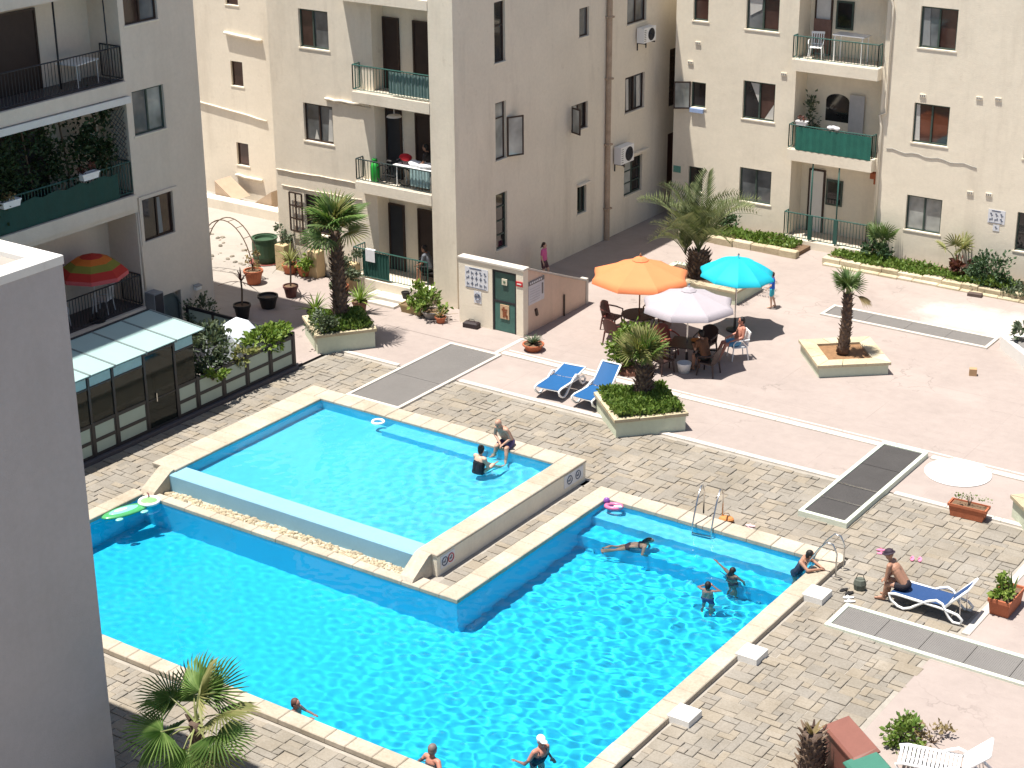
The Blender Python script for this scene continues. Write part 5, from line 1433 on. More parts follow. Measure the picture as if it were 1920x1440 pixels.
part('wall', MB().box(-7.7, -4.3, 21.5, 21.72, -0.02, 0.42), pale_green, t); part('wall', MB().box(-7.7, -4.3, 23.2, 23.42, -0.02, 0.42), pale_green, t)
part('wall', MB().box(-4.52, -4.3, 21.72, 23.2, -0.02, 0.42), pale_green, t); part('wall', MB().box(-7.7, -7.48, 21.72, 23.2, -0.02, 0.42), pale_green, t)
for k in range(5):
    part('cap_stone', MB().bev(-7.75 + 0.7 * k + 0.006, -7.05 + 0.7 * k - 0.006, 21.45, 21.78, 0.422, 0.50, 0.01), kerbstone_mat, t)
for k in range(2): part('cap_stone', MB().bev(-4.6, -4.25, 21.79 + 0.72 * k, 22.5 + 0.72 * k, 0.422, 0.50, 0.01), kerbstone_mat, t)
part('soil', MB().box(-7.48, -4.52, 21.72, 23.2, 0, 0.38), soil, t)
# clipped hedges filling planters
def hedge(name, label, poly_c, half, rot, z0, z1, n, m_, hole=None, size=0.12):
    b = MB(); k = 0
    ca, sa = math.cos(rot + PI / 4), math.sin(rot + PI / 4); s = half / math.sqrt(2)
    while k < n:
        u, v = rnd.uniform(-s, s), rnd.uniform(-s, s)
        edge = max(abs(u), abs(v)) / s
        zt = z0 + (z1 - z0) * (0.72 + 0.28 * math.sin(u * 3.1 + 1) * math.cos(v * 2.7)) * (1 - 0.35 * max(0, edge - 0.75) / 0.25)
        z = zt - abs(rnd.gauss(0, 0.05)) if rnd.random() < 0.75 else rnd.uniform(z0, zt)
        x, y = poly_c[0] + ca * u - sa * v, poly_c[1] + sa * u + ca * v
        d = Vector((rnd.gauss(0, 0.5), rnd.gauss(0, 0.5), rnd.uniform(0.2, 1.0))).normalized() * size * rnd.uniform(0.6, 1.3)
        a = d.cross(Vector((rnd.gauss(0, 1), rnd.gauss(0, 1), 0.2))).normalized() * size * 0.3
        p_ = Vector((x, y, z)); b.add([p_, p_ + d * 0.5 + a, p_ + d, p_ + d * 0.5 - a], [(0, 1, 2, 3)]); k += 1
    t = thing(name, label, 'hedge', (*poly_c, z0))
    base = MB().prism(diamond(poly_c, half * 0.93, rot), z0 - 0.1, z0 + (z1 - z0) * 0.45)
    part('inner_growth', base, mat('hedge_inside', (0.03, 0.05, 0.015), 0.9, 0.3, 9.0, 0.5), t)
    part('foliage', b, m_, t)
    return t
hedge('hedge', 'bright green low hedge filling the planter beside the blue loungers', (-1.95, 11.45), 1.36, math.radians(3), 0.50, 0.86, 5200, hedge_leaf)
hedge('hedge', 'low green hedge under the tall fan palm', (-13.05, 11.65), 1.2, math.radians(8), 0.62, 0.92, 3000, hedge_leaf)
bush('bush', 'grey-green shrub at the front corner of the fan palm planter', (-13.05, 10.85, 0.88), (0.5, 0.4, 0.35), 650, 0.1, grey_leaf)
bush('shrub', 'leafy round shrub in brown soil between the loungers and the tables', (-4.15, 14.55, 0.72), (0.55, 0.55, 0.62), 1500, 0.14, bright_leaf)
single('tree_pit', MB().lathe([(0.42, 0), (0.40, 0.12), (0.25, 0.2), (0.02, 0.22)], n=14), mat('red_brown_soil', (0.16, 0.07, 0.045), 0.95, 0.3, 9.0, 0.6), 'mound of red-brown soil under the round shrub', 'soil', (-4.1, 14.45, 0), world=False)
bush('weed_clump', 'straggly green weeds growing beside the white slatted lounger', (10.65, 0.45, 0.22), (0.5, 0.5, 0.22), 420, 0.12, hedge_leaf, 'weeds')
bush('weed_clump', 'dry brownish weeds right of the green weed clump', (11.2, 0.75, 0.15), (0.55, 0.4, 0.16), 220, 0.1, dry_leaf, 'weeds')
bush('bush', 'spiky yucca-like plant in the white planter at the right edge', (5.25, 22.5, 0.75), (0.4, 0.4, 0.4), 220, 0.2, grey_leaf)
bush('bush', 'low red-brown foliage at the very bottom edge by the young palm', (1.75, -7.75, 0.16), (0.6, 0.35, 0.2), 420, 0.1, red_leaf)
# ------------------------------------------------------------------ flower beds below the right building
def stone_row(t, x0, x1, y0, y1, h, zb=0.0, step=0.75):
    x = x0
    while x < x1 - 0.2:
        w_ = min(step * rnd.uniform(0.7, 1.25), x1 - x); dy = rnd.uniform(-0.03, 0.03); dh = rnd.uniform(-0.03, 0.02)
        part('edging_stone', MB().bev(x + 0.008, x + w_ - 0.008, y0 + dy, y1 + dy, zb, h + dh, 0.03), kerbstone_mat, t); x += w_
bedL = thing('flower_bed', 'stone edged bed left of the ground floor gate of the sunny building', 'flower bed', (-7.5, 27.6, 0))
stone_row(bedL, -10.4, -4.75, 27.05, 27.33, 0.26); part('soil', MB().box(-10.4, -4.9, 27.33, 28.69, -0.02, 0.16), soil, bedL)
bedR = thing('flower_bed', 'long stone edged bed right of the ground floor gate', 'flower bed', (0.5, 27.6, 0))
stone_row(bedR, -3.85, 6.5, 27.12, 27.4, 0.24); part('soil', MB().box(-3.8, 6.5, 27.4, 28.69, -0.02, 0.15), soil, bedR)
stone_row(bedR, -3.75, 6.5, 26.92, 27.11, 0.10)
def cover(name, label, x0, x1, y0, y1, z, n, m_, size=0.13):
    b = MB()
    for i in range(n):
        x, y = rnd.uniform(x0, x1), rnd.uniform(y0, y1)
        h = z + 0.16 * (0.5 + 0.5 * math.sin(x * 2.3) * math.cos(y * 3 + x)) + abs(rnd.gauss(0, 0.05))
        d = Vector((rnd.gauss(0, 0.5), rnd.gauss(0, 0.5), rnd.uniform(0.1, 0.9))).normalized() * size * rnd.uniform(0.6, 1.4)
        a = d.cross(Vector((rnd.gauss(0, 1), rnd.gauss(0, 1), 0.2))).normalized() * size * 0.3
        p_ = Vector((x, y, h)); b.add([p_, p_ + d * 0.5 + a, p_ + d, p_ + d * 0.5 - a], [(0, 1, 2, 3)])
    o = bpy.data.objects.new(name, b.mesh(name, m_)); C.objects.link(o); o['kind'] = 'stuff'; o['label'] = label; o['category'] = 'ground cover'
cover('ground_cover', 'green ground cover filling the bed left of the gate', -10.0, -5.2, 27.3, 28.3, 0.15, 3000, hedge_leaf)
cover('ground_cover', 'green ground cover filling the long bed right of the gate', -3.6, 2.9, 27.25, 28.2, 0.15, 4200, hedge_leaf)
cover('ground_cover', 'pale grey-green creeper over the right end of the bed', 2.7, 5.6, 27.0, 28.2, 0.14, 1500, grey_leaf)
bush('bush', 'dark rounded bush in the long bed right of the sunny window', (2.05, 27.85, 0.62), (0.72, 0.55, 0.5), 1500, 0.13, dark_leaf)
bush('bush', 'dark red leafed plant at the foot of the yellow palm', (0.95, 28.0, 0.5), (0.35, 0.35, 0.32), 240, 0.2, red_leaf)
bush('bush', 'green bush at the foot of the fan palm by the gate', (-2.2, 28.0, 0.45), (0.5, 0.45, 0.35), 600, 0.14, dark_leaf)
bush('bush', 'dark shrub at the left corner of the left flower bed', (-8.6, 28.2, 0.5), (0.8, 0.4, 0.35), 700, 0.14, dark_leaf)
fan_palm('small_fan_palm', 'small upright fan palm against the wall right of the balcony gate', (-2.15, 28.25, 0.1), (-2.15, 28.25, 0.5), 0.12, 0.1, [(250, 80), (90, 75), (200, 65), (300, 66), (0, 60), (150, 62), (330, 75)], 0.6, 0.55, [palm_leaf], 20, 0.08, 31, 18, 0.08)
fan_palm('small_fan_palm', 'small yellow fan palm against the wall below the notice board', (0.65, 28.25, 0.1), (0.65, 28.25, 0.6), 0.10, 0.08, [(250, 78), (60, 70), (190, 42), (320, 60), (20, 72)], 0.62, 0.5, [palm_leaf_y], 16, 0.08, 33, 14, 0.1)
# ------------------------------------------------------------------ parasols
def parasol(label, loc, R, rim, apex, m, n=8, valance=0.16, dome=0.0, rot=0.2, polem=None, vent=True, tilt=(0, 0)):
    t = thing('parasol', label, 'umbrella', loc, 0, 'parasols on the terrace', world=False)
    Rt = Matrix.Rotation(tilt[0], 3, 'X') @ Matrix.Rotation(tilt[1], 3, 'Y')
    piv = Vector((0, 0, rim))
    def X(p_): return Rt @ (Vector(p_) - piv) + piv
    for k in range(n):
        a0 = rot + 2 * PI * k / n; a1 = rot + 2 * PI * (k + 1) / n
        rows = []; S = 8
        for q in range(S + 1):
            f = q / S; row = []
            for s in range(5):
                u = s / 4; a = a0 + (a1 - a0) * u
                chord = math.cos((a1 - a0) / 2) / math.cos(a - (a0 + a1) / 2)
                sag = 1 - 0.05 * f * math.sin(PI * u)
                r = 0.03 + (R - 0.03) * f * (chord * sag if n <= 8 else chord * sag)
                z = apex - (apex - rim) * (f ** (1.0 + dome)) - 0.016 * f * math.sin(PI * u)
                row.append(X((r * math.cos(a), r * math.sin(a), z)))
            rows.append(row)
        if valance:
            rows.append([X((p_.x * 1.012, p_.y * 1.012, p_.z)) - Vector((0, 0, valance * (0.85 + 0.15 * math.sin(PI * s / 4)))) for s, p_ in enumerate(rows[-1])] if tilt == (0, 0) else [p_ * 1 - Vector((0, 0, valance)) + Vector((p_.x, p_.y, 0)) * 0.012 for p_ in rows[-1]])
        v = [p_ for r_ in rows for p_ in r_]; f_ = []
        for q in range(len(rows) - 1):
            for s in range(4): f_.append((q * 5 + s, (q + 1) * 5 + s, (q + 1) * 5 + s + 1, q * 5 + s + 1))
        part('canopy_panel', MB().add(v, f_), m, t, True)
        part('rib', MB().tube([X((0.03, 0, apex - 0.06)), X((R * 0.97 * math.cos(a0), R * 0.97 * math.sin(a0), rim - 0.015))], 0.012, 5), polem or steel, t)
    if vent:
        b = MB().lathe([(R * 0.17, apex - (apex - rim) * 0.12), (R * 0.1, apex + 0.01), (0.02, apex + 0.05)], n=n, cap=False); part('vent_cap', b, m, t)
    part('pole', MB().tube([(0, 0, 0), (0, 0, rim), X((0, 0, apex + 0.08))], 0.024, 8), polem or steel, t)
    part('finial', MB().lathe([(0.03, 0), (0.035, 0.05), (0.01, 0.1)], X((0, 0, apex + 0.06)), 8), polem or steel, t)
    part('base', MB().lathe([(0.27, 0), (0.27, 0.05), (0.08, 0.09), (0.045, 0.12), (0.04, 0.42), (0.02, 0.42)], n=18), black_metal, t)
    return t
orange = mat('orange_canvas', (0.72, 0.215, 0.085), 0.8, 0.05, 3.0, 0.1)
lilac = mat('pale_lilac_canvas', (0.37, 0.335, 0.36), 0.8, 0.05, 3.0, 0.1)
teal = mat('turquoise_canvas', (0.006, 0.40, 0.52), 0.7, 0.05, 3.0, 0.1)
woodpole = mat('brown_pole', (0.25, 0.13, 0.07), 0.6)
parasol('large orange parasol over the dark garden table', (-5.5, 17.3, 0.012), 1.58, 2.02, 2.58, orange, rot=0.1, polem=woodpole)
parasol('pale lilac parasol over the nearer garden table', (-2.98, 15.9, 0.012), 1.42, 1.98, 2.45, lilac, rot=0.15)
parasol('turquoise parasol on a thin metal pole beside the date palm planter', (-3.2, 19.4, 0.012), 1.2, 1.92, 2.42, teal, n=10, valance=0.07, dome=0.7, vent=False, tilt=(0.0, 0.06))

# ------------------------------------------------------------------ garden furniture
brown_pl = mat('dark_red_brown_plastic', (0.095, 0.028, 0.022), 0.45, 0.12, 4.0, 0.03, spec=0.5)
black_pl = mat('dark_brown_table', (0.045, 0.026, 0.024), 0.4, 0.15, 4.0, 0.05)
def armchair(label, loc, rot, m, group):
    t = thing('garden_chair', label, 'chair', loc, rot, group, world=False)
    part('seat', MB().bev(-0.25, 0.25, -0.25, 0.24, 0.38, 0.43, 0.015), m, t)
    for sx in (-1, 1):
        for sy in (-1, 1): part('leg', MB().tube([(sx * 0.23, sy * 0.22, 0.4), (sx * 0.27, sy * 0.27, 0)], [0.03, 0.022], 6), m, t)
    v = []; k = 7
    for i in range(k):
        a = -1 + 2 * i / (k - 1); x = 0.27 * a; y = 0.30 - 0.06 * a * a; zt = 0.90 - 0.10 * a * a
        v += [(x, y - 0.06, 0.42), (x, y + 0.04, zt), (x, y + 0.065, zt), (x, y - 0.035, 0.42)]
    f = []
    for i in range(k - 1):
        for j in range(4): f.append((i * 4 + j, i * 4 + (j + 1) % 4, i * 4 + 4 + (j + 1) % 4, i * 4 + 4 + j))
    f += [(3, 2, 1, 0), tuple((k - 1) * 4 + j for j in range(4))]
    part('backrest', MB().add(v, f), m, t)
    for sx in (-1, 1): part('armrest', MB().tube([(sx * 0.27, 0.27, 0.68), (sx * 0.31, 0.0, 0.66), (sx * 0.30, -0.24, 0.62), (sx * 0.26, -0.25, 0.38)], 0.025, 6), m, t)
    return t
gt = 'dark garden chairs around the tables under the parasols'
table('garden_table', 'round dark garden table under the orange parasol', (-5.5, 17.3, 0.012), 0, 1.15, 1.15, 0.72, black_pl, True)
table('garden_table', 'square dark garden table under the lilac parasol', (-2.98, 15.9, 0.012), 0.3, 1.0, 1.0, 0.72, black_pl, False)
for lab, x, y, r, m_ in (('dark red garden chair at the left of the orange parasol table', -6.55, 17.35, 1.65, brown_pl), ('dark red garden chair in front of the orange parasol table', -5.75, 16.25, 3.0, brown_pl),
                        ('dark red garden chair behind the orange parasol table', -5.6, 18.45, 0.1, brown_pl), ('dark red garden chair at the right of the orange parasol table', -4.6, 17.0, -1.7, brown_pl),
                        ('red-brown garden chair behind the lilac parasol table, towards the orange parasol', -3.95, 16.35, 1.2, mat('red_brown_plastic', (0.24, 0.06, 0.045), 0.5)), ('dark garden chair in front of the lilac parasol table', -3.3, 14.95, 2.9, black_pl),
                        ('dark garden chair at the right of the lilac parasol table', -2.05, 15.6, -1.5, black_pl), ('dark garden chair behind the lilac parasol table', -2.9, 16.95, 0.0, black_pl)):
    armchair(lab, (x, y, 0.012), r, m_, gt)
plastic_chair('white plastic chair under the man in blue striped shorts', (-1.95, 17.25, 0.012), -0.75, white_plastic)
b = MB().lathe([(0.17, 0), (0.22, 0.28), (0.225, 0.30), (0.2, 0.30), (0.17, 0.05), (0.01, 0.04)], n=16)
single('bucket', b, white_plastic, 'white bucket standing on the ground under the lilac parasol table', 'bucket', (-2.75, 15.35, 0.012), world=False, smooth=True)
b = MB().ell((0, 0, 0.06), (0.2, 0.16, 0.06), 10, 6); single('towel', b, mat('orange_towel', (0.45, 0.18, 0.05), 0.9), 'crumpled orange towel lying on the lilac parasol table', 'towel', (-2.75, 16.1, 0.735), 0.4, world=False)

# ------------------------------------------------------------------ sun loungers
sling_blue = mat('blue_sling_fabric', (0.008, 0.088, 0.245), 0.65, 0.08, 5.0, 0.1)
sling_navy = mat('navy_sling_fabric', (0.018, 0.055, 0.16), 0.65, 0.1, 5.0, 0.1)
def lounger(label, loc, rot, sling, back, group='sun loungers around the pool', L=1.25, Bk=0.75, W_=0.62, slats=False):
    """x runs from the foot to the head; back = angle of the backrest"""
    t = thing('sun_lounger', label, 'sun lounger', loc, rot, group, world=False)
    sz = 0.34
    for s in (-1, 1):
        y = s * (W_ / 2 + 0.03)
        path = [(0.0, sz - 0.02), (0.05, sz - 0.16), (0.22, 0.06), (0.36, 0.03), (0.52, 0.10), (0.72, 0.26), (0.92, sz + 0.05), (1.1, sz + 0.12), (1.24, sz + 0.07), (1.34, sz - 0.1), (1.42, 0.12), (1.52, 0.03), (1.68, 0.04), (1.72, 0.14), (1.6, 0.24), (1.42, 0.27), (1.2, 0.30), (0.6, sz - 0.01), (0.15, sz + 0.01)]
        part('side_frame', MB().tube([(x, y, z) for x, z in path], 0.033, 7, closed=True), white_plastic, t, True)
        part('back_rail', MB().tube([(L, y * 0.93, sz), (L + Bk * math.cos(back), y * 0.93, sz + Bk * math.sin(back))], 0.03, 7), white_plastic, t, True)
    hx, hz = L + Bk * math.cos(back), sz + Bk * math.sin(back)
    if slats:
        for i in range(15):
            x = 0.05 + (L - 0.1) * i / 14; part('slat', MB().bev(x - 0.027, x + 0.027, -W_ / 2, W_ / 2, sz - 0.015, sz + 0.012, 0.006), white_plastic, t)
        for i in range(9):
            q = 0.06 + (Bk - 0.1) * i / 8; part('slat', MB().obox((L + q * math.cos(back), 0, sz + q * math.sin(back)), (0.06, W_, 0.022), ry(-back)), white_plastic, t)
    else:
        v = []; k = 9
        for i in range(k):
            x = 0.02 + (L - 0.03) * i / (k - 1)
            for j in range(5):
                u = -1 + 0.5 * j; v.append((x, u * W_ / 2, sz + 0.012 - 0.02 * (1 - u * u)))
        f = [(i * 5 + j, i * 5 + 5 + j, i * 5 + 6 + j, i * 5 + 1 + j) for i in range(k - 1) for j in range(4)]
        part('seat_sling', MB().add(v, f), sling, t, True)
        v = []; k = 7
        for i in range(k):
            q = 0.02 + (Bk - 0.02) * i / (k - 1)
            for j in range(5):
                u = -1 + 0.5 * j; d = 0.014 - 0.03 * (1 - u * u)
                v.append((L + q * math.cos(back) - d * math.sin(back), u * W_ / 2 * 0.97, sz + q * math.sin(back) + d * math.cos(back)))
        f = [(i * 5 + j, i * 5 + 5 + j, i * 5 + 6 + j, i * 5 + 1 + j) for i in range(k - 1) for j in range(4)]
        part('back_sling', MB().add(v, f), sling, t, True)
    for x, z in ((0.04, sz - 0.03), (1.3, 0.3)): part('crossbar', MB().tube([(x, -W_ / 2, z), (x, W_ / 2, z)], 0.02, 6), white_plastic, t)
    part('head_bar', MB().tube([(hx, -W_ / 2, hz), (hx, W_ / 2, hz)], 0.024, 6), white_plastic, t)
    for s in (-1, 1): part('back_strut', MB().tube([(L + 0.62 * Bk * math.cos(back), s * W_ * 0.36, sz + 0.62 * Bk * math.sin(back) - 0.02), (1.62, s * W_ * 0.36, 0.08)], 0.014, 5), steel, t)
    return t
lounger('blue sun lounger lying nearly flat, left of the pair by the planter', (-4.95, 11.2, 0.03), math.radians(96), sling_blue, 0.16, L=1.1, Bk=0.7, W_=0.72)
lounger('blue sun lounger with its back raised, next to the green planter', (-3.72, 11.15, 0.03), math.radians(90), sling_blue, 0.80, L=1.05, Bk=0.8, W_=0.62)
lounger('navy blue sun lounger with a raised back under the sitting man', (8.2, 5.76, 0.005), math.radians(2), sling_navy, 0.85, L=1.3, Bk=0.72, W_=0.66)
lounger('white slatted plastic sun lounger at the bottom right edge', (10.98, -0.48, 0.01), math.radians(16), None, 0.75, L=1.2, Bk=0.7, W_=0.62, slats=True)

# ------------------------------------------------------------------ bins
def bin_(label, loc, rot, lx, ly, h, m, slope=0.12):
    t = thing('wheelie_bin', label, 'bin', loc, rot, 'bins beside the palm stump', world=False)
    v = [(-lx * 0.42, -ly * 0.42, 0.06), (lx * 0.42, -ly * 0.42, 0.06), (lx * 0.42, ly * 0.42, 0.06), (-lx * 0.42, ly * 0.42, 0.06), (-lx / 2, -ly / 2, h - slope), (lx / 2, -ly / 2, h - slope), (lx / 2, ly / 2, h), (-lx / 2, ly / 2, h)]
    part('body', MB().add(v, [(3, 2, 1, 0), (4, 5, 6, 7), (0, 1, 5, 4), (1, 2, 6, 5), (2, 3, 7, 6), (3, 0, 4, 7)]), m, t)
    b = MB(); e = 0.03
    lv = [(-lx / 2 - e, -ly / 2 - e, h - slope + 0.004), (lx / 2 + e, -ly / 2 - e, h - slope + 0.004), (lx / 2 + e, ly / 2 + e, h + 0.004), (-lx / 2 - e, ly / 2 + e, h + 0.004)]
    v = lv + [(x, y, z + 0.03) for x, y, z in lv] + [(x * 0.9, y * 0.86, z + 0.075) for x, y, z in lv]
    f = [(3, 2, 1, 0), (8, 9, 10, 11)]
    for i in range(4):
        j = (i + 1) % 4; f += [(i, j, 4 + j, 4 + i), (4 + i, 4 + j, 8 + j, 8 + i)]
    part('lid', MB().add(v, f), m, t)
    part('handle', MB().tube([(-lx * 0.3, ly / 2 + 0.06, h - 0.03), (lx * 0.3, ly / 2 + 0.06, h - 0.03)], 0.018, 6), m, t)
    for s in (-1, 1): part('wheel', MB().tube([(s * lx * 0.4 - 0.03, ly * 0.36, 0.1), (s * lx * 0.4 + 0.03, ly * 0.36, 0.1)], 0.1, 14), black_pot, t)
    return t
bin_('red-brown bin with a sloping lid beside the palm stump', (10.38, -1.42, 0), math.radians(-38), 1.22, 0.5, 1.0, mat('red_brown_bin', (0.20, 0.082, 0.062), 0.5, 0.12, 3.0, 0.05))
bin_('green bin with a sloping lid in front of the red-brown bin', (11.0, -2.02, 0), math.radians(-38), 0.6, 0.62, 0.95, mat('green_bin', (0.045, 0.16, 0.115), 0.5, 0.1, 3.0, 0.05))

# ------------------------------------------------------------------ pool ladders
def ladder(label, loc, rot, h=0.8, down=0.85):
    t = thing('pool_ladder', label, 'ladder', loc, rot, 'steel ladders on the far pool edge', world=False)
    for s in (-1, 1):
        x = s * 0.25
        pts = [(x, 0.45, 0)] + [(x, 0.45, h * 0.7)] + [(x, 0.36 - 0.02, h * 0.97), (x, 0.2, h), (x, 0.0, h * 0.72), (x, -0.22, h * 0.25), (x, -0.32, -0.05), (x, -0.33, -down)]
        part('handrail', MB().tube(pts, 0.021, 8), steel, t, True)
    for z in (-0.3, -0.55, -0.8): part('tread', MB().box(-0.25, 0.25, -0.37, -0.29, z - 0.012, z + 0.012), steel, t)
    return t
ladder('steel pool ladder in the middle of the far pool edge', (2.85, 6.62, 0.12), math.radians(8), 0.85)
ladder('steel pool ladder at the far right pool corner', (6.22, 6.08, 0.12), math.radians(-86), 0.8)

# ------------------------------------------------------------------ signboard wall with the green door
ph = thing('pump_house', 'cream walled pump house entrance with green door and notice boards', 'pump house', (-9.7, 15.3, 0))
b = MB(); facade(b, 'y', 15.15, -10.98, -8.47, -0.03, 2.2, [(-9.66, -8.74, -0.03, 2.06, 0.12)])
b.add([(-10.98, 15.15, -0.03), (-10.98, 15.42, -0.03), (-10.98, 15.42, 2.2), (-10.98, 15.15, 2.2)], [(3, 2, 1, 0)])
b.add([(-10.98, 15.42, -0.03), (-8.47, 15.42, -0.03), (-8.47, 15.42, 2.2), (-10.98, 15.42, 2.2)], [(3, 2, 1, 0)])
b.add([(-8.47, 15.15, -0.03), (-8.47, 15.42, -0.03), (-8.47, 15.42, 2.2), (-8.47, 15.15, 2.2)], [(0, 1, 2, 3)])
part('front_wall', b, cream2, ph)
part('wall_cap', MB().bev(-11.0, -8.44, 15.12, 15.45, 2.201, 2.27, 0.015), white_line, ph)
def slope_wall(x0, x1, ya, yb, za, zb):
    v = [(x, y, z) for x in (x0, x1) for y, z in ((ya, -0.03), (yb, -0.03), (yb, zb), (ya, za))]
    return MB().add(v, [(3, 2, 1, 0), (4, 5, 6, 7), (0, 1, 5, 4), (1, 2, 6, 5), (2, 3, 7, 6), (3, 0, 4, 7)])
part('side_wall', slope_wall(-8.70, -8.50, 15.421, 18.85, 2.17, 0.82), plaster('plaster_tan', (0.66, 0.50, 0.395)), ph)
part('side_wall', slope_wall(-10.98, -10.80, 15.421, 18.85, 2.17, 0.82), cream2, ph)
v = [(x, y, z) for x in (-8.73, -8.46) for y, z in ((15.46, 2.162), (18.88, 0.815), (18.88, 0.875), (15.46, 2.222))]
part('wall_cap', MB().add(v, [(3, 2, 1, 0), (4, 5, 6, 7), (0, 1, 5, 4), (1, 2, 6, 5), (2, 3, 7, 6), (3, 0, 4, 7)]), white_line, ph)
part('end_post', MB().box(-8.72, -8.47, 18.86, 18.98, -0.03, 0.90), white_line, ph)
d = part('door', MB().box(-9.64, -8.76, 15.20, 15.24, 0.0, 2.04), door_green, ph, label='two-leaf dark green metal door')
part('door_frame', MB().box(-9.655, -9.60, 15.17, 15.199, 0.0, 2.05).box(-8.80, -8.745, 15.17, 15.199, 0.0, 2.05).box(-9.6, -8.8, 15.17, 15.199, 1.99, 2.05).box(-9.6, -8.8, 15.175, 15.199, 0.98, 1.05), black_metal, d)
part('lower_leaf', MB().box(-9.58, -8.82, 15.185, 15.198, 0.03, 0.97), mat('green_door_leaf', (0.055, 0.14, 0.12), 0.5, 0.2, 3.0, 0.08), d)
part('sign_plate', MB().box(-9.30, -9.10, 15.16, 15.184, 1.60, 1.80), mat('cream_plate', (0.62, 0.58, 0.45), 0.6), d)
part('sign_plate', MB().box(-9.37, -9.03, 15.16, 15.184, 0.46, 0.93), mat('tan_poster', (0.52, 0.36, 0.22), 0.7), d)
b = MB(); b.box(-9.27, -9.20, 15.152, 15.158, 0.52, 0.86); b.box(-9.2, -9.12, 15.152, 15.158, 0.55, 0.72); b.box(-9.31, -9.1, 15.151, 15.157, 0.74, 0.8); b.box(-9.14, -9.08, 15.152, 15.158, 0.49, 0.6)
part('poster_print', b, mat('rust_print', (0.22, 0.07, 0.03), 0.7), d)
part('poster_print', MB().box(-9.24, -9.16, 15.152, 15.158, 1.66, 1.74), mat('green_print', (0.10, 0.16, 0.10), 0.7), d)
# notice boards with rows of pictograms
ink = mat('sign_ink', (0.12, 0.14, 0.19), 0.6); board = mat('white_sign_board', (0.66, 0.67, 0.70), 0.5, 0.03, 2.0, 0.02)
def pictos(parent, axis, p, u0, u1, z0, z1, cols, rows, seed):
    g = random.Random(seed)
    for r_ in range(rows):
        for c in range(cols):
            u = u0 + (u1 - u0) * (c + 0.5) / cols; z = z1 - (z1 - z0) * (r_ + 0.5) / rows
            w_ = (u1 - u0) / cols * 0.36; h_ = (z1 - z0) / rows * 0.36
            b = MB(); k = g.randrange(4)
            def bx(ua, ub, za, zb): fbox(b, axis, p, u + ua * w_, u + ub * w_, z + za * h_, z + zb * h_, -0.019, -0.013)
            if k == 0: bx(-0.25, 0.25, -1, 0.4); bx(-0.4, 0.4, 0.5, 1); bx(-0.9, 0.9, -0.1, 0.2)
            elif k == 1: bx(-0.9, 0.9, -0.2, 0.3); bx(0.3, 0.8, 0.35, 1); bx(-0.9, -0.5, -0.9, -0.25)
            elif k == 2: bx(-0.7, -0.3, -1, 0.6); bx(-0.3, 0.8, -0.3, 0.1); bx(0.4, 0.8, -1, -0.35)
            else: bx(-0.8, 0.2, 0.3, 0.9); bx(-0.2, 0.2, -1, 0.25); bx(0.25, 0.9, -0.5, -0.1)
            part('pictogram', b, ink, parent)
def noticeboard(label, axis, p, u0, u1, z0, z1, cols, rows, seed, head=True):
    t = thing('notice_board', label, 'sign', P(axis, p, (u0 + u1) / 2, z0, -0.01), 0)
    b = MB(); fbox(b, axis, p, u0, u1, z0, z1, -0.012, -0.003); part('board', b, board, t)
    if head:
        b = MB(); fbox(b, axis, p, u0 + (u1 - u0) * 0.2, u0 + (u1 - u0) * 0.72, z1 - 0.06, z1 - 0.025, -0.018, -0.013); part('heading', b, ink, t)
        b = MB(); fbox(b, axis, p, u0 + 0.04, u1 - 0.08, z0 + 0.015, z0 + 0.03, -0.018, -0.013); part('text_line', b, ink, t)
    pictos(t, axis, p, u0 + 0.03, u1 - 0.03, z0 + 0.05, z1 - (0.09 if head else 0.03), cols, rows, seed)
    return t
noticeboard('white notice board with three rows of pictograms left of the green door', 'y', 15.15, -10.72, -9.82, 1.28, 1.98, 5, 3, 4)
t = noticeboard('small round prohibition notice below the large pictogram board', 'y', 15.15, -10.38, -10.09, 0.80, 1.20, 1, 1, 8, False)
part('prohibition_ring', MB().tube([(-10.235 + 0.11 * math.cos(a * PI / 8), 15.128, 1.02 + 0.11 * math.sin(a * PI / 8)) for a in range(16)], 0.012, 4, closed=True), ink, t)
t = thing('warning_sign', 'small red sign at the corner beside the green door', 'sign', (-8.6, 15.13, 1.7))
part('plate', MB().box(-8.735, -8.485, 15.13, 15.147, 1.67, 1.83), mat('red_sign', (0.52, 0.03, 0.035), 0.5), t); part('text_line', MB().box(-8.69, -8.53, 15.124, 15.129, 1.73, 1.77), white_paint, t)
t = thing('notice_board', 'white and grey notice board on the tan side wall', 'sign', (-8.48, 15.85, 0.9))
b = MB(); fbox(b, 'x', -8.50, 15.47, 16.36, 0.95, 1.74, -0.014, -0.003); part('board', b, mat('lilac_white_board', (0.58, 0.57, 0.60), 0.6), t)
b = MB(); fbox(b, 'x', -8.50, 15.47, 16.36, 1.60, 1.74, -0.020, -0.015); part('heading', b, mat('grey_heading', (0.16, 0.15, 0.15), 0.6), t)
b = MB()
for i in range(7):
    u = 15.55 + i * 0.1; fbox(b, 'x', -8.50, u, u + 0.06, 1.64, 1.70, -0.026, -0.021)
part('heading_letters', b, board, t, kind='stuff')
b = MB(); fbox(b, 'x', -8.50, 16.22, 16.30, 1.15, 1.52, -0.020, -0.015); part('side_text', b, mat('grey_heading', (0.16, 0.15, 0.15), 0.6), t)
b = MB()
for i in range(6): fbox(b, 'x', -8.50, 15.55, 16.12, 1.04 + i * 0.085, 1.055 + i * 0.085, -0.018, -0.015)
part('text_lines', b, mat('pale_grey_text', (0.40, 0.40, 0.43), 0.6), t, kind='stuff')
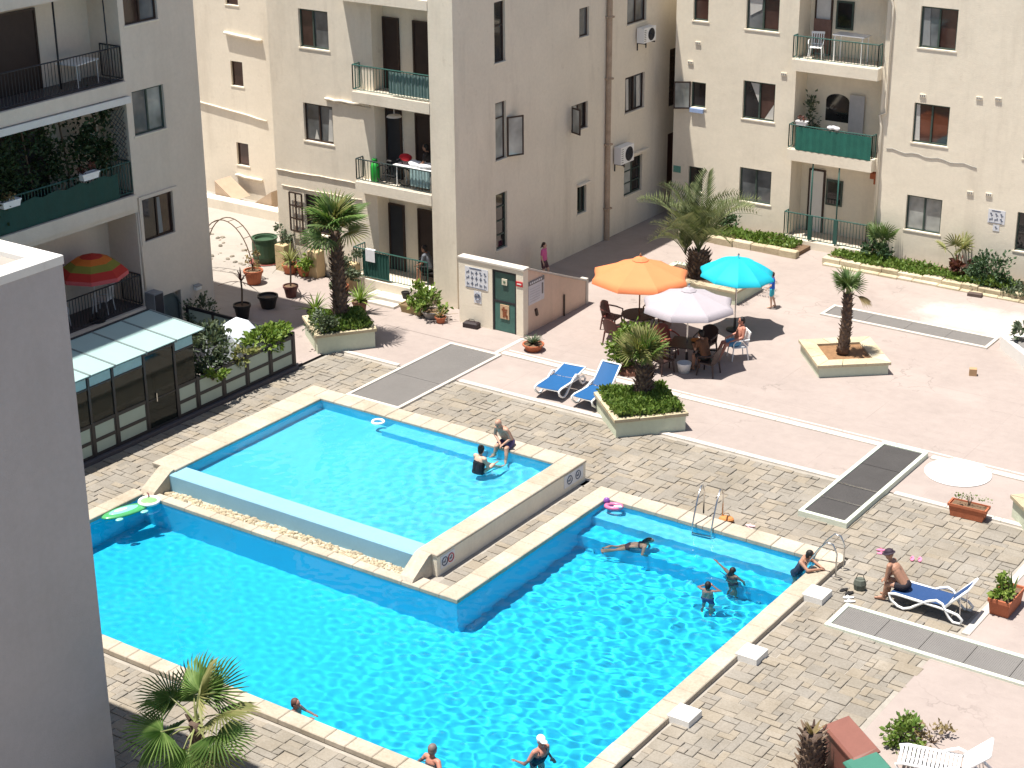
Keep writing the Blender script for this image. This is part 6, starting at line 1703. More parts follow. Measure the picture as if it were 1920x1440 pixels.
part('pipe', MB().tube([(-8.46, 17.5, 0), (-8.46, 17.5, 0.75)], 0.03, 6), frame_brown, ph)
part('valve', MB().obox((-8.47, 15.9, 0.62), (0.06, 0.09, 0.24), rx(0.3)), frame_brown, ph)
noticeboard('pale pictogram notices on the sunny wall near the right edge', 'y', RY, 1.45, 2.05, 2.02, 2.50, 3, 2, 11)
noticeboard('single small notice below the pale pictogram notices', 'y', RY, 1.66, 1.88, 1.76, 1.98, 1, 1, 12, False)
for k, u in enumerate((-10.3, -10.1)): pass
# pool depth signs on the paddling pool wall
def depth_sign(label, u0, u1, z0, z1, red):
    t = thing('pool_sign', label, 'sign', (-1.1, (u0 + u1) / 2, z0))
    b = MB(); fbox(b, 'x', -1.12, u0, u1, z0, z1, -0.012, -0.002); part('board', b, board, t)
    for k in range(2):
        u = u0 + (u1 - u0) * (0.28 + 0.44 * k); zc = (z0 + z1) / 2; r = (z1 - z0) * 0.32
        part('prohibition_ring', MB().tube([P('x', -1.12, u + r * math.cos(a * PI / 8), zc + r * math.sin(a * PI / 8), -0.02) for a in range(16)], 0.014, 4, closed=True), mat('red_sign', (0.52, 0.03, 0.035), 0.5) if red and k else ink, t)
        b = MB(); fbox(b, 'x', -1.12, u - r * 0.5, u + r * 0.35, zc - r * 0.35, zc + r * 0.1, -0.018, -0.013); fbox(b, 'x', -1.12, u + r * 0.1, u + r * 0.4, zc + r * 0.12, zc + r * 0.5, -0.018, -0.013)
        part('pictogram', b, ink, t)
depth_sign('white sign with two pictograms at the far end of the paddling pool wall', 6.25, 7.15, 0.12, 0.47, False)
depth_sign('white sign with a red ring at the near end of the paddling pool wall', 0.95, 1.5, 0.12, 0.45, True)

# ------------------------------------------------------------------ floats and small things
WN = 0.02
t = thing('inflatable_float', 'green and aqua inflatable mat floating in the left pool corner', 'pool float', (-9.66, -0.72, WN), math.radians(74), world=False)
gr = mat('green_vinyl', (0.07, 0.33, 0.12), 0.25, 0.15, 3.0, 0.0, spec=0.6); aq = mat('aqua_vinyl', (0.22, 0.58, 0.50), 0.25, 0.08, 3.0, 0.0, spec=0.6)
part('mat', MB().ell((-0.15, 0, 0.03), (0.68, 0.27, 0.07), 20, 8), gr, t, True)
part('centre_pad', MB().ell((-0.2, 0, 0.075), (0.44, 0.17, 0.04), 16, 6), aq, t, True)
part('print', MB().ell((-0.28, 0.0, 0.108), (0.2, 0.07, 0.012), 12, 5), mat('pale_vinyl', (0.55, 0.75, 0.72), 0.3), t)
part('pillow', MB().ell((0.52, 0, 0.07), (0.24, 0.24, 0.09), 16, 7), mat('lime_vinyl', (0.22, 0.52, 0.18), 0.3), t, True)
part('pillow_rim', MB().tube([(0.52 + 0.25 * math.cos(a * PI / 9), 0.25 * math.sin(a * PI / 9), 0.10) for a in range(18)], 0.045, 7, closed=True), white_plastic, t, True)
part('rope', MB().tube([(0.55, 0.1, 0.16), (0.62, 0.2, 0.2), (0.66, 0.36, 0.16)], 0.014, 5), mat('dark_red_rope', (0.14, 0.02, 0.03), 0.7), t)
for x in (0.2, -0.5): part('fin', MB().ell((x, -0.32, 0.02), (0.11, 0.08, 0.03)), aq, t, True)
b = MB().lathe([(0.0001, 0.5), (0.2, 0.47), (0.3, 0.38), (0.34, 0.36), (0.3, 0.3), (0.22, 0.28)], n=16)
t = thing('inflatable_float', 'pink and purple ring float in the far pool corner', 'pool float', (0.42, 6.2, WN), 0.4, world=False)
part('ring', MB().tube([(0.2 * math.cos(a * PI / 9), 0.13 * math.sin(a * PI / 9), 0.05) for a in range(18)], 0.055, 8, closed=True), mat('pink_vinyl', (0.62, 0.16, 0.30), 0.3), t, True)
part('head', MB().ell((-0.2, 0.12, 0.13), (0.09, 0.07, 0.1)), mat('purple_vinyl', (0.22, 0.08, 0.33), 0.3), t, True)
part('wing', MB().ell((0.12, -0.1, 0.1), (0.12, 0.04, 0.04)), white_plastic, t, True)
def flipflops(label, x, y, z, rot, m_):
    t = thing('flip_flops', label, 'flip-flops', (x, y, z), rot, 'flip-flops left around the pool', world=False)
    for s in (-1, 1):
        o = part('sole', MB().prism([(0.13 * math.cos(a * PI / 7) + (0.02 * math.cos(a * PI / 7) ** 2), s * 0.09 + 0.048 * math.sin(a * PI / 7)) for a in range(14)], 0.0, 0.022), m_, t)
        part('strap', MB().tube([(0.06, s * 0.09, 0.02), (0.0, s * 0.09 + 0.04, 0.05), (-0.03, s * 0.09 + 0.048, 0.02)], 0.008, 4), m_, o)
pinkv = mat('pink_rubber', (0.60, 0.20, 0.32), 0.6); 
flipflops('pink flip-flops on the paving left of the sitting man', 7.0, 7.75, 0.01, 0.5, pinkv)
flipflops('pink flip-flops on the paving right of the sitting man', 7.85, 7.85, 0.01, 1.9, pinkv)
flipflops('white and pink flip-flops on the far coping right of the ladder', 3.75, 7.15, 0.01, 0.2, mat('pale_pink_rubber', (0.70, 0.5, 0.52), 0.6))
flipflops('white flip-flops below the dark bag near the starting block', 7.35, 5.15, 0.01, 0.6, white_plastic)
flipflops('dark flip-flops near the far ladder', 7.15, 5.45, 0.01, 1.2, black_pot)
t = thing('bag', 'small dark mesh bag standing beside the far pool corner', 'bag', (7.35, 5.75, 0.01), 0.3, world=False)
part('bag_body', MB().lathe([(0.13, 0), (0.15, 0.15), (0.12, 0.26), (0.01, 0.25)], n=10), mat('dark_mesh', (0.10, 0.11, 0.09), 0.8), t); part('handle', MB().tube([(-0.1, 0, 0.25), (-0.06, 0, 0.38), (0.06, 0, 0.38), (0.1, 0, 0.25)], 0.01, 5), black_pot, t)
t = thing('bag', 'orange bag lying on the coping at the middle ladder', 'bag', (3.15, 7.1, 0.01), 0.3, world=False)
part('bag_body', MB().ell((0, 0, 0.08), (0.2, 0.14, 0.1)), mat('orange_bag', (0.55, 0.22, 0.07), 0.8), t); part('handle', MB().tube([(-0.1, 0, 0.14), (-0.05, 0, 0.25), (0.05, 0, 0.25), (0.1, 0, 0.14)], 0.01, 5), woodpole, t)
t = thing('bag', 'small black bag on the ground below the pictogram board', 'bag', (-10.35, 14.95, 0.012), 0.1, world=False)
part('bag_body', MB().bev(-0.26, 0.26, -0.13, 0.13, 0, 0.2, 0.05), mat('black_nylon', (0.03, 0.02, 0.022), 0.6), t); part('handle', MB().tube([(-0.12, 0, 0.2), (-0.08, 0, 0.27), (0.08, 0, 0.27), (0.12, 0, 0.2)], 0.012, 5), black_pot, t)
b = MB().bev(-0.11, 0.11, -0.09, 0.09, 0, 0.22, 0.01); single('cardboard_box', b, mat('cardboard', (0.42, 0.27, 0.15), 0.85), 'small cardboard box alone on the bright terrace', 'box', (4.55, 19.9, 0.012), 0.4, world=False)
b = MB().bev(-0.24, 0.24, -0.1, 0.1, 0, 0.12, 0.02); single('stone_block', b, mat('dark_block', (0.10, 0.07, 0.06), 0.85), 'dark loose block beside the long flower bed kerb', 'block', (1.95, 26.75, 0.012), 0.1, world=False)
for k, (x, y) in enumerate(((-14.05, 15.6), (-13.6, 15.72))):
    t = thing('watering_pot', ('black watering pot lying on the entrance step', 'black pot standing at the right end of the entrance step')[k], 'pot', (x + 0.5, y, 0.2 if k == 0 else 0.21), 0.4, world=False)
    part('pot', pot_mesh(0.13, 0.22), black_pot, t); part('spout', MB().tube([(0.1, 0, 0.12), (0.22, 0, 0.24)], [0.03, 0.015], 6), black_pot, t)
# skimmer float, return fitting
single('float_ring', MB().tube([(0.16 * math.cos(a * PI / 8), 0.16 * math.sin(a * PI / 8), 0.02) for a in range(16)], 0.04, 6, closed=True), white_plastic, 'small white ring floating at the back edge of the paddling pool', 'ring', (-7.3, 6.35, 0.48), world=False, smooth=True)
# balcony things on the middle building
t = thing('gas_bottle', 'green gas bottle behind the middle balcony railing', 'gas bottle', (-15.35, 16.45, 3.76), world=False)
part('bottle', MB().lathe([(0.14, 0), (0.16, 0.05), (0.16, 0.5), (0.1, 0.62), (0.05, 0.65)], n=14), mat('green_bottle', (0.02, 0.30, 0.04), 0.4), t, True); part('collar', MB().lathe([(0.09, 0.64), (0.09, 0.76), (0.07, 0.76)], n=12), mat('green_bottle', (0.02, 0.30, 0.04), 0.4), t)
t = thing('laundry_table', 'table heaped with white and red laundry on the middle balcony', 'table', (-13.6, 16.55, 3.76), world=False)
part('table_top', MB().bev(-0.85, 0.8, -0.3, 0.3, 0.7, 0.74, 0.01), white_plastic, t)
for sx in (-0.7, 0.7):
    for sy in (-0.25, 0.25): part('leg', MB().tube([(sx, sy, 0.7), (sx, sy, 0)], 0.02, 6), white_plastic, t)
b = MB()
for i in range(9): b.ell((rnd.uniform(-0.6, 0.6), rnd.uniform(-0.2, 0.2), 0.8 + rnd.uniform(0, 0.06)), (rnd.uniform(0.12, 0.25), rnd.uniform(0.1, 0.18), rnd.uniform(0.06, 0.12)), 8, 5)
part('white_laundry', b, mat('white_cloth', (0.75, 0.75, 0.77), 0.9), t, True, kind='stuff')
part('red_laundry', MB().ell((-0.55, 0.05, 0.95), (0.25, 0.16, 0.13), 10, 6), mat('red_laundry', (0.5, 0.02, 0.03), 0.9), t, True)
b = MB()
for i in range(10):
    x0, x1 = -0.1 + 0.08 * i, -0.02 + 0.08 * i; y0, y1 = -0.32 - 0.02 * (i % 2), -0.32 - 0.02 * ((i + 1) % 2); b.add([(x0, y0, 0.15), (x1, y1, 0.15), (x1, y1, 0.74), (x0, y0, 0.74)], [(0, 1, 2, 3)])
part('hanging_cloth', b, mat('teal_white_cloth', (0.35, 0.50, 0.50), 0.9, 0.4, 12.0), t)
t = thing('bicycle', 'dark bicycle standing behind the middle balcony railing', 'bicycle', (-14.55, 16.45, 3.765), 0.1, world=False)
for x in (-0.42, 0.42): part('wheel', MB().tube([(x + 0.3 * math.cos(a * PI / 10), 0, 0.3 + 0.3 * math.sin(a * PI / 10)) for a in range(20)], 0.022, 5, closed=True), black_pot, t)
part('frame', MB().tube([(-0.42, 0, 0.3), (-0.12, 0, 0.68), (0.3, 0, 0.7), (0.0, 0, 0.28), (-0.42, 0, 0.3)], 0.018, 6).tube([(0.42, 0, 0.3), (0.32, 0, 0.9)], 0.018, 6).tube([(-0.12, 0, 0.72), (0.0, 0, 0.28)], 0.016, 6), black_metal, t)
part('handlebar', MB().tube([(0.28, -0.25, 0.92), (0.33, 0, 0.95), (0.28, 0.25, 0.92)], 0.015, 6), black_metal, t); part('saddle', MB().ell((-0.16, 0, 0.78), (0.13, 0.07, 0.04)), black_pot, t)
t = thing('towel', 'white towel hung over the green rail of the ground floor flat', 'towel', (-15.15, 15.82, 1.55), world=False)
part('cloth', MB().box(-0.2, 0.2, -0.045, -0.035, -0.42, 0.0).box(-0.2, 0.2, -0.045, 0.045, 0.0, 0.012), mat('white_cloth', (0.75, 0.75, 0.77), 0.9), t)
# balcony things on the right building
table('white_table', 'white table on the top balcony of the sunny building', (-4.1, 29.0, 6.84), 0, 1.2, 0.6, 0.95, white_plastic)
plastic_chair('white plastic chair behind the top balcony railing of the sunny building', (-5.35, 28.85, 6.84), 0.3, white_plastic)
single('curtain', MB().box(-5.8, -5.15, 29.50, 29.54, 6.9, 8.1), mat('brown_curtain', (0.20, 0.12, 0.10), 0.9, 0.3, 6.0), 'brown curtain hanging in the top balcony of the sunny building', 'curtain', (-5.4, 29.5, 6.9))
t = thing('flower_box', 'white flower box on the rail of the green sheeted balcony', 'flower box', (-5.55, 28.45, 4.5), world=False); part('trough', trough_mesh(0.42, 0.2, 0.16), white_plastic, t); part('foliage', leaf_cloud(MB(), (0, 0, 0.22), (0.2, 0.1, 0.1), 50, 0.08), red_leaf, t)
b = MB()
for k in range(3): b.ell((0.13 * k - 0.13, 0, 0.07 + 0.02 * (k % 2)), (0.12, 0.09, 0.07))
single('laundry_bundle', b, mat('white_cloth', (0.75, 0.75, 0.77), 0.9), 'white laundry bundle on the rail of the green sheeted balcony', 'laundry', (-4.3, 28.4, 4.5), world=False, smooth=True)
b = leaf_cloud(MB(), (-5.5, 29.1, 4.6), (0.4, 0.22, 0.8), 300, 0.14)
t = thing('balcony_plant', 'grey hanging plant at the left of the green sheeted balcony', 'plant', (-5.5, 29.1, 3.62)); part('stem', MB().tube([(-5.5, 29.1, 3.62), (-5.5, 29.1, 4.4)], 0.02, 5), twig, t); part('foliage', b, grey_leaf, t)
b = MB().box(-10.2, -9.65, 28.6, 28.68, 4.35, 4.5); single('hung_cloth', b, mat('blue_cloth', (0.30, 0.40, 0.62), 0.9), 'pale blue cloth on the sill of the small open window', 'cloth', (-9.9, 28.6, 4.35))
# ------------------------------------------------------------------ people
def V(*a): return Vector(a)
def stand(s=1.0):
    J = dict(pel=V(0, 0, .94), che=V(0, 0, 1.27), nec=V(0, 0, 1.46), hea=V(.03, 0, 1.60))
    for n_, y in (('l', 1), ('r', -1)):
        J['sh' + n_] = V(0, y * .175, 1.40); J['el' + n_] = V(-.03, y * .24, 1.13); J['wr' + n_] = V(.06, y * .25, .89)
        J['hi' + n_] = V(0, y * .09, .90); J['kn' + n_] = V(.03, y * .10, .49); J['an' + n_] = V(0, y * .10, .08); J['to' + n_] = V(.17, y * .12, .03)
    return {k: v * s for k, v in J.items()}
def sit(sz=0.45, lean=0.12, knee=0.42, s=1.0):
    """seat plane at sz; faces +X"""
    J = dict(pel=V(0, 0, .10), che=V(lean, 0, .43), nec=V(lean * 1.6, 0, .61), hea=V(lean * 1.6 + .05, 0, .75))
    for n_, y in (('l', 1), ('r', -1)):
        J['sh' + n_] = V(lean * 1.5, y * .175, .55); J['el' + n_] = V(lean * 1.5 + .06, y * .23, .30); J['wr' + n_] = V(lean * 1.5 + .26, y * .15, .20)
        J['hi' + n_] = V(.02, y * .09, .085); J['kn' + n_] = V(knee, y * .13, .07); J['an' + n_] = V(knee + .02, y * .13, -.36); J['to' + n_] = V(knee + .18, y * .15, -.41)
    return {k: v * s + V(0, 0, sz) for k, v in J.items()}
def body_mesh(J, s, head_yaw=0.0, head_pitch=0.0, wide=1.0):
    b = MB()
    up = (J['che'] - J['pel']).normalized(); lat = (J['shl'] - J['shr']).normalized(); fw = lat.cross(up).normalized()
    R = Matrix((fw, lat, up)).transposed()
    hl = (J['hil'] - J['hir']).normalized()
    b.ell(J['pel'], (.115 * s, .155 * s * wide, .12 * s), 12, 8, R); b.cap(J['hil'], .088 * s, J['hir'], .088 * s)
    for k in (-1, 1): b.cap(J['pel'] + lat * .055 * k * s, .10 * s * wide, J['che'] + lat * .06 * k * s - up * .03 * s, .105 * s * wide)
    b.ell(J['che'] + up * .03 * s, (.115 * s * wide, .165 * s * wide, .15 * s), 12, 8, R)
    b.cap(J['shl'] * 0.92 + J['shr'] * 0.08, .062 * s, J['shr'] * 0.92 + J['shl'] * 0.08, .062 * s)
    b.cap(J['che'] + up * .1 * s, .08 * s, J['nec'], .056 * s); b.cap(J['nec'], .054 * s, J['hea'], .05 * s)
    HR = (Matrix.Rotation(head_yaw, 3, 'Z') @ Matrix.Rotation(head_pitch, 3, 'Y'))
    H = J['hea']
    b.ell(H + HR @ V(-.008, 0, .025) * s, (.098 * s, .078 * s, .105 * s), 14, 10, HR)
    b.ell(H + HR @ V(.03, 0, -.05) * s, (.062 * s, .055 * s, .065 * s), 10, 8, HR)
    b.cap(H + HR @ V(.085, 0, .005) * s, .010 * s, H + HR @ V(.108, 0, -.02) * s, .014 * s, 7)
    for k in (-1, 1): b.ell(H + HR @ V(-.01, .078 * k, -.005) * s, (.018 * s, .010 * s, .03 * s), 8, 6, HR)
    for n_, y in (('l', 1), ('r', -1)):
        b.cap(J['sh' + n_], .056 * s, J['el' + n_], .042 * s); b.cap(J['el' + n_], .042 * s, J['wr' + n_], .029 * s)
        d = (J['wr' + n_] - J['el' + n_]).normalized(); side = d.cross(V(0, 0, 1))
        side = side.normalized() if side.length > 0.2 else V(0, 1, 0)
        nrm = side.cross(d).normalized(); W_ = J['wr' + n_]
        pc = W_ + d * .045 * s
        b.ell(pc, (.05 * s, .04 * s, .018 * s), 10, 7, Matrix((d, side, nrm)).transposed())
        for q, ln in ((-1.5, .062), (-.5, .074), (.5, .07), (1.5, .055)):
            r0 = pc + d * .038 * s + side * q * .019 * s; m_ = r0 + d * ln * .55 * s - nrm * .008 * s; e_ = m_ + d * ln * .4 * s - nrm * .025 * s
            b.cap(r0, .0095 * s, m_, .009 * s, 6); b.cap(m_, .009 * s, e_, .0075 * s, 6)
        r0 = pc - d * .015 * s + side * y * .034 * s; m_ = r0 + (d * .6 + side * y * .8) * .032 * s; b.cap(r0, .0125 * s, m_, .011 * s, 6); b.cap(m_, .011 * s, m_ + d * .03 * s, .009 * s, 6)
        b.cap(J['hi' + n_], .088 * s * wide, J['kn' + n_], .058 * s); kn, an = J['kn' + n_], J['an' + n_]
        calf = kn.lerp(an, .3) - fw * .012 * s; b.cap(kn, .055 * s, calf, .056 * s); b.cap(calf, .056 * s, an, .036 * s)
        toe = J['to' + n_]; heel = an + (an - toe).normalized() * .03 * s; heel.z = an.z - .03 * s
        b.cap(heel, .036 * s, toe, .026 * s); b.cap(an, .036 * s, an.lerp(toe, .6), .032 * s)
    return b, HR
def remesh(o, vox, smooth_it=2):
    m_ = o.modifiers.new('surface', 'REMESH'); m_.mode = 'VOXEL'; m_.voxel_size = vox; m_.use_smooth_shade = True
    k = o.modifiers.new('soften', 'SMOOTH'); k.iterations = smooth_it; k.factor = 0.5
def person(label, loc, rot, J, s=1.0, skin=(0.45, 0.25, 0.17), wear=(), hair=None, yaw=0.0, pitch=0.0, wide=1.0, extra=None):
    t = thing('person', label, 'person', loc, rot, None, world=False)
    sk = mat('skin_%02d_%02d' % (int(skin[0] * 100), int(skin[2] * 100)), skin, 0.5, 0.08, 6.0, 0.03, spec=0.4)
    mb, HR = body_mesh(J, s, yaw, pitch, wide)
    o = part('body', mb, sk, t, True); remesh(o, 0.0105)
    caustic_receivers.append(o)
    up = (J['che'] - J['pel']).normalized(); lat = (J['shl'] - J['shr']).normalized(); fw = lat.cross(up).normalized()
    R = Matrix((fw, lat, up)).transposed(); e = .016 * s
    for kind, col in wear:
        m_ = mat('cloth_%s_%d' % (kind, abs(hash(col)) % 9999 if False else int(col[0] * 900 + col[1] * 70 + col[2] * 7)), col, 0.75, 0.1, 8.0, 0.15)
        b = MB()
        if kind in ('shorts', 'trunks', 'swimsuit', 'bikini'):
            b.ell(J['pel'] - up * .01 * s, (.115 * s + e, .155 * s * wide + e, .105 * s + e), 12, 8, R); b.cap(J['hil'], .088 * s + e, J['hir'], .088 * s + e)
            if kind in ('shorts', 'trunks'):
                f = .62 if kind == 'shorts' else .34
                for n_ in 'lr':
                    m2 = J['hi' + n_].lerp(J['kn' + n_], f); b.cap(J['hi' + n_], .088 * s * wide + e, m2, (.088 - .03 * f) * s * wide + e * 1.4)
        if kind == 'swimsuit':
            for k in (-1, 1): b.cap(J['pel'] + lat * .055 * k * s, .10 * s * wide + e, J['che'] + lat * .06 * k * s - up * .04 * s, .105 * s * wide + e)
            b.ell(J['che'] - up * .01 * s, (.115 * s * wide + e, .155 * s * wide + e, .115 * s), 12, 8, R)
            for k in (-1, 1): b.tube([J['che'] + fw * .11 * s + lat * .08 * k * s, J['che'] + up * .16 * s + lat * .10 * k * s + fw * 0.03 * s, J['che'] - fw * .11 * s + lat * .06 * k * s + up * 0.02 * s], .018 * s, 6)
        if kind == 'bikini':
            b.tube([J['che'] + (fw * math.cos(a * PI / 8) * .13 + lat * math.sin(a * PI / 8) * .18) * s for a in range(16)], .03 * s, 6, closed=True)
        if kind == 'shirt':
            b.ell(J['pel'] + up * .04 * s, (.115 * s + e, .155 * s + e, .10 * s), 12, 8, R)
            for k in (-1, 1): b.cap(J['pel'] + lat * .055 * k * s, .10 * s + e, J['che'] + lat * .06 * k * s, .108 * s + e)
            b.ell(J['che'] + up * .03 * s, (.115 * s + e, .165 * s + e, .15 * s), 12, 8, R); b.cap(J['shl'], .06 * s + e, J['shr'], .06 * s + e)
            for n_ in 'lr': b.cap(J['sh' + n_], .056 * s + e, J['sh' + n_].lerp(J['el' + n_], .6), .05 * s + e)
        q = part({'shorts': 'swim_shorts', 'trunks': 'swim_trunks', 'swimsuit': 'swimsuit', 'bikini': 'bikini', 'shirt': 'shirt'}[kind], b, m_, t, True); remesh(q, 0.014)
        caustic_receivers.append(q)
    H = J['hea']
    if hair:
        style, col = hair
        hm = mat('hair_%s_%d' % (style, int(col[0] * 900 + col[1] * 70 + col[2] * 7)), col, 0.6 if style not in ('cap', 'hat') else 0.7, 0.2, 12.0, 0.2)
        b = MB()
        if style == 'hat':
            b.ell(H + HR @ V(-.01, 0, .065) * s, (.115 * s, .1 * s, .085 * s), 14, 8, HR)
            b.ell(H + HR @ V(.0, 0, .045) * s, (.165 * s, .15 * s, .018 * s), 16, 6, HR)
        elif style == 'cap':
            b.ell(H + HR @ V(-.012, 0, .055) * s, (.112 * s, .094 * s, .09 * s), 14, 8, HR); b.ell(H + HR @ V(.11, 0, .05) * s, (.075 * s, .075 * s, .012 * s), 12, 6, HR)
        else:
            b.ell(H + HR @ V(-.025, 0, .045) * s, (.098 * s, .09 * s, .098 * s), 14, 9, HR); b.ell(H + HR @ V(-.06, 0, -.01) * s, (.06 * s, .08 * s, .09 * s), 12, 8, HR)
            if style == 'bun': b.ell(H + HR @ V(-.07, 0, .125) * s, (.05 * s, .05 * s, .045 * s), 10, 7, HR)
            if style == 'long':
                b.cap(H + HR @ V(-.075, 0, .0) * s, .07 * s, J['nec'] - fw * .10 * s - up * .04 * s, .06 * s); b.cap(J['nec'] - fw * .10 * s - up * .04 * s, .055 * s, J['che'] - fw * .135 * s, .03 * s)
            if style == 'tail': b.cap(H + HR @ V(-.10, 0, .03) * s, .035 * s, H + HR @ V(-.16, 0, -.12) * s, .022 * s)
        q = part({'hat': 'sun_hat', 'cap': 'swim_cap'}.get(style, 'hair'), b, hm, t, True); remesh(q, 0.012, 1)
    eyem = mat('eye_dark', (0.03, 0.02, 0.02), 0.3)
    for k in (-1, 1): part('eye', MB().ell(H + HR @ V(.082, .032 * k, .012) * s, (.010 * s, .014 * s, .008 * s), 8, 5, HR), eyem, t, True)
    part('mouth', MB().ell(H + HR @ V(.086, 0, -.052) * s, (.008 * s, .024 * s, .006 * s), 8, 5, HR), mat('lips', (0.30, 0.10, 0.08), 0.5), t, True)
    return t
tan = (0.36, 0.19, 0.125); light = (0.56, 0.36, 0.26); dark = (0.27, 0.135, 0.085); red = (0.46, 0.20, 0.14)
blackh = (0.012, 0.010, 0.010)
# man sitting on the paddling pool edge, feet in the water
J = sit(0.575, 0.20, 0.40)
J['anl'] = V(.52, .34, .25); J['tol'] = V(.66, .42, .20); J['knl'] = V(.40, .24, .64); J['knr'] = V(.40, -.10, .62); J['anr'] = V(.44, -.16, .24); J['tor'] = V(.56, -.19, .17)
J['hea'] = J['hea'] + V(.05, 0, -.03); J['wrl'] = V(.40, .16, .76); J['wrr'] = V(.36, -.02, .74); J['elr'] = V(.26, -.26, .88); J['ell'] = V(.24, .26, .88)
person('bald sunburnt man in purple shorts sitting on the paddling pool edge', (-3.35, 6.98, 0), math.radians(-95), J, 1.04, (0.48, 0.27, 0.19), [('shorts', (0.07, 0.05, 0.14))], None, 0.0, 0.5, 1.08)
# woman sitting in the paddling pool
J = sit(0.02, 0.06, 0.40)
J['knl'] = V(.40, .16, .30); J['knr'] = V(.40, -.16, .30); J['anl'] = V(.72, .12, -.04); J['anr'] = V(.72, -.12, -.04); J['tol'] = V(.86, .13, .02); J['tor'] = V(.86, -.13, .02)
J = {k: v + V(0, 0, 0.24) for k, v in J.items()}
person('woman with black hair bun and black swimsuit sitting in the paddling pool', (-3.2, 5.35, 0), math.radians(80), J, 1.0, light, [('swimsuit', (0.012, 0.012, 0.018))], ('bun', blackh), 0.3)
# swimmers in the main pool
def wade(depth, s): return stand(s)
def at_depth(J, dz): return {k: v + V(0, 0, dz) for k, v in J.items()}
J = stand(0.92)
for n_, y in (('l', 1), ('r', -1)): J['el' + n_] = V(.2, y * .36, 1.18); J['wr' + n_] = V(.42, y * .22, 1.15)
J = at_depth(J, -1.45)
# leaning forward, swimming towards the right
Rl = Matrix.Rotation(math.radians(62), 3, 'Y')
Jp = {k: (Rl @ (v - V(0, 0, -.05))) + V(-.2, 0, -0.34) for k, v in J.items()}
Jp['hea'] = Jp['hea'] + V(-.06, 0, .22); Jp['nec'] = Jp['nec'] + V(0, 0, .09)
person('dark haired swimmer gliding past the underwater step', (2.2, 5.35, 0), math.radians(20), Jp, 0.92, tan, [('bikini', (0.05, 0.02, 0.03))], ('long', blackh), 0.0)
J = at_depth(stand(0.88), -1.42)
J['ell'] = V(.05, .42, -.16); J['wrl'] = V(.08, .64, -.10); J['elr'] = V(.1, -.26, -.42); J['wrr'] = V(.2, -.22, -.6)
person('girl with long black hair stretching one arm sideways in the pool', (4.5, 4.9, 0), math.radians(70), J, 0.88, dark, [('bikini', (0.02, 0.02, 0.03))], ('long', blackh), 0.2)
J = at_depth(stand(0.86), -1.32)
for n_, y in (('l', 1), ('r', -1)): J['el' + n_] = V(.12, y * .27, -.18); J['wr' + n_] = V(.16, y * .08, -.02)
person('boy seen from behind with hands at his face, standing in the pool', (4.42, 3.85, 0), math.radians(100), J, 0.86, red, [('shorts', (0.03, 0.05, 0.15))], ('short', blackh), 0.1)
# swimmer resting on the far corner edge by the ladder
J = at_depth(stand(0.95), -1.02)
for k in ('che', 'nec', 'hea', 'shl', 'shr'): J[k] = J[k] + V(.16, 0, 0)
J['nec'] = J['nec'] + V(.06, 0, -.02); J['hea'] = J['hea'] + V(.14, 0, -.04)
J['ell'] = V(.36, .26, .18); J['wrl'] = V(.58, .08, .17); J['elr'] = V(.36, -.26, .18); J['wrr'] = V(.59, -.05, .17)
person('dark haired swimmer leaning with folded arms on the coping by the corner ladder', (5.70, 5.80, 0.0), math.radians(10), J, 0.95, tan, [('swimsuit', (0.02, 0.03, 0.06))], ('short', blackh), 0.3, 0.2)
# woman in white cap
J = at_depth(stand(0.97), -1.18)
for k in ('che', 'nec', 'hea', 'shl', 'shr'): J[k] = J[k] + V(.10, 0, 0)
J['ell'] = V(-.02, .30, -.18); J['wrl'] = V(.10, .30, -.30); J['elr'] = V(.0, -.32, -.16); J['wrr'] = V(-.22, -.34, -.20)
person('woman in white cap and navy swimsuit standing near the bottom of the pool', (4.95, -4.0, 0), math.radians(-15), J, 0.97, red, [('swimsuit', (0.012, 0.016, 0.035))], ('cap', (0.72, 0.72, 0.70)), -0.2)
# man leaning at the near edge
J = at_depth(stand(1.0), -1.32)
J['ell'] = V(-.08, .30, -.14); J['wrl'] = V(.05, .36, -.30); J['elr'] = V(-.10, -.34, -.08); J['wrr'] = V(-.02, -.50, -.14)
person('grey haired sunburnt man resting against the near pool edge', (3.4, -5.36, 0), math.radians(80), J, 1.0, red, [('shorts', (0.02, 0.03, 0.08))], ('short', (0.16, 0.13, 0.12)), 0.2)
J = at_depth(stand(0.95), -1.40)
J['elr'] = V(.20, -.22, -.16); J['wrr'] = V(.40, -.18, -.08); J['ell'] = V(.12, .22, -.3); J['wrl'] = V(.3, .2, -.35)
person('swimmer holding on behind the near left pool edge with just the head showing', (-0.1, -5.40, 0), math.radians(12), J, 0.95, red, [('shorts', (0.05, 0.12, 0.16))], ('short', (0.10, 0.05, 0.04)), 0.0)
# man on the lounger
J = sit(0.37, 0.24, 0.40)
J['ell'] = V(.40, .20, .56); J['wrl'] = V(.46, .02, .50); J['elr'] = V(.40, -.20, .56); J['wrr'] = V(.48, -.06, .50)
J['anl'] = V(.46, .11, .08); J['anr'] = V(.42, -.12, .08); J['tol'] = V(.64, .13, .03); J['tor'] = V(.60, -.14, .03)
person('tanned man in a dark sun hat sitting on the foot of the navy lounger', (8.45, 5.74, 0), math.radians(184), J, 1.02, tan, [('trunks', (0.015, 0.012, 0.018))], ('hat', (0.03, 0.018, 0.03)), 0.0, 0.3)
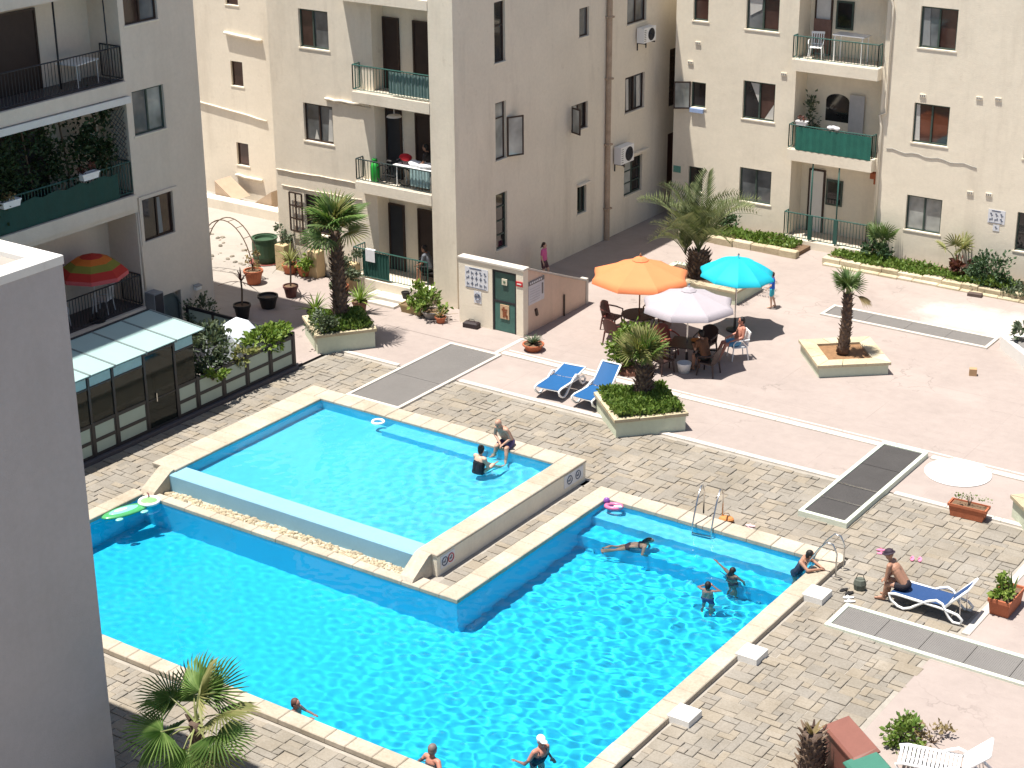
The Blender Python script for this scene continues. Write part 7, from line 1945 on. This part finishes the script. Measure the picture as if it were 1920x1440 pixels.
# girl walking behind the wall
J = stand(0.80); J['wrl'] = V(.04, .18, .80); J['ell'] = V(-.08, .30, .92)
J['knl'] = V(.14, .08, .40); J['anl'] = V(.10, .08, .07); J['tol'] = V(.24, .09, .03); J['anr'] = V(-.16, -.08, .10); J['tor'] = V(-.04, -.09, .03)
person('girl in a pink top walking behind the tan side wall', (-11.0, 20.1, 0.018), math.radians(15), J, 0.80, light, [('shirt', (0.62, 0.12, 0.30)), ('shorts', (0.10, 0.05, 0.06))], ('tail', (0.03, 0.015, 0.01)))
J = stand(0.72); J['wrl'] = V(.14, .22, .72); J['ell'] = V(.02, .24, .84); J['anr'] = V(-.12, -.07, .08); J['tor'] = V(0, -.08, .03); J['knr'] = V(-.02, -.07, .36)
person('small boy in a blue shirt walking beyond the turquoise parasol', (-3.2, 21.95, 0.012), math.radians(200), J, 0.72, light, [('shirt', (0.02, 0.12, 0.55)), ('shorts', (0.04, 0.35, 0.45))], ('short', (0.05, 0.03, 0.02)))
# people at the tables
J = sit(0.455, -0.10, 0.42)
J['anl'] = V(.62, .14, .10); J['anr'] = V(.66, -.12, .08); J['tol'] = V(.78, .16, .04); J['tor'] = V(.82, -.14, .04); J['wrl'] = V(.22, .20, .66); J['wrr'] = V(.2, -.2, .66)
person('man in blue and white shorts sitting on the white chair by the lilac parasol', (-1.97, 17.22, 0.012), math.radians(228), J, 1.0, red, [('shorts', (0.10, 0.30, 0.50))], ('short', blackh))
J = sit(0.44, 0.14, 0.40); J['wrl'] = V(.42, .12, .80); J['wrr'] = V(.42, -.12, .80); J['ell'] = V(.25, .24, .76); J['elr'] = V(.25, -.24, .76)
person('person in a brown top leaning on the table under the lilac parasol', (-2.15, 15.62, 0.012), math.radians(165), J, 0.98, tan, [('shirt', (0.16, 0.07, 0.035)), ('shorts', (0.02, 0.02, 0.02))], ('short', blackh))
J = sit(0.44, 0.10, 0.40)
person('person in dark clothes sitting in shade on the middle balcony', (-13.15, 16.7, 3.95), math.radians(195), J, 1.0, dark, [('shirt', (0.025, 0.02, 0.02)), ('shorts', (0.02, 0.02, 0.03))], ('short', blackh))
plastic_chair('chair under the person in the shade of the middle balcony', (-13.15, 16.7, 3.76), math.radians(105), black_pot)
J = sit(0.44, 0.10, 0.40)
person('person in grey clothes sitting in shade on the ground floor balcony', (-13.2, 16.55, 0.52), math.radians(195), J, 1.0, dark, [('shirt', (0.12, 0.13, 0.15)), ('shorts', (0.02, 0.02, 0.03))], ('short', blackh))
plastic_chair('chair under the person on the ground floor balcony', (-13.2, 16.55, 0.51), math.radians(105), black_pot)
# things the sun reaches only through the water surface
for o in caustic_receivers:
    o.cycles.is_caustics_receiver = True
